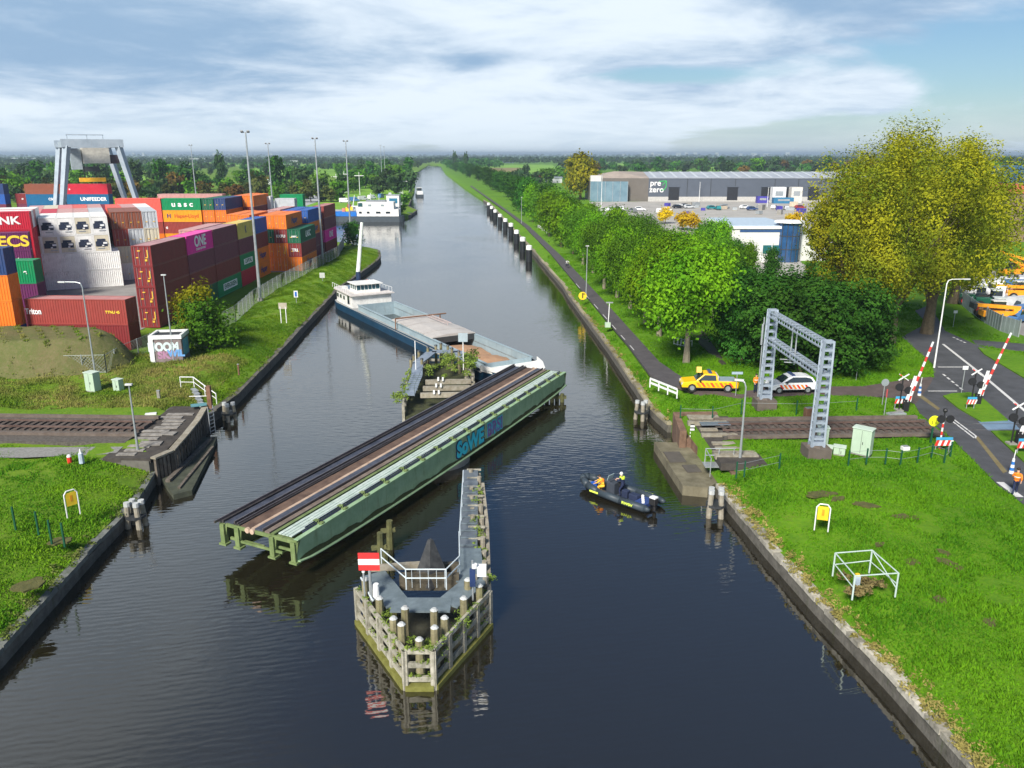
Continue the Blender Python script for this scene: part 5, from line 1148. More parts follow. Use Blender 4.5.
for i, (u, v, tv, k, s_) in enumerate(((712, 318, 252, 'near2', 1.1), (700, 300, 240, 'near0', 1.1), (672, 290, 226, 'near2', 1.15), (655, 278, 226, 'near1', 1.1), (690, 278, 232, 'near3', 1.1), (640, 262, 214, 'near1', 1.1), (722, 285, 238, 'near1', 1), (615, 250, 208, 'mid1', 1.1), (590, 236, 204, 'mid1', 1.1), (570, 228, 197, 'mid0', 1.1), (735, 300, 246, 'near1', 1), (700, 262, 228, 'near1', 1), (735, 276, 240, 'mid2', .7), (770, 285, 248, 'mid2', .7), (808, 292, 262, 'mid2', .7), (722, 268, 222, 'mid1', .7), (708, 262, 219, 'mid0', .8), (748, 280, 243, 'mid1', .6))):
    x_, y_ = at(u, v); z_ = atY(u, tv, y_)[1]; b_ = 8.8 if k[0] == 'n' else 10
    tree(k, 'rounded green tree in the dense belt between the cycle path row and the industrial estate', (x_, y_, 0), z_/b_*s_*.85, G2, sz=z_/b_)
for i, (u, v, tv, k) in enumerate(((558, 229, 188, 'mid0'), (545, 222, 184, 'mid2'), (515, 200, 176, 'mid2'), (508, 197, 174, 'mid2'), (500, 192, 171, 'mid2'), (493, 190, 170, 'mid2'), (486, 184, 167, 'mid2'), (478, 181, 166, 'mid2'), (470, 178, 164, 'mid2'), (463, 174.5, 163, 'mid2'), (456, 172, 162, 'mid2'), (450, 169, 160, 'mid2'))):
    x_, y_ = at(u, v); z_ = atY(u, tv, y_)[1]; tree(k, f'dark round tree by the far right bank, {on[i]} beyond the bright row', (x_, y_, 0), z_/10*1.05, 'dark trees along the far right bank', sz=z_/10)
# big poplars at the right
def poplar(label, loc, h, r, seed, n, lm='poplar', stems=9, zlo=.2):
    g = random.Random(seed); L = []
    for i in range(stems*3):
        a_ = g.uniform(0, 6.28); q = r*g.uniform(.1, 1.0)**.8; top = h*(1-.16*(q/r)**3)*g.uniform(.88, 1.0); hh = h*g.uniform(.16, .24)
        L.append((math.cos(a_)*q, math.sin(a_)*q, top-hh*.9, r*.17, r*.17, hh))
    for i in range(stems*3):
        a_ = g.uniform(0, 6.28); q = r*g.uniform(.3, .95); z = h*g.uniform(zlo, .7); k = math.sin(math.pi*(.22+.62*z/h))
        L.append((math.cos(a_)*q*k, math.sin(a_)*q*k, z, r*.26, r*.26, h*.12))
    t = thing('poplar_tree', label, 'tree', loc, 0, 'tall poplars at the crossing')
    link('crown', crown_mesh('crown', L, int(n*2.5), .155, LM[lm], seed, r*.14), t)
    b = MB(); b.path([(0, 0, -.3), (.1, 0, h*.12), (.2, .1, h*.4)], [.85, .6, .35], 9)
    for i in range(14):
        a_ = g.uniform(0, 6.28); q = r*g.uniform(.3, .8); b.path([(0, 0, h*.1+g.uniform(0, .15)*h), (math.cos(a_)*q*.45, math.sin(a_)*q*.45, h*.42), (math.cos(a_)*q*.9, math.sin(a_)*q*.9, h*g.uniform(.55, .68))], [.28, .14, .03], 5)
    b.build('trunk', BARK, t)
poplar('huge yellow green poplar with spreading crown beside the level crossing road', (44.6, 92, 0), 25.2, 10.4, 3, 34000)
poplar('large darker poplar right of the biggest one in front of the machine yard', (51.6, 97, 0), 24.6, 6.0, 4, 16000, zlo=.36)
poplar('smaller yellowing poplar left of the biggest one', (40.2, 95, 0), 22.0, 5.2, 5, 12000)
poplar('olive poplar at the right edge behind the machine yard', (66, 118, 0), 15, 4.2, 6, 6000)
tree_kind('ytree', 10, 4.2, .8, 14, 5000, .4, 'yellow', 91, .3)
tree('ytree', 'yellow leaved tree left of the grey warehouse', (33.5, 400, 0), 1.9, None, sz=2.2)
# dark broad shrubbery between the catenary portal and the poplars
for i, (u, v, tv, s_) in enumerate(((742, 360, 278, 1.1), (770, 366, 276, 1.2), (800, 372, 280, 1.15), (828, 374, 282, 1.15), (852, 370, 290, 1.1), (868, 362, 312, 1.0), (760, 340, 274, 1.1), (800, 345, 272, 1.1), (840, 345, 285, 1.1), (735, 330, 268, 1.0))):
    x_, y_ = at(u, v); z_ = atY(u, tv, y_)[1]; k = 'dk%d' % (i % 3)
    if k not in _tr: tree_kind(k, 8, 4.3, .1, 26, 16000, .17, 'dark', 80+i, .25, clump=.75)
    tree(k, 'dark green broad laurel mass behind the catenary portal and the white car', (x_, y_, 0), z_/8*s_*.92, 'dark evergreens behind the white car', 'evergreen_tree', 'evergreen', sz=z_/8)
# left bank bushes
tree('bush_mid', 'dense green bush beside the graffiti hut, in front of the container row', (-34.9, 88.6, 0), 1.28, None, 'bush', 'bush', sz=1.2)
tree('bush_olive', 'yellow green bush leaning against the dark maroon corner stack', (-37.3, 92.5, 0), 1.2, None, 'bush', 'bush', sz=1.3)
tree('bush_olive', 'upright yellow bush between the corner stack and the green bush', (-38.6, 94.0, 0), .95, None, 'bush', 'bush', sz=1.05)
tree('shrub_dark', 'dark bush at the canal corner beside the farthest container stack', (-38.7, 196, 0), 1.1, None, 'bush', 'bush', sz=1.5)
# tree belt behind the yard and far trees, seen one by one
g = random.Random(21)
def farrow(n, u0, u1, v0, v1, kinds, s0, s1, label, group, seed):
    g = random.Random(seed)
    for i in range(n):
        u = u0+(u1-u0)*(i+g.uniform(0, 1))/n; v = g.uniform(v0, v1); x_, y_ = at(u, v); c_ = g.choice(kinds); s_ = g.uniform(s0, s1)
        tree(g.choice(('far_', 'farb_'))+c_, label, (x_, y_, 0), s_, group, sz=s_*g.uniform(.85, 1.25))
farrow(46, -10, 345, 197, 203, ['olive', 'mid', 'blue', 'olive', 'rusty'], .65, 1.0, 'small olive tree in the nearer belt behind the container yard', 'trees of the nearer belt behind the yard', 1)
farrow(24, -10, 330, 188, 196, ['dark', 'blue', 'mid', 'blue'], .9, 1.4, 'dark tree in the taller belt behind the container yard', 'trees of the taller belt behind the yard', 2)
farrow(22, -10, 395, 172, 184, ['blue', 'mid', 'dark'], .8, 1.2, 'round tree among the bright meadows beyond the container yard', 'trees among the meadows', 3)
farrow(26, 340, 412, 172, 196, ['dark', 'mid', 'blue'], .8, 1.2, 'dark tree lining the left bank of the far canal', 'trees lining the far left bank', 4)
farrow(44, 590, 1030, 170, 178, ['blue', 'dark', 'mid', 'blue', 'rusty'], 1.0, 1.5, 'dusky tree in the belt behind the warehouse', 'trees behind the warehouse', 5)
farrow(16, 500, 600, 178, 186, ['dark', 'blue', 'mid'], .7, 1.0, 'dark tree around the meadow left of the warehouse', 'trees around the far meadow', 6)
farrow(22, 715, 860, 225, 290, ['mid', 'dark', 'bright'], .35, .6, 'low tree beside the white office building', 'low trees round the office', 7) if False else None
for (u, v, tv, lb) in ((454.5, 169, 151, 'left one of two tall dark poplars at the far right bank'), (466.5, 172, 152, 'right one of two tall dark poplars at the far right bank'), (221, 190, 151, 'tall dark pointed tree rising above the belt behind the yard'), (705, 176, 156, 'tall dark pointed tree behind the grey warehouse')):
    x_, y_ = at(u, v); z_ = atY(u, tv, y_)[1]; t = tree('farb_blue', lb, (x_, y_, 0), z_/12*.42, None, sz=z_/12)
# far woods that read as one mass
def wood(name, label, regions, n, size, lm, seed):
    g = np.random.default_rng(seed); P_ = []
    per = 16
    tot = []
    for (u0, u1, y0, y1, cnt, hgt) in regions:
        y = 1/g.uniform(1/y1, 1/y0, cnt); u = g.uniform(u0, u1, cnt); x = (u-512)/F*(y*cp+5)
        keep = np.array([not (bank(LB, float(b_))-2 < float(a_) < bank(RB, float(b_))+6) for a_, b_ in zip(x, y)]); x, y = x[keep], y[keep]
        m_ = len(x); h_ = hgt*g.uniform(.55, 1.1, m_)
        c = np.stack([x, y, h_*.45], 1); s = np.stack([h_*.55, h_*.55, h_*.45], 1)
        d = g.normal(size=(m_, per, 3)); d /= np.linalg.norm(d, axis=2, keepdims=True); d[..., 2] = np.abs(d[..., 2])*1.1-.1
        p = c[:, None]+d*s[:, None]*g.uniform(.55, 1, (m_, per, 1)); sz_ = np.repeat(h_[:, None]*.20, per, 1)
        tot.append((p.reshape(-1, 3), d.reshape(-1, 3), sz_.reshape(-1)))
    p = np.concatenate([a_[0] for a_ in tot]); d = np.concatenate([a_[1] for a_ in tot]); sz_ = np.concatenate([a_[2] for a_ in tot])[:, None]
    n_ = len(p); nr = d+g.normal(size=(n_, 3))*.4; nr /= np.linalg.norm(nr, axis=1, keepdims=True); a_ = np.cross(nr, g.normal(size=(n_, 3))); a_ /= np.linalg.norm(a_, axis=1, keepdims=True); b_ = np.cross(nr, a_)
    v = np.stack([p-a_*sz_, p-b_*sz_, p+a_*sz_, p+b_*sz_], 1).reshape(-1, 3)
    me = bpy.data.meshes.new(name); me.vertices.add(4*n_); me.vertices.foreach_set('co', v.ravel()); me.loops.add(4*n_); me.loops.foreach_set('vertex_index', np.arange(4*n_, dtype=np.int32)); me.polygons.add(n_); me.polygons.foreach_set('loop_start', np.arange(0, 4*n_, 4, dtype=np.int32)); me.materials.append(LM[lm]); me.update(calc_edges=True)
    o = link(name, me); tag(o, kind='stuff'); return o
wood('far_wood', '', [(-120, 440, 1000, 1600, 260, 12), (-150, 430, 1600, 6000, 2200, 13), (560, 1200, 900, 1700, 350, 13), (430, 1200, 1700, 6000, 2600, 15), (-200, 1250, 6000, 12000, 1500, 22)], 0, 1, 'blue', 5)
wood('far_wood', '', [(-120, 400, 900, 2500, 350, 10), (600, 1200, 900, 2600, 450, 12), (440, 500, 1200, 2600, 200, 14)], 0, 1, 'dark', 6)
# meadows far away
MEAD = mat('bright_meadow', (.14, .30, .03), .9, scale=.02, col2=(.22, .40, .05), spec=.1); MEADB = mat('brown_field', (.20, .17, .07), .9, scale=.02, col2=(.26, .22, .10), spec=.1)
DARKF = mat('dull_pasture', (.06, .12, .02), .9, scale=.01, col2=(.10, .18, .03), spec=.1)
def field(pix, m, z): sheet('field', [at(u, v) for u, v in pix], m, z, skirt=.1)
field([(0, 186), (90, 186), (95, 197), (0, 198)], MEAD, .1); field([(0, 173), (130, 173), (190, 176), (190, 180), (0, 181)], MEAD, .1); field([(255, 168), (330, 168), (420, 171), (400, 176), (255, 176)], MEAD, .1); field([(60, 164), (330, 163.5), (340, 166), (50, 167)], MEAD, .2); field([(600, 163.5), (1100, 163.5), (1100, 165.5), (610, 165.5)], MEAD, .2)
field([(380, 181), (412, 178), (408, 196), (345, 210), (300, 208)], MEAD, .1)
field([(478, 165), (552, 164.5), (562, 174.5), (500, 176)], MEAD, .15); field([(484, 168), (522, 168), (528, 172.6), (495, 173)], MEADB, .3); field([(690, 165), (760, 165), (770, 168), (700, 169)], MEAD, .15); field([(720, 168), (800, 168), (830, 171), (720, 172)], DARKF, .1)
field([(960, 166), (1100, 166), (1100, 169), (970, 169)], MEAD, .12)
# ---------------- roads and paths on the right bank
def pp(l, z=0.): return [at(u, v, z) for u, v in l]
sheet('cycle_path', pp([(677, 386.5), (650, 374.5), (628, 345), (590, 300), (549, 251.5), (524, 226), (503.5, 209.6), (480, 193), (470, 186), (471.5, 185.5), (482, 193), (505.5, 209), (529, 226), (562, 256.6), (605, 302), (644, 345), (659.5, 362), (683, 378), (700, 382)]), ASPHALT_B, .034)
sheet('service_road', pp([(677, 386.5), (700, 380), (736, 387), (810, 387), (863, 386.5), (902, 380.5), (931, 377), (945, 385), (916, 405), (902, 398.5), (863, 396.5), (824, 395), (740, 398), (700, 394)]), mat('brown_asphalt', (.075, .055, .052), .85, scale=1, col2=(.12, .095, .09), bump=.2, streak=.4), .040)
sheet('road', pp([(902, 337), (927, 323.5), (915, 311), (930, 305), (945, 331), (976, 345), (1024, 362), (1060, 372), (1500, 500), (1700, 1000), (1500, 1000), (1060, 531), (1000, 487.5), (951, 438), (920, 414), (915, 405), (930, 385), (934, 377), (933, 364.5)]), ASPHALT, .046)
sheet('side_road', pp([(976, 345), (972, 340), (1024, 344), (1060, 348), (1060, 356), (1010, 350)]), ASPHALT, .040)
def verge(pix, z=.14): return sheet('grass_verge', pp(pix, .1), GRASS, z)
verge([(943, 396), (952, 393.5), (970, 392.5), (980, 396), (1008, 420), (981, 421.5), (958, 408)]); verge([(991, 431), (1016, 431), (1024, 440), (1040, 470), (1024, 462)])
verge([(978, 347.5), (1010, 353), (1060, 362), (1060, 392), (1034, 384), (1004, 366), (984, 354)])
sheet('crossing_plates', pp([(978, 422), (1011, 420.5), (1020, 430), (988, 431)]), mat('blue_grey_rubber_plates', (.12, .20, .30), .4, scale=1, col2=(.18, .27, .38)), .056)
def paint(pix, w=.12, name='road_marking', m=LINE, z=.062):
    q = [Vector((*at(*p_, z), 0)) for p_ in pix]; b = MB()
    for a_, c_ in zip(q, q[1:]):
        d = (c_-a_).normalized(); n_ = Vector((-d.y, d.x, 0))*w/2; b.add([(p.x, p.y, z) for p in (a_-n_, c_-n_, c_+n_, a_+n_)], [(0, 1, 2, 3)])
    return struct(b.build(name, m))
paint([(943, 344), (980, 373), (1015, 402.5), (1060, 440)], .3); paint([(938, 367), (968, 367)], .25); paint([(928, 391), (957, 391)], .2)
for k in range(5): q = (943+4.2*k, 374+3.4*k); paint([q, (q[0]+2.6, q[1]+2.1)], .2)
for k in range(4): q = (953+3.5*k, 337+1.6*k); paint([q, (q[0]+2, q[1]+1)], .25)
paint([(947, 417), (975, 438.5)], .14); paint([(950, 416.5), (976, 436)], .14)
for p_, q in zip([(947, 417), (975, 438.5)], [(950, 416.5), (976, 436)]): paint([p_, q], .14)
paint([(1000, 482), (1020, 497)], .5)
for k in range(7): u = 634-9*k; v = 350-10.3*k; paint([(u, v), (u-4, v-4.6)], .10)
b = MB(); q = pp([(918, 397), (925, 404), (935, 412), (945, 420)]); 
sheet('dirt_strip', pp([(975, 438), (978, 437), (1007, 472), (1003, 474)]), mat('dirt', (.14, .11, .05), .95, col2=(.2, .17, .09)), .058)
sheet('dirt_strip', pp([(917, 396), (921, 395), (940, 409), (938, 411)]), MATS['dirt'], .058)
sheet('ditch', pp([(700, 326), (726, 364), (722, 366), (676, 318)], 0), mat('ditch_mud', (.03, .03, .025), .6, col2=(.08, .07, .05)), .05)
# industrial ground
sheet('industrial_pavement', pp([(580, 214), (590, 202), (1100, 198), (1100, 224), (860, 228), (800, 262), (860, 300), (735, 290), (700, 240)]), mat('pale_paving', (.30, .29, .27), .85, scale=.15, col2=(.45, .43, .40), streak=.3), .05)
sheet('machine_yard', pp([(955, 286), (1000, 268), (1200, 262), (1200, 345), (1035, 340), (985, 322), (964, 305)]), YARD, .05)
# ---------------- barriers and crossing furniture
RW = [mat('signal_red', (.70, .04, .03), .45), white]
def barrier(label, loc, foot_rz, tip, long_):
    t = thing('crossing_barrier', label, 'barrier', loc, 0, 'raised level crossing barriers')
    b = MB(); b.box((0, 0, .55), (.45, .4, 1.1)); b.build('drive_housing', black, t, bevel=.03)
    b = MB(); b.tube((-.5, .1, 0), (-.5, .1, 3.1), .06); b.build('post', black, t)
    b = MB()
    for s_ in (-1, 1): b.bar((-.5-.42*s_, .02, 3.05+.28), (-.5+.42*s_, .02, 3.05-.28), .12, .06)
    b.build('saltire', white, t)
    b = MB(); b.bar((-.9, .0, 3.3), (-.7, -.0, 3.18), .13, .07); b.build('saltire_end', RW[0], t)
    for x_, z_ in ((-.82, 2.2), (.0, 1.9)): b = MB(); b.tube((x_, -.05, z_), (x_, -.17, z_), .34, .34, 14); b.box((x_*.5-.25, 0, z_), (.5, .05, .06)); b.build('warning_lamp', black, t)
    tx, tz = tip; b = MB(); n_ = 12
    for i in range(n_): b.m = i % 2; b.tube((.15+(tx)*i/n_, -.1, 1.0+(tz-1.0)*i/n_), (.15+tx*(i+1)/n_, -.1, 1.0+(tz-1.0)*(i+1)/n_), .12*(1-.3*i/n_), .12*(1-.3*(i+1)/n_), 6)
    b.build('boom', RW, t)
    b = MB(); b.add([(-.25, -.16, .9), (.32, -.16, .9), (.55, -.13, 3.2), (.30, -.13, 3.2)], [(0, 1, 2, 3)]); b.bar((.0, -.16, .9), (.35, -.14, 3.2), .2, .05); b.build('counterweight_arm', white, t)
    b = MB(); b.box((-.5, .1, .06), (.6, .6, .12)); b.build('footing', concrete, t)
    return t
barrier('raised red and white barrier boom on the path side left of the crossing', (*at(905, 411), 0), 0, (1.35, 6.2), 6)
barrier('raised red and white barrier boom on the grass island in the middle', (*at(977, 405), 0), 0, (1.7, 6.6), 6)
barrier('raised red and white barrier boom cut by the right picture edge', (*at(1018, 446), .14), 0, (.55, 6.4), 6)
def board_rw(label, loc, w_, h_, z_, rz=0, back=True):
    t = thing('striped_board', label, 'barrier board', loc, rz); b = MB()
    for x_ in (-w_*.4, w_*.4): b.tube((x_, .06, 0), (x_, .06, z_+h_), .04)
    b.build('posts', galv, t); b = MB(); n_ = 6; 
    for i in range(n_): b.m = i % 2; x0 = -w_/2+w_*i/n_; b.add([(x0, 0, z_), (x0+w_/n_, 0, z_), (x0+w_/n_+.12, 0, z_+h_), (x0+.12, 0, z_+h_)], [(0, 1, 2, 3)]); b.add([(x0, .03, z_), (x0+w_/n_, .03, z_), (x0+w_/n_+.12, .03, z_+h_), (x0+.12, .03, z_+h_)], [(3, 2, 1, 0)])
    b.build('striped_panel', RW, t)
    b = MB(); b.box((.05, .02, z_+h_+.14), (w_, .05, .2)); b.build('blue_top_rail', mat('sky_blue', (.06, .35, .62), .4), t); return t
board_rw('red white striped board with blue top beside the green cabinets', (*at(942, 452), 0), 1.25, .42, .5)
board_rw('white and red striped board left of the left barrier', (*at(899, 410), 0), .95, .4, .6)
board_rw('striped board beside the middle barrier on the island', (*at(970, 410), .14), .8, .4, .4)
board_rw('striped board at the foot of the right edge barrier', (*at(1023, 455), .14), 1.1, .5, .4)
def signal_post():
    t = thing('crossing_signal', 'short signal post with two black lamp discs beside the yellow disc', 'traffic signal', (*at(939, 450), 0)); b = MB(); n_ = 8
    for i in range(n_): b.m = i % 2; b.tube((0, 0, 2.4*i/n_), (0, 0, 2.4*(i+1)/n_), .07)
    b.build('striped_post', RW, t)
    for x_ in (-.25, .42): b = MB(); b.tube((x_, -.05, 2.5), (x_, -.16, 2.5), .3, .3, 14); b.build('lamp_disc', black, t)
    b = MB(); b.tube((0, 0, 2.4), (0, 0, 3.1), .05); b.ball((0, 0, 3.15), .18, 8); b.build('bell', black, t)
signal_post()
t = thing('yellow_disc_sign', 'big round yellow disc on a dark green post in front of the crossing', 'sign', (*at(930, 446), 0)); b = MB(); b.tube((0, -.05, 2.05), (0, -.1, 2.05), .42, .42, 20); b.build('disc', mat('lime_yellow', (.80, .85, .02), .5), t)
b = MB(); b.box((0, 0, .75), (.12, .1, 1.5)); b.build('post', mat('dark_green_paint', (.01, .08, .04), .5), t); b = MB(); b.box((.12, -.115, 2.1), (.1, .01, .5)); b.box((-.15, -.115, 1.95), (.12, .01, .3)); b.build('dark_symbol', mat('olive_symbol', (.4, .38, .02), .6), t)
def simple_sign(label, loc, h_, kind, rz=0):
    t = thing('road_sign', label, 'road sign', loc, rz); b = MB(); b.tube((0, 0, 0), (0, 0, h_), .04); b.build('post', galv, t)
    if kind == 'disc': b = MB(); b.tube((0, -.04, h_), (0, -.07, h_), .34, .34, 16); b.build('disc', mat('grey_sign_back', (.35, .40, .42), .4, .3), t)
    if kind == 'tee': b = MB(); b.box((0, 0, h_), (1.0, .08, .22)); b.build('name_plate', mat('pale_blue_plate', (.35, .45, .55), .4), t)
    if kind == 'red': b = MB(); b.tube((0, 0, h_-.7), (0, 0, h_), .055); b.build('red_band', mat('dull_red', (.45, .08, .08), .5), t)
    if kind == 'dir': b = MB(); b.box((0, -.05, h_), (.5, .04, .35)); b.build('panel', white, t)
    return t
simple_sign('round sign seen from behind on a grey post by the brown road', (*at(882, 405), 0), 2.1, 'disc'); simple_sign('thin post with red band in the grass left of the barrier', (*at(884, 415), 0), 2.3, 'red')
simple_sign('small name plate on a post beside the yellow pickup', (*at(735.5, 396), 0), 2.2, 'tee'); simple_sign('low white sign post beside the main road junction', (*at(961, 394), .14), 2.4, 'dir'); simple_sign('thin post at the hedge left of the crossing', (*at(856, 380), 0), 1.6, 'none')
simple_sign('small white sign under the poplar beside the main road', (*at(953, 327), 0), 2.0, 'dir')
def bollard(label, uv):
    t = thing('bollard', label, 'bollard', (*at(*uv), .06), 0, 'blue and white bollards'); b = MB()
    for i in range(5): b.m = i % 2; b.tube((0, 0, .22*i), (0, 0, .22*(i+1)), .17-.018*i, .17-.018*(i+1), 10)
    b.build('body', [white, mat('bollard_blue', (.03, .16, .50), .4)], t); b = MB(); b.tube((0, 0, 1.1), (.04, 0, 1.75), .03); b.build('antenna_rod', white, t)
bollard('blue and white ringed bollard behind the left barrier', (919, 396)); bollard('blue and white ringed bollard beside the walking worker', (1011, 474))
def vest(tt, J):
    b = MB(); b.tube(Vector(J['che'])+Vector((0, 0, -.18)), Vector(J['che'])+Vector((0, 0, .14)), .205, .2, 12); v_ = b.build('orange_vest', vo, tt)
    b = MB(); b.tube(Vector(J['che'])+Vector((0, 0, -.08)), Vector(J['che'])+Vector((0, 0, -.02)), .212, .212, 12); b.build('reflective_band', refl, v_)
person('person in orange reflective vest and dark trousers walking on the cycle path', (*at(1014, 495), .06), R(150), vo, navy, 'walk', vest)
person('person in orange jacket standing between the pickup and the white car', (*at(755, 393), .05), R(20), vo, navy, 'stand', vest)
# cyclist
def cyclist():
    x_, y_ = at(567, 268); t = thing('bicycle', 'bicycle ridden along the cycle path by the tree row', 'bicycle', (x_, y_, .04), R(20))
    for s_ in (-.52, .52):
        b = MB()
        for i in range(14): a_, c_ = 2*math.pi*i/14, 2*math.pi*(i+1)/14; b.tube((0, s_+.33*math.cos(a_), .34+.33*math.sin(a_)), (0, s_+.33*math.cos(c_), .34+.33*math.sin(c_)), .02, n=5)
        b.build('wheel', rubber, t)
    b = MB(); b.tube((0, .52, .34), (0, .1, .34), .02); b.tube((0, .1, .34), (0, -.4, .85), .02); b.tube((0, .1, .34), (0, .2, .9), .02); b.tube((0, .2, .85), (0, -.4, .85), .02); b.tube((0, -.52, .34), (0, -.38, 1.0), .02); b.tube((-.25, -.36, 1.02), (.25, -.36, 1.02), .02); b.build('frame', black, t)
    person('cyclist in white top riding away up the cycle path', (x_-.02, y_, .36), R(20), mat('white_cloth', (.65, .68, .7), .7), navy, 'crouch')
cyclist()
# ---------------- vehicles
def wheels(t, xs, w_, r=.34):
    for x_ in xs:
        for s_ in (-1, 1):
            b = MB(); b.tube((x_, s_*(w_-.22), r), (x_, s_*w_, r), r, r, 18); q = b.build('wheel', rubber, t)
            b = MB(); b.tube((x_, s_*(w_-.02), r), (x_, s_*(w_+.012), r), r*.62, r*.58, 12); b.build('rim', galv, q)
def shell(mb, prof, w_, wt, zt):
    # side profile lofted across the width; upper points pull inwards
    n = len(prof); zb = min(p[1] for p in prof); vs = []
    for s_ in (-1, 1):
        for x_, z_ in prof:
            k = 0 if z_ < zt[0] else min(1, (z_-zt[0])/(zt[1]-zt[0])); vs.append((x_, s_*(w_+(wt-w_)*k), z_))
    return mb.add(vs, [(i, (i+1) % n, n+(i+1) % n, n+i) for i in range(n)]+[tuple(range(n))[::-1], tuple(range(n, 2*n))])
def car(label, loc, rz, paint_, kind='hatch', stripes=None, group=None, detail=True, bar=False):
    t = thing('pickup_truck' if kind == 'pickup' else 'van' if kind == 'van' else 'parked_car', label, {'pickup': 'pickup', 'van': 'van'}.get(kind, 'car'), loc, rz, group)
    w_ = .92
    if kind == 'pickup':
        low = [(-2.6, .42), (-2.62, .95), (-2.5, 1.02), (-.7, 1.05), (1.05, 1.08), (1.3, 1.05), (2.45, .92), (2.62, .7), (2.6, .42)]; cab = [(-.75, 1.02), (-.6, 1.68), (.25, 1.74), (.55, 1.68), (1.3, 1.06)]
        glz = [(-.58, 1.1), (-.5, 1.58), (.5, 1.60), (1.12, 1.1)]; ws = (-1.65, 1.65); r_ = .39; L = 5.2
    elif kind == 'van':
        low = [(-2.5, .35), (-2.5, 1.0), (2.3, 1.0), (2.5, .85), (2.5, .35)]; cab = [(-2.48, .98), (-2.4, 2.1), (1.0, 2.15), (1.9, 1.1), (2.3, 1.0)]; glz = [(.2, 1.2), (.2, 1.85), (1.1, 1.9), (1.75, 1.2)]; ws = (-1.6, 1.55); r_ = .34; L = 5
    else:
        low = [(-2.2, .38), (-2.25, .8), (-2.15, 1.0), (-1.0, 1.02), (.9, 1.0), (2.0, .86), (2.22, .62), (2.2, .38)]; cab = [(-2.12, .98), (-1.75, 1.5), (-1.2, 1.62), (.1, 1.62), (.45, 1.52), (1.15, 1.0)]
        glz = [(-1.85, 1.06), (-1.6, 1.42), (-1.15, 1.52), (.1, 1.53), (.95, 1.06)]; ws = (-1.35, 1.38); r_ = .34; L = 4.4
    b = MB(); shell(b, low, w_, w_-.06, (.7, 1.1)); bd = b.build('body', paint_, t, bevel=.04 if detail else 0)
    b = MB(); shell(b, cab, w_-.05, w_-.24, (1.05, 1.7)); b.build('cabin', paint_, t, bevel=.03 if detail else 0)
    b = MB(); shell(b, glz, w_-.035 if False else w_-.06+.02, w_-.22+.02, (1.05, 1.7)); b.build('side_windows', glass, t)
    b = MB(); a_, c_ = (cab[-2][0]+.04, cab[-2][1]-.02), (cab[-1][0]+.0, cab[-1][1]+.06); b.add([(c_[0]+.01, -.74, c_[1]), (c_[0]+.01, .74, c_[1]), (a_[0]+.02, .62, a_[1]+.02), (a_[0]+.02, -.62, a_[1]+.02)], [(0, 1, 2, 3)]); b.build('windscreen', glass, t)
    wheels(t, ws, w_+.01, r_)
    if detail:
        for s_ in (-1, 1):
            b = MB(); b.box((L/2-.02, s_*.68, .72), (.12, .36, .18)); b.build('headlight', mat('lamp_glass', (.6, .62, .6), .15), t)
            b = MB(); b.box((-L/2+.0, s_*.76, .82), (.10, .2, .32)); b.build('tail_light', mat('tail_red', (.5, .01, .01), .2), t)
            b = MB(); b.box((.75 if kind != 'pickup' else .95, s_*(w_+.08), 1.12), (.18, .18, .14)); b.build('mirror', black, t)
        b = MB(); b.box((0, 0, .40), (L+.06, 2*w_-.1, .16)); b.build('sill_trim', black, t)
        if kind == 'pickup':
            b = MB(); b.b2(-2.45, -.82, -.74, .74, 1.04, 1.10); b.build('load_bed_cover', mat('bed_grey_blue', (.25, .33, .38), .5), t); b = MB(); b.box((-.72, 0, 1.3), (.1, 1.5, .5)); b.build('rear_guard', mat('pinkish_white', (.65, .5, .48), .5), t)
    if bar: b = MB(); b.box((.0, 0, 1.80 if kind == 'pickup' else 1.68), (.3, 1.2, .12)); b.build('light_bar', mat('bar_dark', (.05, .08, .2), .3), t)
    if stripes:
        for s_ in (-1, 1):
            b = MB(); x0, x1, n_, z0, z1 = stripes
            for i in range(n_):
                x_ = x0+(x1-x0)*i/n_; ww = (x1-x0)/n_*.55; b.m = i % 2
                b.add([(x_, s_*(w_+.006), z0), (x_+ww, s_*(w_+.006), z0), (x_+ww+.3, s_*(w_-.012), z1), (x_+.3, s_*(w_-.012), z1)], [(0, 1, 2, 3) if s_ < 0 else (3, 2, 1, 0)])
            b.build('chevron_stripes', [mat('stripe_red', (.75, .07, .03), .4), mat('stripe_orange', (.90, .25, .03), .4)], t)
    return t
ypaint = mat('yellow_car_paint', (.88, .52, .01), .25, var=.03, spec=.6); wpaint = mat('white_car_paint', (.78, .80, .82), .25, var=.03, spec=.6)
x_, y_ = at(708, 390); t = car('yellow pickup with red chevrons and open roof beacon stopped on the brown road', (x_, y_, .05), R(176), ypaint, 'pickup', (-2.2, 1.2, 8, .50, .92), bar=True)
b = MB(); b.box((1.0, .1, 1.95), (.45, .5, .55), rx=.3); b.build('roof_board', mat('yellow_board', (.8, .55, .1), .5), t); b = MB(); b.box((-2.2, -.95, .75), (.5, .02, .4)); b.build('red_corner_panel', MATS['stripe_red'], t)
x_, y_ = at(789.5, 391.5); car('white hatchback with orange stripes parked behind the catenary portal', (x_, y_, .05), R(184), wpaint, 'hatch', (-1.5, 1.3, 7, .46, .86), bar=True)
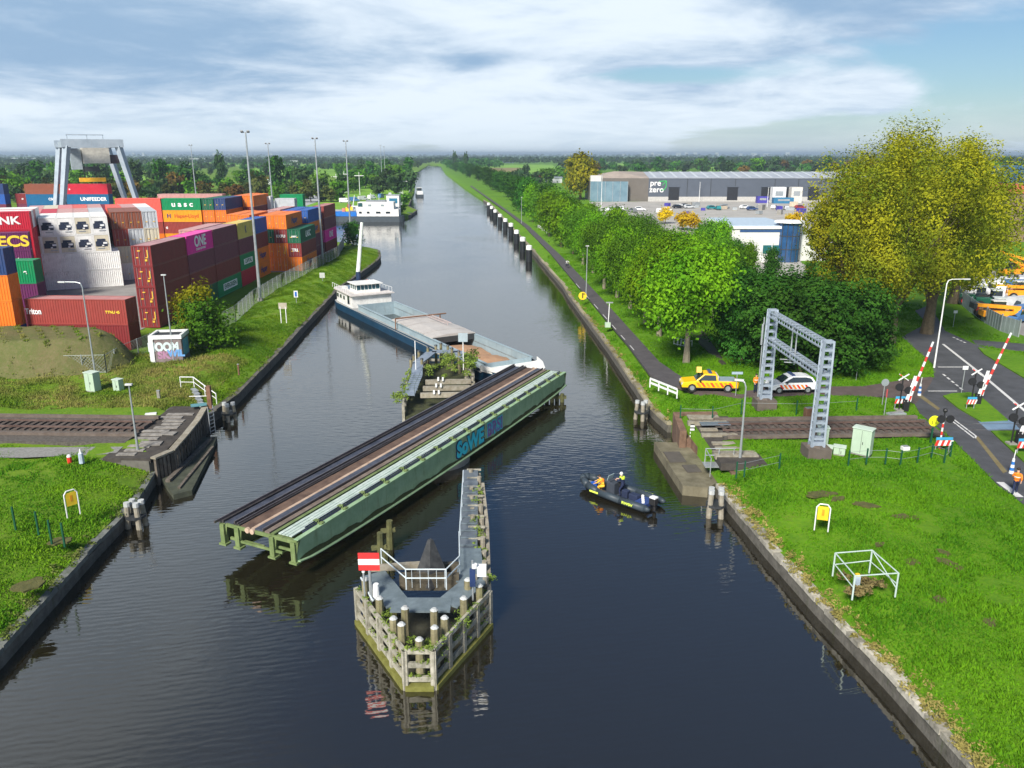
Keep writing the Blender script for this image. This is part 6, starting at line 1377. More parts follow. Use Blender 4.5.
# low white rail beside the path
def guard_rail():
    a_, c_ = Vector((*at(650, 383, .4), 0)), Vector((*at(677, 394, .4), 0)); t = thing('guard_rail', 'low white two bar guard rail at the bend in front of the pickup', 'guard rail', (a_.x, a_.y, 0)); d = c_-a_
    b = MB()
    for z_ in (.45, .85): b.bar((0, 0, z_), (d.x, d.y, z_), .06, .2)
    b.build('rails', white, t); b = MB()
    for k in range(4): b.box((d.x*k/3, d.y*k/3, .4), (.1, .1, .85))
    b.build('posts', white, t)
guard_rail()
# ---------------- catenary portal
def portal():
    P1, P2 = Vector((22.2, 66.8, 0)), Vector((22.4, 55.0, 0)); t = thing('catenary_portal', 'grey lattice catenary portal frame straddling the track on the right bank', 'catenary portal', tuple(P1))
    PM = mat('portal_grey_blue', (.27, .325, .40), .5, .2, scale=1, col2=(.38, .44, .52), streak=.15)
    d = P2-P1; hh = 8.1
    for k, q in enumerate((Vector((0, 0, 0)), d)):
        w0, w1 = .45, .34
        b = MB(); leg_h = hh+.7
        for sx_ in (-1, 1):
            for sy in (-1, 1): b.bar(q+Vector((sx_*w0, sy*.28, .8)), q+Vector((sx_*w1+0, sy*.24, leg_h)), .14)
        n_ = 13
        for i in range(n_+1):
            z_ = .9+(leg_h-.95)*i/n_; ww = w0+(w1-w0)*i/n_
            for sy in (-1, 1): b.box(q+Vector((0, sy*.26, z_)), (2*ww, .04, .16))
            for sx_ in (-1, 1): b.box(q+Vector((sx_*ww, 0, z_)), (.04, .5, .14))
        b.m = 0
        b.box(q+Vector((0, 0, 1.0)), (1.05, .68, .5)); b.build('lattice_leg', PM, t)
        b = MB(); b.box(q+Vector((0, 0, .42)), (1.7, 1.6, .9)); b.tube(q+Vector((0, 0, .85)), q+Vector((0, 0, 1.0)), .75, .6, 4); b.build('foundation', mat('dark_concrete', (.12, .10, .085), .9, bump=.3, streak=.4), t)
    for zz, nm in ((hh+.3, 'top_beam'), (hh-1.9, 'lower_beam')):
        b = MB()
        for sx_ in (-1, 1):
            for sz_ in (-.18, .18): b.bar(Vector((sx_*.32, -.3, zz+sz_)), d+Vector((sx_*.32, .3, zz+sz_)), .1)
        n_ = 20
        for i in range(n_): p_ = d*(i+.5)/n_; q = d*(i+1.0)/n_; b.bar(p_+Vector((-.32, 0, zz+.18)), q+Vector((.32, 0, zz+.18)), .05); b.bar(p_+Vector((-.32, 0, zz-.18)), p_+Vector((-.32, 0, zz+.18)), .05); b.bar(p_+Vector((.32, 0, zz-.18)), q+Vector((.32, 0, zz+.18)), .05)
        b.build(nm, PM, t)
    for f in (.42, .5): b = MB(); b.tube(d*f+Vector((0, 0, hh+.2)), d*f+Vector((0, 0, hh-2.6)), .06); b.tube(d*f+Vector((-.8, 0, hh-2.4)), d*f+Vector((.8, 0, hh-2.5)), .05); b.build('insulator_arm', galv, t)
    b = MB(); b.tube(Vector((-.6, .2, 1)), Vector((-.6, .2, hh)), .05); b.tube(Vector((-.7, .1, hh-2.4)), Vector((-.7, .1, hh-.6)), .09); b.build('tension_weight', galv, t)
portal()
# ---------------- cabinets, boxes
PG = mat('pale_green_cabinet', (.42, .54, .42), .5, scale=1, var=.05, streak=.12); PGR = mat('cabinet_roof', (.5, .6, .52), .5)
def cabinet(label, loc, d, rz, gp=None):
    t = thing('switch_cabinet', label, 'cabinet', (*loc, 0), rz, gp); b = MB(); b.box((0, 0, d[2]/2+.08), d); b.build('body', PG, t, bevel=.02); b = MB(); b.box((0, 0, d[2]+.11), (d[0]+.1, d[1]+.1, .07)); b.build('lid', PGR, t)
    b = MB(); b.box((0, -d[1]/2-.006, d[2]/2+.08), (.02, .01, d[2]*.9)); b.box((.12, -d[1]/2-.02, d[2]*.5), (.04, .04, .2)); b.build('door_seam', dsteel, t); b = MB(); b.box((0, 0, .04), (d[0]-.06, d[1]-.06, .1)); b.build('plinth', concrete, t); return t
cabinet('tall pale green cabinet standing in the grass right of the portal leg', at(861, 454), (1.35, .75, 1.95), R(-40)); cabinet('pale green cabinet with sloping lid just behind the near portal leg', at(821.5, 447), (.75, .6, 1.5), R(-10))
cabinet('low pale green box right of the near portal leg', at(826, 455), (.8, .6, .6), R(-25), 'low pale green boxes'); cabinet('second low pale green box, farther right of the portal leg', at(839, 454.5), (.8, .55, .55), R(-25), 'low pale green boxes')
cabinet('larger pale green cabinet at the foot of the leaning lamp post on the left bank', at(94, 391), (1.1, .8, 1.75), R(-20)); cabinet('smaller pale green cabinet in the left grass strip', at(119, 391), (.75, .6, 1.05), R(-20))
def low_block(label, uv, d, m, name='block', cat='block'): t = thing(name, label, cat, (*at(*uv), 0), .2); b = MB(); b.box((0, 0, d[2]/2), d); b.build('body', m, t, bevel=.03); b = MB(); b.box((0, 0, d[2]+.02), (d[0]*.8, d[1]*.8, .04)); b.build('cover', galv, t)
low_block('small brown junction box with white post beyond the track', (808, 418), (.7, .5, .9), rust, 'junction_box', 'box'); low_block('small white marker block in the grass near the crossing', (905, 450), (.55, .4, .3), white, 'marker_block', 'marker')
low_block('low grey steel tray beside the left barrier foot', (896, 415), (1.6, .6, .2), galv, 'steel_tray', 'tray')
def fence_posts(label, pts, h_, m, name='wire_fence', wires=3, group=None, mesh_=None):
    o = Vector((*pts[0], 0)); t = thing(name, label, 'fence', tuple(o), 0, group)
    for p_ in pts: b = MB(); q = Vector((*p_, 0))-o; b.box(q+Vector((0, 0, h_/2)), (.09, .09, h_)); b.build('post', m, t)
    b = MB()
    for a_, c_ in zip(pts, pts[1:]):
        for k in range(wires): z_ = h_*(k+1)/(wires+.3); b.tube(Vector((*a_, z_))-o, Vector((*c_, z_))-o, .012, n=4, cap=False)
    if wires: b.build('wires', galv, t)
    return t
GP = MATS['dark_green_paint']
fence_posts('dark green post fence in the grass in front of the tall cabinet', [at(*q) for q in ((848, 466), (866, 464), (885, 464), (900, 466), (917, 463), (931, 459), (944, 463), (950, 457))], 1.2, GP, wires=2)
fence_posts('thin green posts on the near side of the railway by the abutment', [at(*q) for q in ((736, 478), (744, 477), (779, 469))], 1.2, GP, wires=2)
fence_posts('line of thin dark posts in the grass beyond the track', [at(*q) for q in ((680, 420), (712, 421), (741, 414), (796, 415), (826, 414), (856, 412))], 1.3, GP, wires=1)
fence_posts('row of dark posts in the left foreground grass', [at(*q) for q in ((16, 530), (39, 535), (52, 544), (65, 547))], 1.5, GP, wires=0)
# white tube frame round the weeds
def tube_frame():
    q = [Vector((*at(*p_), 0)) for p_ in ((832.5, 576), (852, 600), (895, 597), (869, 573))]; o = q[0]; t = thing('tube_frame', 'white open tube frame like a cage standing around dry weeds', 'frame', tuple(o)); h_ = 1.35
    b = MB()
    for i in range(4):
        a_, c_ = q[i]-o, q[(i+1) % 4]-o; b.tube(a_, a_+Vector((0, 0, h_)), .045); b.tube(a_+Vector((0, 0, h_)), c_+Vector((0, 0, h_)), .035)
        if i != 1: b.tube(a_+Vector((0, 0, h_*.55)), c_+Vector((0, 0, h_*.5)), .03)
    b.tube(q[3]-o+Vector((0, 0, h_)), q[2]-o+Vector((0, 0, .5)), .03); b.build('tubes', mat('pale_green_tube', (.45, .55, .52), .5), t)
    c = sum(q, Vector())/4; w = MB(); rg_ = random.Random(4)
    for k in range(9): leafy(w, (c.x+rg_.uniform(-1.2, 1.2), c.y+rg_.uniform(-.9, .9), .1), .45, 60, .13, rg_)
    o_ = w.build('weeds', mat('dry_weeds', (.12, .09, .03), .9, scale=2, col2=(.22, .18, .07))); tag(o_, kind='stuff')
    t2 = thing('meter_post', 'small pale blue post with yellow cap inside the white tube frame', 'marker post', (c.x-.3, c.y, 0)); b = MB(); b.box((0, 0, .3), (.28, .2, .6)); b.build('post', mat('pale_blue', (.42, .50, .60), .5), t2); b = MB(); b.box((0, 0, .66), (.2, .16, .12)); b.build('cap', yellow, t2)
tube_frame()
def oval_sign(label, loc, rz):
    t = thing('hoop_sign', label, 'waterway sign', (*loc, 0), rz); b = MB(); b.path([(-.38, 0, 0), (-.38, 0, 1.5), (-.22, 0, 1.72), (.22, 0, 1.72), (.38, 0, 1.5), (.38, 0, 0)], .04); b.build('hoop', white, t)
    b = MB(); b.box((0, 0, 1.15), (.6, .04, .85)); b.build('yellow_panel', yellow, t); b = MB(); b.box((0, -.025, 1.2), (.14, .01, .4)); b.build('faded_mark', mat('faded_orange', (.7, .3, .02), .5), t)
oval_sign('yellow panel in a white hoop standing in the right foreground grass', at(821, 531), R(-18)); oval_sign('yellow panel in a white hoop standing in the left foreground grass', at(74, 516), R(50))
# ---------------- lamp posts
def lamp(label, loc, h_, arm, rz=0, name='street_lamp', head=True):
    t = thing(name, label, 'street lamp', (*loc, 0), rz, 'street lamps'); b = MB(); b.path([(0, 0, 0), (0, 0, 1.2), (0, 0, h_-.5)], [.11, .085, .055], 8)
    if arm: b.path([(0, 0, h_-.5), (.12, 0, h_-.12), (.5, 0, h_), (arm, 0, h_+.02)], [.055, .05, .045, .04], 6)
    else: b.tube((0, 0, h_-.5), (0, 0, h_), .05, .04)
    b.build('pole', white if 'white' in label else galv, t); b = MB(); b.box((arm+.25 if arm else 0, 0, h_+.02), (.65 if arm else .5, .22, .12)); b.build('lamp_head', mat('lamp_head_grey', (.55, .56, .56), .4), t); return t
lamp('tall white street lamp with arm beside the main road under the poplar', at(934, 368), 9.3, 1.7); lamp('thin lamp post beside the right abutment', at(740, 458), 5.9, .25, R(160)); lamp('leaning lamp post beside the green cabinet on the left bank', at(97, 385), 10.0, 1.6, R(180))
lamp('thin lamp post in front of the graffiti hut', at(174, 361), 9.3, 0); lamp('thin lamp post beside the left end of the track', at(138, 451), 5.2, 0); lamp('lamp post on the cycle path beside the round yellow sign', at(586, 299), 8.1, 0)
lamp('far lamp post between the cycle path and the piles', at(521.5, 223.5), 8.2, 0)
t = thing('lifebuoy_sign', 'round yellow sign standing beside the cycle path lamp post', 'sign', (*at(582.5, 301), 0)); b = MB(); b.tube((0, 0, .8), (0, -.1, .8), .62, .62, 16); b.build('disc', yellow, t); b = MB(); b.box((0, 0, .4), (.1, .1, .8)); b.build('post', black, t); b = MB(); b.box((0, -.12, .85), (.16, .02, .8)); b.box((.15, -.12, 1.1), (.4, .02, .12)); b.build('mark', black, t)
t = thing('information_post', 'white post with a small top plate on the grass edge of the cycle path', 'sign post', (*at(608, 327), 0)); b = MB(); b.tube((0, 0, 0), (.1, 0, 3.2), .06); b.build('post', white, t); b = MB(); b.box((.1, 0, 3.2), (.9, .2, .15)); b.build('top_plate', galv, t); b = MB(); b.box((-.05, 0, .3), (.7, .5, .6)); b.build('base_box', PG, t)
# ---------------- warehouse
def warehouse():
    x0, y0 = 64.0, 384.; t = thing('warehouse', 'long dark grey warehouse with ribbed roof and white word mark above its dock doors', 'warehouse', (x0, y0, 0), 0)
    AN = mat('anthracite_cladding', (.085, .10, .13), .6, scale=.3, var=.08); TP = mat('taupe_cladding', (.13, .115, .10), .6, scale=.3, var=.1); RF = mat('pale_corrugated_roof', (.30, .33, .38), .5, scale=.2, col2=(.42, .45, .50)); L = 110; D_ = 36; h0 = 10.8; h1 = 13.2; gx = -27
    b = MB(); b.b2(0, L, 0, D_, 2.2, h0); b.build('walls', AN, t); b = MB(); b.b2(0.02, L-.02, -.05, D_-.1, 0, 2.2); b.build('plinth', mat('pale_plinth', (.45, .44, .42), .8), t)
    # gable wing to the left, its face turned obliquely
    b = MB(); b.prism([(0, .02), (gx, 4), (gx+.5, D_), (0, D_)], 0, h0-.2); b.build('left_wing', TP, t)
    b = MB(); vs = [(0, -.3, h0), (L, -.3, h0), (L, D_*.5, h1), (0, D_*.5, h1), (0, D_, h0), (L, D_, h0)]; b.add(vs+[(v_[0], v_[1], v_[2]-.25) for v_ in vs], [(0, 1, 2, 3), (3, 2, 5, 4), (7, 6, 9, 8), (8, 9, 10, 11), (0, 3, 9, 6), (3, 4, 10, 9), (0, 6, 7, 1)]); rf = b.build('roof', RF, t)
    for i in range(22): b = MB(); xx = 2.5+i*4.95; b.add([(xx, -.1, h0+.12), (xx+1.2, -.1, h0+.12), (xx+1.2, D_*.5, h1+.1), (xx, D_*.5, h1+.1)], [(0, 1, 2, 3)]); b.build('roof_light_strip', mat('roof_strip', (.50, .54, .58), .5), rf)
    b = MB(); b.add([(0, .0, h0-.2), (gx, 4, h0-.2), (gx*.55, D_*.3, h1+.4), (0, D_*.5, h1), (gx+.5, D_, h0-.2), (0, D_, h0-.2)], [(0, 2, 1), (0, 3, 2), (1, 2, 4), (2, 3, 5, 4)]); b.build('wing_roof', mat('tan_roof', (.33, .28, .24), .6, scale=.3), t)
    for xx in (9.5, 37.0, 53.0, 62.0, 75): d_ = MB(); d_.b2(xx, xx+5.0, -.12, .1, 0.6, 6.6); d_.build('dock_door', mat('dark_dock_door', (.02, .022, .028), .5), t); d_ = MB(); d_.b2(xx-.3, xx+5.3, -.3, 0, 6.6, 7.0); d_.build('door_canopy', AN, t)
    for xx in (18, 29, 40.5, 59, 70): d_ = MB(); d_.b2(xx, xx+.25, -.08, 0, 2.2, h0-.1); d_.build('wall_joint', dsteel, t)
    lettering(t, 'pre', 3.7, W_, (5.6-2.4, -.1, 8.4), '-y', bold=.012, depth=.03); lettering(t, 'zero', 3.7, W_, (5.6-1.8, -.1, 5.4), '-y', bold=.012, depth=.03)
    b = MB(); gcol = mat('leaf_green_sign', (.03, .50, .10), .5)
    b.path([(5.0, -.12, 9.2), (8.2, -.12, 9.4), (8.2, -.12, 6.6), (7.4, -.12, 5.4), (5.9, -.12, 5.3)], .18, 6); b.path([(8.2, -.12, 9.4), (6.4, -.12, 7.4)], .14, 6); b.build('leaf_emblem', gcol, t)
    b = MB(); b.prism([(gx+.3, 3.4), (gx-.3, 0), (gx+17, -2.2), (gx+17, 1.2)], 0, 9.2); g_ = b.build('glass_front', mat('blue_grey_glazing', (.11, .19, .25), .15, scale=.3, col2=(.18, .28, .34), spec=.8), t)
    for k in range(6): p_ = Vector((gx-.3, -.05, 0)).lerp(Vector((gx+17, -2.25, 0)), k/5); m_ = MB(); m_.box(p_+Vector((0, 0, 4.6)), (.16, .12, 9.2)); m_.build('mullion', galv, g_)
    b = MB(); b.b2(gx, gx+5, 2.5, 6, 9.2, 11.8); b.build('stair_head', mat('off_white_panel', (.60, .58, .54), .6), t)
warehouse()
def cube_tank(label, x_, y_, d, m, cat='container'): t = thing('storage_tank', label, cat, (x_, y_, 0)); b = MB(); b.box((0, 0, d[2]/2), d); b.build('body', m, t); b = MB(); b.box((0, -d[1]/2-.03, d[2]*.6), (d[0]*.6, .05, d[2]*.3)); b.build('hatch', galv, t)
cube_tank('white silo block in front of the warehouse dock doors', 122, 375, (6, 4, 7), white); cube_tank('second white silo block in front of the warehouse', 130, 375, (5, 4, 7), mat('off_white_panel', (.6, .58, .54), .6)); cube_tank('blue skip in front of the white silo blocks', 122.5, 369, (9, 3, 2.6), mat('skip_blue', (.03, .16, .30), .5), 'skip'); cube_tank('violet blue skip left of the white silo blocks', 114, 372, (5, 3, 3), mat('violet_blue', (.06, .05, .32), .5), 'skip')
for k, (u, v, lb, h_) in enumerate(((699, 202, 'light pole in front of the warehouse door', 9), (767, 207, 'light pole beside the white silo blocks', 8), (601, 214, 'flag pole left of the warehouse glass front', 14), (797, 262, 'white pole in front of the blue glass drum of the office', 9.5), (600, 212, 'pole', 8))[:4]):
    t = thing('light_pole', lb, 'pole', (*at(u, v), 0)); b = MB(); b.tube((0, 0, 0), (0, 0, h_), .14, .08); b.build('shaft', white, t); b = MB(); b.box((0, 0, h_), (.7, .3, .15)); b.build('top', galv, t)
# office
def office():
    x0, y0 = at(739, 262); t = thing('office_building', 'white two storey office with a round dark blue glass drum and pale roof', 'office', (x0, y0, 0), 0); WP = mat('office_white', (.62, .62, .60), .6, scale=.4, var=.05); L = 11.6; D_ = 22; hh = 6.8
    b = MB(); b.b2(-2, L, 0, D_, 0, hh); h_ = b.build('walls', WP, t); b = MB(); b.b2(-2.3, L+.3, -.3, D_+.3, hh, hh+.5); b.build('parapet', white, t); b = MB(); b.b2(-1.9, L-.1, .1, D_-.1, hh+.5, hh+.6); b.build('flat_roof', mat('bluish_roof', (.42, .52, .62), .5), t)
    b = MB(); b.box((4.2, .0, hh-.45), (9, .12, .5)); b.build('blue_fascia', mat('deep_blue_strip', (.03, .08, .2), .4), t)
    for xx in (1, 6.5): b = MB(); b.box((xx, -.02, 2.6), (3.6, .12, 1.7)); w_ = b.build('window', mat('teal_window', (.02, .12, .14), .1), h_); b = MB(); b.box((xx, -.09, 2.6), (.12, .06, 1.7)); b.build('mullion', white, w_)
    b = MB(); b.tube((L-1.5, 1.2, 0), (L-1.5, 1.2, 8.0), 2.5, 2.5, 28); dr = b.build('glass_drum', mat('navy_drum_glass', (.015, .05, .14), .12, spec=.9, scale=.5, col2=(.03, .10, .24)), t)
    for k in range(7): a_ = math.pi+.35+k*.41; m_ = MB(); m_.box((L-1.5+2.52*math.cos(a_), 1.2+2.52*math.sin(a_), 4), (.12, .12, 8)); m_.build('mullion', dsteel, dr)
    for z_ in (2.6, 5.3): m_ = MB(); m_.tube((L-1.5, 1.2, z_), (L-1.5, 1.2, z_+.15), 2.56, 2.56, 28); m_.build('ring', dsteel, dr)
    b = MB(); b.tube((L-1.5, 1.2, 8.0), (L-1.5, 1.2, 8.35), 3.1, 2.9, 28); b.build('drum_roof', white, t); b = MB(); b.b2(L, L+7, 2, D_, 0, 6.8); b.build('side_wing', WP, t)
office()
# cars far on the estate
fc = [('silver', (.5, .52, .54)), ('dark blue', (.03, .06, .16)), ('black', (.02, .02, .025)), ('teal', (.02, .2, .22)), ('white', (.75, .76, .77)), ('grey', (.2, .21, .22)), ('dark red', (.3, .03, .03))]
base = {}
spots = [(678, 208.5), (683, 207.5), (689, 208.5), (712, 209.5), (718, 210), (724, 209), (745, 209), (752, 210.5), (774, 209), (786, 210), (800, 209), (604, 212), (611, 211), (620, 210.5), (632, 212.5), (640, 211)]
for k, (u, v) in enumerate(spots):
    n_, c_ = fc[(2, 2, 0, 3, 3, 5, 4, 1, 4, 0, 6, 4, 0, 4, 5, 4)[k]]; x_, y_ = at(u, v); lb = f'{n_} parked car, {on[k] if k < 15 else "last"} counted along the estate parking before the warehouse'
    if n_ not in base: base[n_] = car(lb, (x_, y_, .05), .2, mat('far_car_'+n_.replace(' ', '_'), c_, .3), 'hatch', detail=False, group='cars parked on the estate')
    else: dup(base[n_], (x_, y_, .05), rnd.uniform(-.4, 3.4), lb)
for k in range(30):
    u = rnd.uniform(655, 820); v = rnd.uniform(205.5, 216); x_, y_ = at(u, v); t = thing('pallet_stack', 'small pallet load among the clutter on the estate yard before the warehouse', 'pallet load', (x_, y_, .05), rnd.uniform(0, 3), 'loads on the estate yard'); w_ = rnd.uniform(1.5, 4); h_ = rnd.uniform(.8, 2)
    b = MB(); b.box((0, 0, h_/2+.15), (w_, 1.6, h_)); b.build('load', rnd.choice((white, concrete, MATS['beige_load'] if 'beige_load' in MATS else mat('beige_load', (.5, .42, .32), .7), galv, MATS['violet_blue'])), t); b = MB(); b.box((0, 0, .08), (w_+.1, 1.7, .14)); b.build('pallet', timber, t)
for k, (u, v, lm_) in enumerate(((683, 222, 'gold'), (690, 223, 'gold'), (665, 216, 'gold'), (795, 222, 'gold'))):
    if 'goldt' not in _tr: tree_kind('goldt', 5, 2.6, .8, 8, 1600, .28, 'gold', 95, .12)
    x_, y_ = at(u, v+8); tree('goldt', f'small golden yellow tree at the estate parking, {on[k]} from the left' , (x_, y_, 0), 1.1, 'golden trees')
# ---------------- machine yard at the right edge
def telehandler(label, uv, rz, m, boom=6.5, up=.12, gp='yellow orange machines in the yard', scale=1.0):
    t = thing('construction_machine', label, 'machine', (*at(*uv), .05), rz, gp); t.scale = (scale,)*3
    b = MB(); b.box((0, 0, 1.15), (4.6, 1.9, .8)); b.box((-1.9, 0, 1.6), (1.1, 1.7, .6)); b.build('chassis', m, t, bevel=.05)
    b = MB(); b.prism([(-.6, -.9), (.9, -.9), (.9, .1), (-.6, .1)], 1.5, 2.7); c_ = b.build('cab', glass, t); b = MB(); b.box((.15, -.4, 2.76), (1.7, 1.15, .12)); b.build('cab_roof', mat('pale_roof_panel', (.6, .62, .6), .5), c_)
    b = MB(); b.bar((-2.2, .55, 2.0), (-2.2+boom, .55, 2.0+boom*up), .4, .45); b.build('boom', m, t); b = MB(); b.box((-2.0+boom, .4, 1.9+boom*up), (.4, 1.8, .7)); b.build('bucket', dsteel, t); wheels(t, (-1.5, 1.5), 1.15, .6); return t
OM = mat('machine_orange', (.82, .33, .015), .4)
telehandler('orange yellow loader with glass cab nearest the grey fence', (998, 322), R(170), OM, 5.5, .05); telehandler('orange machine with pale load behind the nearest loader', (1020, 300), R(172), OM, 6.5, .02); telehandler('orange excavator far back under the poplar edge', (1012, 278), R(200), OM, 6, .35); telehandler('orange machine at the right edge beyond the others', (1023, 274), R(165), OM, 7, .3)
def tractor(label, uv, rz, m):
    t = thing('tractor', label, 'tractor', (*at(*uv), .05), rz, 'tractors in the machine yard'); b = MB(); b.box((1.0, 0, 1.2), (2.2, .9, .8)); b.build('bonnet', m, t, bevel=.06)
    b = MB(); b.prism([(-1.1, -.7), (.1, -.75), (.1, .75), (-1.1, .7)], 1.2, 2.7); c_ = b.build('cab', glass, t); b = MB(); b.box((-.5, 0, 2.78), (1.5, 1.6, .15)); b.build('cab_roof', mat('tractor_roof', (.5, .54, .52), .5), c_)
    for s_ in (-1, 1):
        for x_, r_ in ((-.8, .85), (1.6, .6)): b = MB(); b.tube((x_, s_*.65, r_), (x_, s_*1.1, r_), r_, r_, 18); w_ = b.build('wheel', rubber, t); b = MB(); b.tube((x_, s_*.9, r_), (x_, s_*1.13, r_), r_*.5, r_*.45, 12); b.build('rim', red, w_)
    return t
tractor('dark green tractor with red rims behind the grey fence bend', (975, 305), R(150), mat('tractor_green', (.01, .09, .05), .4)); tractor('dark green tractor right of the first one', (990, 309), R(165), MATS['tractor_green']); tractor('dark red tractor hidden behind the nearest loader', (992, 318), R(160), mat('tractor_red', (.25, .02, .02), .4))
for k, (u, v) in enumerate(((985, 293), (998, 290), (1008, 293), (978, 296), (1015, 312), (1018, 322), (1000, 300), (1022, 290))):
    c_ = [('white', (.75, .76, .77)), ('silver', (.5, .52, .54)), ('blue', (.05, .15, .35))][k % 3]; car(f'{c_[0]} van parked among the machines, {on[k]} in the yard', (*at(u, v), .05), R(150+13*k), mat('van_'+c_[0], c_[1], .35), 'van', detail=False, group='vans in the machine yard')
def panel_fence():
    pts = [at(*q) for q in ((955, 292), (957, 301), (970, 312), (985, 323), (1000, 331), (1018, 337))]; o = Vector((*pts[0], 0)); t = thing('panel_fence', 'grey corrugated fence bending round the machine yard', 'fence', tuple(o)); b = MB(); hh = 2.0
    for a_, c_ in zip(pts, pts[1:]):
        a_, c_ = Vector((*a_, 0))-o, Vector((*c_, 0))-o; n_ = int((c_-a_).length/.4)
        for i in range(n_): p_, q = a_.lerp(c_, i/n_), a_.lerp(c_, (i+.9)/n_); b.bar(p_+Vector((0, 0, hh/2)), q+Vector((0, 0, hh/2)), .05+.05*(i % 2), hh)
    b.build('panels', mat('fence_grey', (.26, .31, .32), .6, scale=.6, streak=.3), t); b = MB()
    for p_ in pts: b.box(Vector((*p_, hh/2+.1))-o, (.15, .15, hh+.2))
    b.build('posts', galv, t)
panel_fence()
t = thing('commercial_building', 'brown building with red roof edge and blue panel behind the poplars at the right edge', 'building', (126, 205, 0)); b = MB(); b.b2(0, 40, 0, 20, 0, 12.0); b.build('walls', mat('brown_brick', (.22, .15, .11), .8, scale=.6), t); b = MB(); b.b2(-.3, 40.3, -.3, 20.3, 12.0, 14.2); b.build('roof_edge', mat('orange_red_roof', (.50, .14, .07), .6), t); b = MB(); b.b2(4, 36, 3, 18, 14.2, 18.5); b.build('blue_upper_wall', mat('blue_wall', (.05, .18, .35), .5), t); b = MB(); b.b2(3, 14, -.12, 0, 4, 9); b.build('window', glass, t)
# bicycles / litter bin row under the trees replaced by a bench pair and a small rail
def bike_rack():
    t = thing('bicycle_rack', 'white tube bicycle rack under the avenue trees by the pickup', 'bicycle rack', (*at(676, 344), 0), R(-50)); b = MB()
    for k in range(5): b.path([(k*.5, -.4, 0), (k*.5, -.4, .7), (k*.5, .4, .7), (k*.5, .4, 0)], .04)
    b.tube((0, -.4, .1), (2, -.4, .1), .03); b.build('hoops', white, t)
bike_rack()
t = thing('bridge_railing', 'low white railing beside the cycle path under the far trees', 'railing', (*at(538, 228), 0)); o = Vector((*at(538, 228), 0)); q = Vector((*at(549, 235), 0))-o; b = MB(); b.tube((0, 0, .9), q+Vector((0, 0, .9)), .09); b.tube((0, 0, .45), q+Vector((0, 0, .45)), .07)
for k in range(6): b.tube(q*k/5, q*k/5+Vector((0, 0, .9)), .07)
b.build('rails', white, t)
# ---------------- left bank objects
def hut():
    x_, y_ = at(151, 362); x2, y2 = at(184, 361); x3, y3 = at(194, 354); a_ = math.atan2(y2-y_, x2-x_); L = math.hypot(x2-x_, y2-y_)
    t = thing('graffiti_hut', 'small flat roofed hut covered in white and blue graffiti beside the green bush', 'hut', (x_, y_, 0), a_)
    hh = 2.75; D_ = 3.0
    b = MB(); b.b2(.1, L-.1, .1, D_, -.2, hh-.3); b.build('walls', mat('purple_grey_brick', (.16, .12, .12), .8, scale=1.5, col2=(.27, .22, .22), streak=.3), t)
    b = MB()
    for (p_, q) in (((0, 0), (L, .28)), ((0, D_-.2), (L, D_+.1)), ((0, .28), (.28, D_-.2)), ((L-.28, .28), (L, D_-.2))): b.b2(p_[0], q[0], p_[1], q[1], hh-.3, hh+.12)
    b.build('roof_rim', white, t); b = MB(); b.b2(.2, L-.2, .2, D_-.1, hh-.25, hh-.1); b.build('roof', mat('bitumen', (.03, .035, .04), .8), t)
    b = MB(); b.b2(-.02, .45, -.02, .12, -.2, hh-.3); b.build('corner_panel', white, t)
    lettering(t, 'HOOM', 1.25, mat('pale_spray', (.62, .72, .74), .5), (L*.42, .085, 1.55), '-y', bold=.06, depth=.004, sx=.8); lettering(t, 'WIL', .95, mat('blue_spray', (.16, .36, .70), .5), (L*.78, .08, .85), '-y', bold=.06, depth=.004)
    lettering(t, 'SKY', 1.1, mat('pink_spray', (.42, .22, .35), .5), (L*.5, .083, .65), '-y', bold=.05, depth=.003)
    b = MB(); b.b2(L-.1, L-.08, .6, D_-.3, .4, 2.2); b.build('cyan_mural', mat('cyan_mural_paint', (.02, .30, .50), .6, scale=1.5, col2=(.25, .45, .50)), t)
hut()
def chain_fence(label, pts, h_, step=2.6, m=None):
    o = Vector((*pts[0], 0)); t = thing('mesh_fence', label, 'fence', tuple(o)); P_ = MB(); W2 = MB()
    for a_, c_ in zip(pts, pts[1:]):
        a_, c_ = Vector((*a_, 0))-o, Vector((*c_, 0))-o; d = c_-a_; n_ = max(1, round(d.length/step))
        for i in range(n_+1): q = MB(); p_ = a_+d*i/n_; q.tube(p_, p_+Vector((0, 0, h_+.08)), .06, n=6); q.build('post', galv, t)
        k = max(2, round(d.length/.34)); hs = h_
        for i in range(k):     # crossing wires of the mesh
            p_ = a_+d*i/k; q_ = a_+d*min(1, (i+h_/.34)/k); zz = min(h_, (k-i)*.34)
            W2.tube(p_+Vector((0, 0, .05)), q_+Vector((0, 0, zz)), .011, n=3, cap=False); W2.tube(p_+Vector((0, 0, zz)), q_+Vector((0, 0, .05)), .011, n=3, cap=False)
        for z_ in (.1, h_): W2.tube(a_+Vector((0, 0, z_)), c_+Vector((0, 0, z_)), .025, n=4, cap=False)
    W2.build('wire_mesh', mat('fence_wire', (.40, .44, .42), .5, .3), t); return t
F1 = [(-41.5, 86.5), at(236, 322), at(254, 305), at(282, 287), at(310, 272), at(338, 257), at(344, 247)]
F1 = [at(195, 347)]+F1[1:]
chain_fence('long wire mesh fence between the container row and the canal grass strip', F1, 2.2)
chain_fence('wire mesh fence running along the foot of the grass mound', [at(-5, 374), at(60, 374), at(107, 373), at(125, 362), at(152, 350)], 1.9)
def small_sign(name, label, loc, parts, cat='sign'):
    t = thing(name, label, cat, (*loc, 0)); 
    for nm, bx, m in parts: b = MB(); [b.box(*q) for q in bx]; b.build(nm, m, t)
    return t
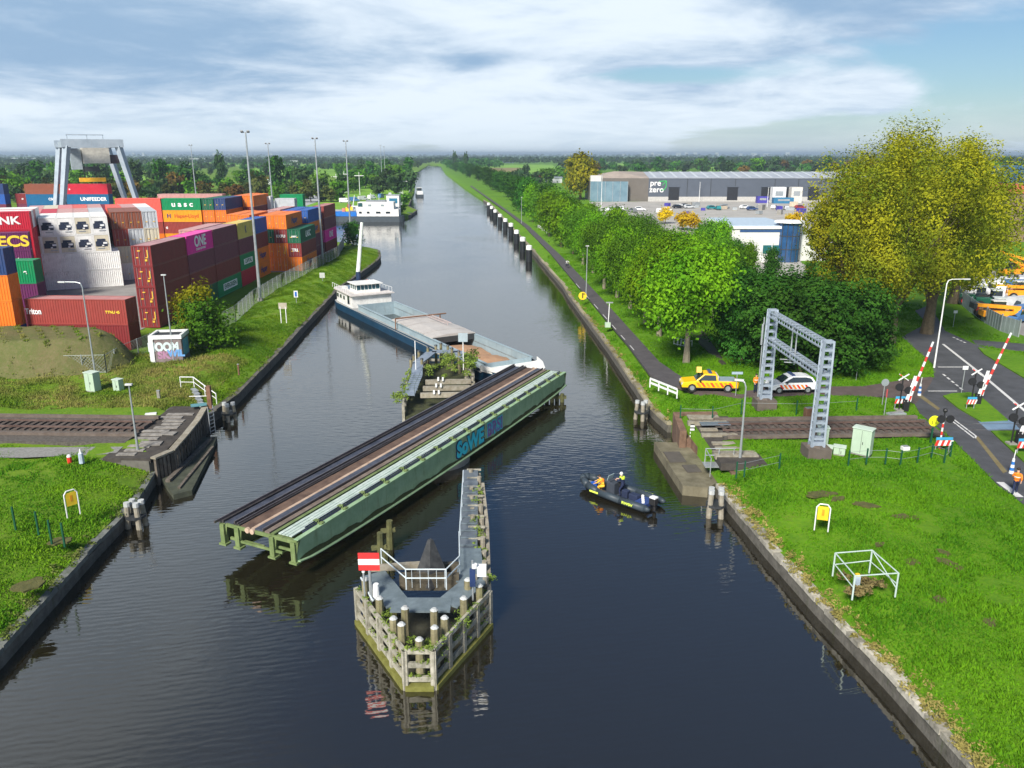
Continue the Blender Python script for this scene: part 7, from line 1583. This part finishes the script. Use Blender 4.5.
small_sign('bank_sign', 'grey board on two white posts near the fence', at(284, 323), (('post', (((-.35, 0, 1.1), (.09, .09, 2.2)),), white), ('post', (((.35, 0, 1.1), (.09, .09, 2.2)),), white), ('board', (((0, 0, 2.3), (1.1, .06, .8)),), mat('beige_board', (.42, .38, .30), .6))))
small_sign('bank_sign', 'small blue and white sign near the quay edge on the grass strip', at(296.5, 303), (('post', (((0, 0, .6), (.07, .07, 1.2)),), galv), ('board', (((0, 0, 1.35), (.6, .05, 1.0)),), white), ('blue_arrow', (((0, -.04, 1.35), (.3, .02, .7)),), blue)))
small_sign('bank_sign', 'pale square board lying against the fence near the masts', at(322.5, 281), (('post', (((0, 0, .4), (.07, .07, .8)),), galv), ('board', (((0, 0, 1.0), (.9, .05, .9)),), mat('pale_board', (.5, .52, .5), .6))))
small_sign('marker_post', 'short brown marker post at the quay edge above the timber piles', at(239, 375), (('post', (((0, 0, .55), (.14, .14, 1.1)),), rust), ('top', (((0, 0, 1.13), (.18, .18, .06)),), galv)), 'marker')
small_sign('marker_post', 'small grey concrete marker in the left grass strip', at(159, 398), (('post', (((0, 0, .35), (.25, .2, .7)),), concrete), ('top', (((0, 0, .72), (.28, .24, .05)),), galv)), 'marker')
t = thing('rubble', 'white broken plate lying beside the track on the left bank', 'debris', (*at(151, 415), .0), .3); b = MB(); b.box((0, 0, .1), (.9, .4, .12)); b.build('plate', white, t); b = MB(); b.box((.1, .3, .06), (.5, .3, .1)); b.build('fragment', concrete, t)
t = thing('hydrant_post', 'small orange red post in the left grass below the track', 'marker post', (*at(70, 463), 0)); b = MB(); b.tube((0, 0, 0), (0, 0, .45), .16, .16, 8); b.build('post', RW[0], t); b = MB(); b.ball((0, 0, .5), .17, 8); b.build('cap', white, t)
t = thing('gas_marker', 'pale blue grey marker post with white cap right of the orange red post', 'marker post', (*at(82, 463), 0)); b = MB(); b.tube((0, 0, 0), (0, 0, .75), .19, .17, 8); b.build('post', mat('pale_blue', (.42, .50, .60), .5), t); b = MB(); b.tube((0, 0, .75), (0, 0, 1.1), .12, .03, 8); b.build('cap', white, t)
def stairs():
    x_, y_ = at(181, 387); x2, y2 = at(217, 405, -1); t = thing('stair_railing', 'white handrail leading down the bank to the piles beyond the left abutment', 'railing', (x_, y_, 0)); d = Vector((x2-x_, y2-y_, -.9)); b = MB()
    pts = [Vector((0, 0, 0)), Vector((1.3, -.05, 0)), Vector((1.3, -.05, 0))+(d-Vector((1.3, 0, 0)))*.5, d]
    for a_, c_ in zip(pts, pts[1:]): b.tube(a_+Vector((0, 0, 1)), c_+Vector((0, 0, 1)), .045); b.tube(a_+Vector((0, 0, .5)), c_+Vector((0, 0, .5)), .03)
    for a_ in pts: b.tube(a_, a_+Vector((0, 0, 1)), .045)
    b.build('handrail', white, t); b = MB()
    for k in range(6): b.box((1.6+k*.35, -.8-k*.6, -.05-k*.13), (1.0, .45, .1), rz=-.9)
    b.build('steps', galv, t)
stairs()
t = thing('wall_ladder', 'grey vertical ladder on the left abutment wall down to the landing', 'ladder', (-25.55, 64.2, -.0)); b = MB()
for s_ in (-.28, .28): b.bar((s_*.4, s_, -1.4), (s_*.4, s_, 1.0), .06)
for k in range(7): b.bar((-.11, -.28, -1.2+k*.32), (.11, .28, -1.2+k*.32), .05)
b.build('rungs', galv, t)
t = thing('rusty_post', 'rusty square post with blue grey plate at the end of the left abutment', 'post', (-26.6, 66.9, 0)); b = MB(); b.box((0, 0, .9), (.35, .35, 2.2)); b.build('post', rust, t); b = MB(); b.box((-.9, -.3, .35), (1.3, .7, .08), rz=.4); b.build('blue_plate', mat('dull_cyan_plate', (.10, .26, .30), .5), t); b = MB(); b.tube((-1.8, .1, 1.0), (0, .1, 1.05), .03); b.build('bar', white, t)
# far buildings
def far_building(label, u0, u1, vt, vb, m, rm=None, gp=None, depth=25):
    x0, y0 = at(u0, vb); x1 = at(u1, vb)[0]; hh = atY(u0, vt, y0)[1]; t = thing('distant_building', label, 'building', (x0, y0, 0), 0, gp); b = MB(); b.b2(0, x1-x0, 0, depth, 0, hh*.82); b.build('walls', m, t); b = MB(); b.b2(-.5, x1-x0+.5, -.5, depth+.5, hh*.82, hh); b.build('roof', rm or galv, t)
PW_ = mat('pale_far_wall', (.55, .58, .60), .7); BW_ = mat('blue_far_wall', (.25, .36, .50), .7)
far_building('long pale blue industrial hall far behind the yard', 163, 222, 158.6, 161.6, BW_, PW_); far_building('pale hall on the horizon left of the poplars', 0, 60, 158, 160.5, BW_, PW_); far_building('low white hall beside the distant woods', 283, 298, 160.5, 164.5, PW_)
far_building('white farm shed behind the bright meadow', 470, 482, 160.3, 163.5, PW_); far_building('pale blue shed behind the bright meadow', 488, 500, 159, 163, BW_, PW_); far_building('dark blue shed with pale roof behind the meadow', 503, 514, 159.5, 163, mat('slate_far', (.12, .16, .25), .7), PW_); far_building('pale wide hall left of the warehouse top', 585, 600, 158.5, 162, PW_)
far_building('red roofed house among the trees behind the yard', 261, 272, 177, 185, PW_, mat('red_tiles', (.45, .10, .05), .8), depth=10); far_building('house with orange roof left of the yellow tree', 532, 542, 176, 181.5, mat('house_brick', (.25, .14, .1), .8), mat('orange_tiles', (.55, .16, .07), .8), depth=8); far_building('grey roofed house right of the orange roof', 545, 562, 177, 183, PW_, mat('grey_tiles', (.25, .29, .34), .7), depth=10)
far_building('greenhouse strip far right of the warehouse', 620, 700, 157.6, 159.6, PW_); far_building('pale halls far left among woods', 70, 100, 160, 163, PW_)
g = random.Random(8)
for k in range(30):
    u = g.choice((g.uniform(450, 800), g.uniform(560, 720), g.uniform(100, 440))); y0 = g.uniform(8500, 11500); x0 = (u-512)/F*y0*cp; w_ = g.uniform(15, 60); hh = g.uniform(30, 46) if False else g.uniform(22, 42)
    t = thing('distant_tower', 'pale block of the city skyline fading into the haze on the horizon', 'tower block', (x0, y0, 0), 0, 'city skyline blocks'); b = MB(); b.b2(-w_/2, w_/2, 0, 20, 0, hh); b.build('block', PW_, t); b = MB(); b.b2(-w_/4, w_/4, 4, 14, hh, hh+5); b.build('roof_house', BW_, t)
# dock behind the moored ships: pier with lamp crosses
sheet('quay_road', [(-62, 309), (-45, 306), (-49, 366), (-64, 516), (-95, 516), (-110, 420), (-160, 330)], mat('pale_quay', (.30, .31, .33), .85, scale=.1, col2=(.42, .44, .46)), .08)
for k, (u, v, h_) in enumerate(((337, 194, 11), (345, 192, 12), (360, 195, 12), (403, 196, 9))):
    t = thing('dock_mast', f'{on[k]} of the white cross topped masts behind the moored ships, from the left', 'mast', (*at(u, v), 0)); b = MB(); b.tube((0, 0, 0), (0, 0, h_), .2, .12); b.build('pole', white, t); b = MB(); b.bar((-2.5, 0, h_*.85), (2.5, 0, h_*.85), .3); b.build('crossarm', white, t)
for k in range(7):
    x_, y_ = at(345+9*k, 203-1.2*k); far = [('white', (.75, .76, .77)), ('blue', (.05, .15, .35)), ('silver', (.5, .52, .54))][k % 3]; car(f'{far[0]} van parked on the quay behind the moored ships, {on[k]} from the left', (x_, y_, .1), R(20*k), mat('van_'+far[0], far[1], .35), 'van', detail=False, group='vans on the harbour quay')
tree('far_mid', 'low green shrubs at the harbour corner right of the white cabin', at(402, 213, 0), .35, None, 'bush', 'bush', sz=.3); tree('far_mid', 'round green bush on the harbour corner behind the low shrubs', (*at(403, 204), 0), .7, None, 'bush', 'bush', sz=.45)
# ---------------- grass standing on both banks near the camera
def tufts(name, n, area, keep, m, seed, hgt):
    g = np.random.default_rng(seed); x = g.uniform(area[0], area[1], n); y = area[2]+(area[3]-area[2])*g.uniform(0, 1, n)**1.25; k = np.array([keep(a_, b_) for a_, b_ in zip(x, y)]); x, y = x[k], y[k]; n = len(x)
    def gz(a_, b_):
        side = -1 if a_ < -10 else 1; B = LB if side < 0 else RB; d = side*(a_-bank(B, b_)); z = slope_z(d, b_); w = 0 if flat(a_, b_) else min(1, d/3); z += w*hn(a_, b_)
        if side < 0 and mound_h(a_, b_) > 0: z = max(z, mound_h(a_, b_)+.03)
        return z
    z = np.array([gz(a_, b_) for a_, b_ in zip(x, y)]); patch = .5+.5*np.sin(x*.7+np.sin(y*.5)*2)*np.sin(y*.9+np.sin(x*.6)*2); soil = np.sin(x*.37+2*np.sin(y*.21+1))*np.sin(y*.43+2*np.sin(x*.29))+.5*np.sin(x*1.7+y*1.1)*np.sin(y*2.1-x*.8); keep2 = soil < g.uniform(.55, 1.1, n); x, y, z, patch = x[keep2], y[keep2], z[keep2], patch[keep2]; n = len(x)
    h_ = hgt*(.45+.9*g.uniform(0, 1, n)**2)*(.45+1.1*patch)
    bl = 3; X = np.repeat(x, bl)+g.normal(0, .09, n*bl); Y_ = np.repeat(y, bl)+g.normal(0, .09, n*bl); Z = np.repeat(z, bl)-.03; Hh = np.repeat(h_, bl)*g.uniform(.6, 1.2, n*bl); a_ = g.uniform(0, 6.28, n*bl); w = .045+.03*g.uniform(0, 1, n*bl); ln = Hh*g.uniform(.2, .9, n*bl); b_ = g.uniform(0, 6.28, n*bl)
    v = np.stack([np.stack([X-np.cos(a_)*w, Y_-np.sin(a_)*w, Z], 1), np.stack([X+np.cos(a_)*w, Y_+np.sin(a_)*w, Z], 1), np.stack([X+np.cos(b_)*ln, Y_+np.sin(b_)*ln, Z+Hh], 1)], 1).reshape(-1, 3); N_ = n*bl
    me = bpy.data.meshes.new(name); me.vertices.add(3*N_); me.vertices.foreach_set('co', v.ravel()); me.loops.add(3*N_); me.loops.foreach_set('vertex_index', np.arange(3*N_, dtype=np.int32)); me.polygons.add(N_); me.polygons.foreach_set('loop_start', np.arange(0, 3*N_, 3, dtype=np.int32)); me.materials.append(m); me.update(calc_edges=True)
    o = link(name, me); tag(o, kind='stuff'); return o
def onroad(x, y):
    for p_, x0, x1, y0, y1 in ROADS:
        if x0 < x < x1 and y0 < y < y1:
            c = False; n_ = len(p_)
            for i in range(n_):
                a_, b_ = p_[i], p_[i-1]
                if (a_[1] > y) != (b_[1] > y) and x < (b_[0]-a_[0])*(y-a_[1])/(b_[1]-a_[1])+a_[0]: c = not c
            if c: return True
    return False
def kr(x, y): return x > bank(RB, y)+.6 and not (55 < y < 64.9 and x < 18) and not (64 < y < 66 and x < 18) and not onroad(x, y)
def kl(x, y):
    if x > bank(LB, y)-.6: return False
    if 55 < y < 66.4 and x > -32: return False
    if 57.2 < y < 66.8: return False
    if x < -41 and y > 84.5 and onroad(x, y): return False
    return True
def grassmat(name, a_, b_, c_): return leafmat(name, a_, b_, c_, .25, .16)
tufts('grass', 300000, (13, 62, 20, 84), kr, grassmat('grass_blades', (.060, .175, .008), (.115, .255, .010), (.155, .27, .015)), 1, .17)
tufts('grass', 90000, (8, 60, 78, 180), kr, MATS.get('x') or bpy.data.materials['grass_blades'], 2, .22)
tufts('grass', 190000, (-62, -22, 24, 60), kl, grassmat('grass_blades_left', (.075, .21, .010), (.16, .30, .012), (.24, .32, .03)), 3, .14)
tufts('grass', 80000, (-42, -25, 66, 190), lambda x, y: kl(x, y) and x > -46 and not (y < 86 and x < -31), bpy.data.materials['grass_blades_left'], 6, .16)
tufts('grass', 70000, (-75, -29, 64, 86), lambda x, y: kl(x, y) and (mound_h(x, y) < .4 or math.sin(x*3.1)*math.sin(y*2.3) > .75), grassmat('rough_grass', (.11, .20, .015), (.30, .25, .09), (.22, .27, .03)), 4, .22)
def bankweeds(name, B, side, y0, y1, n, m, seed):
    g = random.Random(seed); w = MB()
    for i in range(n):
        y = y0+(y1-y0)*g.random()**1.3; x = bank(B, y)+side*g.uniform(.05, 1.3); leafy(w, (x, y, -1.0+.1*g.random()), g.uniform(.15, .42), 26, g.uniform(.06, .11), g)
    o = w.build(name, m); tag(o, kind='stuff')
bankweeds('bank_weeds', RB, 1, 22, 52, 330, mat('dry_bank_weeds', (.16, .15, .03), .9, scale=.8, col2=(.32, .27, .08)), 1); bankweeds('bank_weeds', LB, -1, 26, 54, 130, mat('green_bank_weeds', (.06, .11, .01), .9, scale=.8, col2=(.16, .18, .04)), 2)
bankweeds('bank_weeds', RB, 1, 65, 140, 130, MATS['dry_bank_weeds'], 3); bankweeds('bank_weeds', LB, -1, 67, 190, 150, MATS['green_bank_weeds'], 4)

SOIL = mat('bare_soil', (.055, .06, .016), .95, scale=4, col2=(.12, .115, .035), bump=.8)
rs = random.Random(17)
for (u, v, L_, w_, a_) in ((952, 565, 1.9, .35, 2.1), (944, 552, .8, .25, 2.0), (822, 496, 2.2, .5, .2), (866, 507, 1.6, .4, 2.7), (838, 500, 1.2, .3, .5), (900, 520, 1.1, .3, .3), (912, 560, .9, .35, .2), (940, 597, .6, .4, 0), (915, 520, .7, .3, 1), (880, 545, .8, .2, .4), (990, 622, .8, .3, 1.2), (60, 540, 1.3, .5, .3), (30, 585, 1.8, .7, .9)):
    x_, y_ = at(u, v); P_ = []
    for k in range(14): q = 2*math.pi*k/14; r_ = rs.uniform(.65, 1.15); P_.append((math.cos(q)*L_/2*r_, math.sin(q)*w_*r_))
    b = MB(); b.prism(P_, 0, .10); struct(b.build('soil_patch', SOIL, None, (x_, y_, hn(x_, y_)), a_))
# ---------------- air
hzm = bpy.data.materials.new('air_haze'); hzm.use_nodes = True; t = hzm.node_tree; t.nodes.clear()
pv = t.nodes.new('ShaderNodeVolumePrincipled'); pv.inputs['Color'].default_value = (.62, .78, .95, 1); pv.inputs['Density'].default_value = HAZE; pv.inputs['Anisotropy'].default_value = .2
ot = t.nodes.new('ShaderNodeOutputMaterial'); t.links.new(pv.outputs[0], ot.inputs['Volume'])
mb = MB(); mb.b2(-20500, 20500, -60, 20500, -7, 48); hb = mb.build('haze', hzm); tag(hb, kind='stuff')
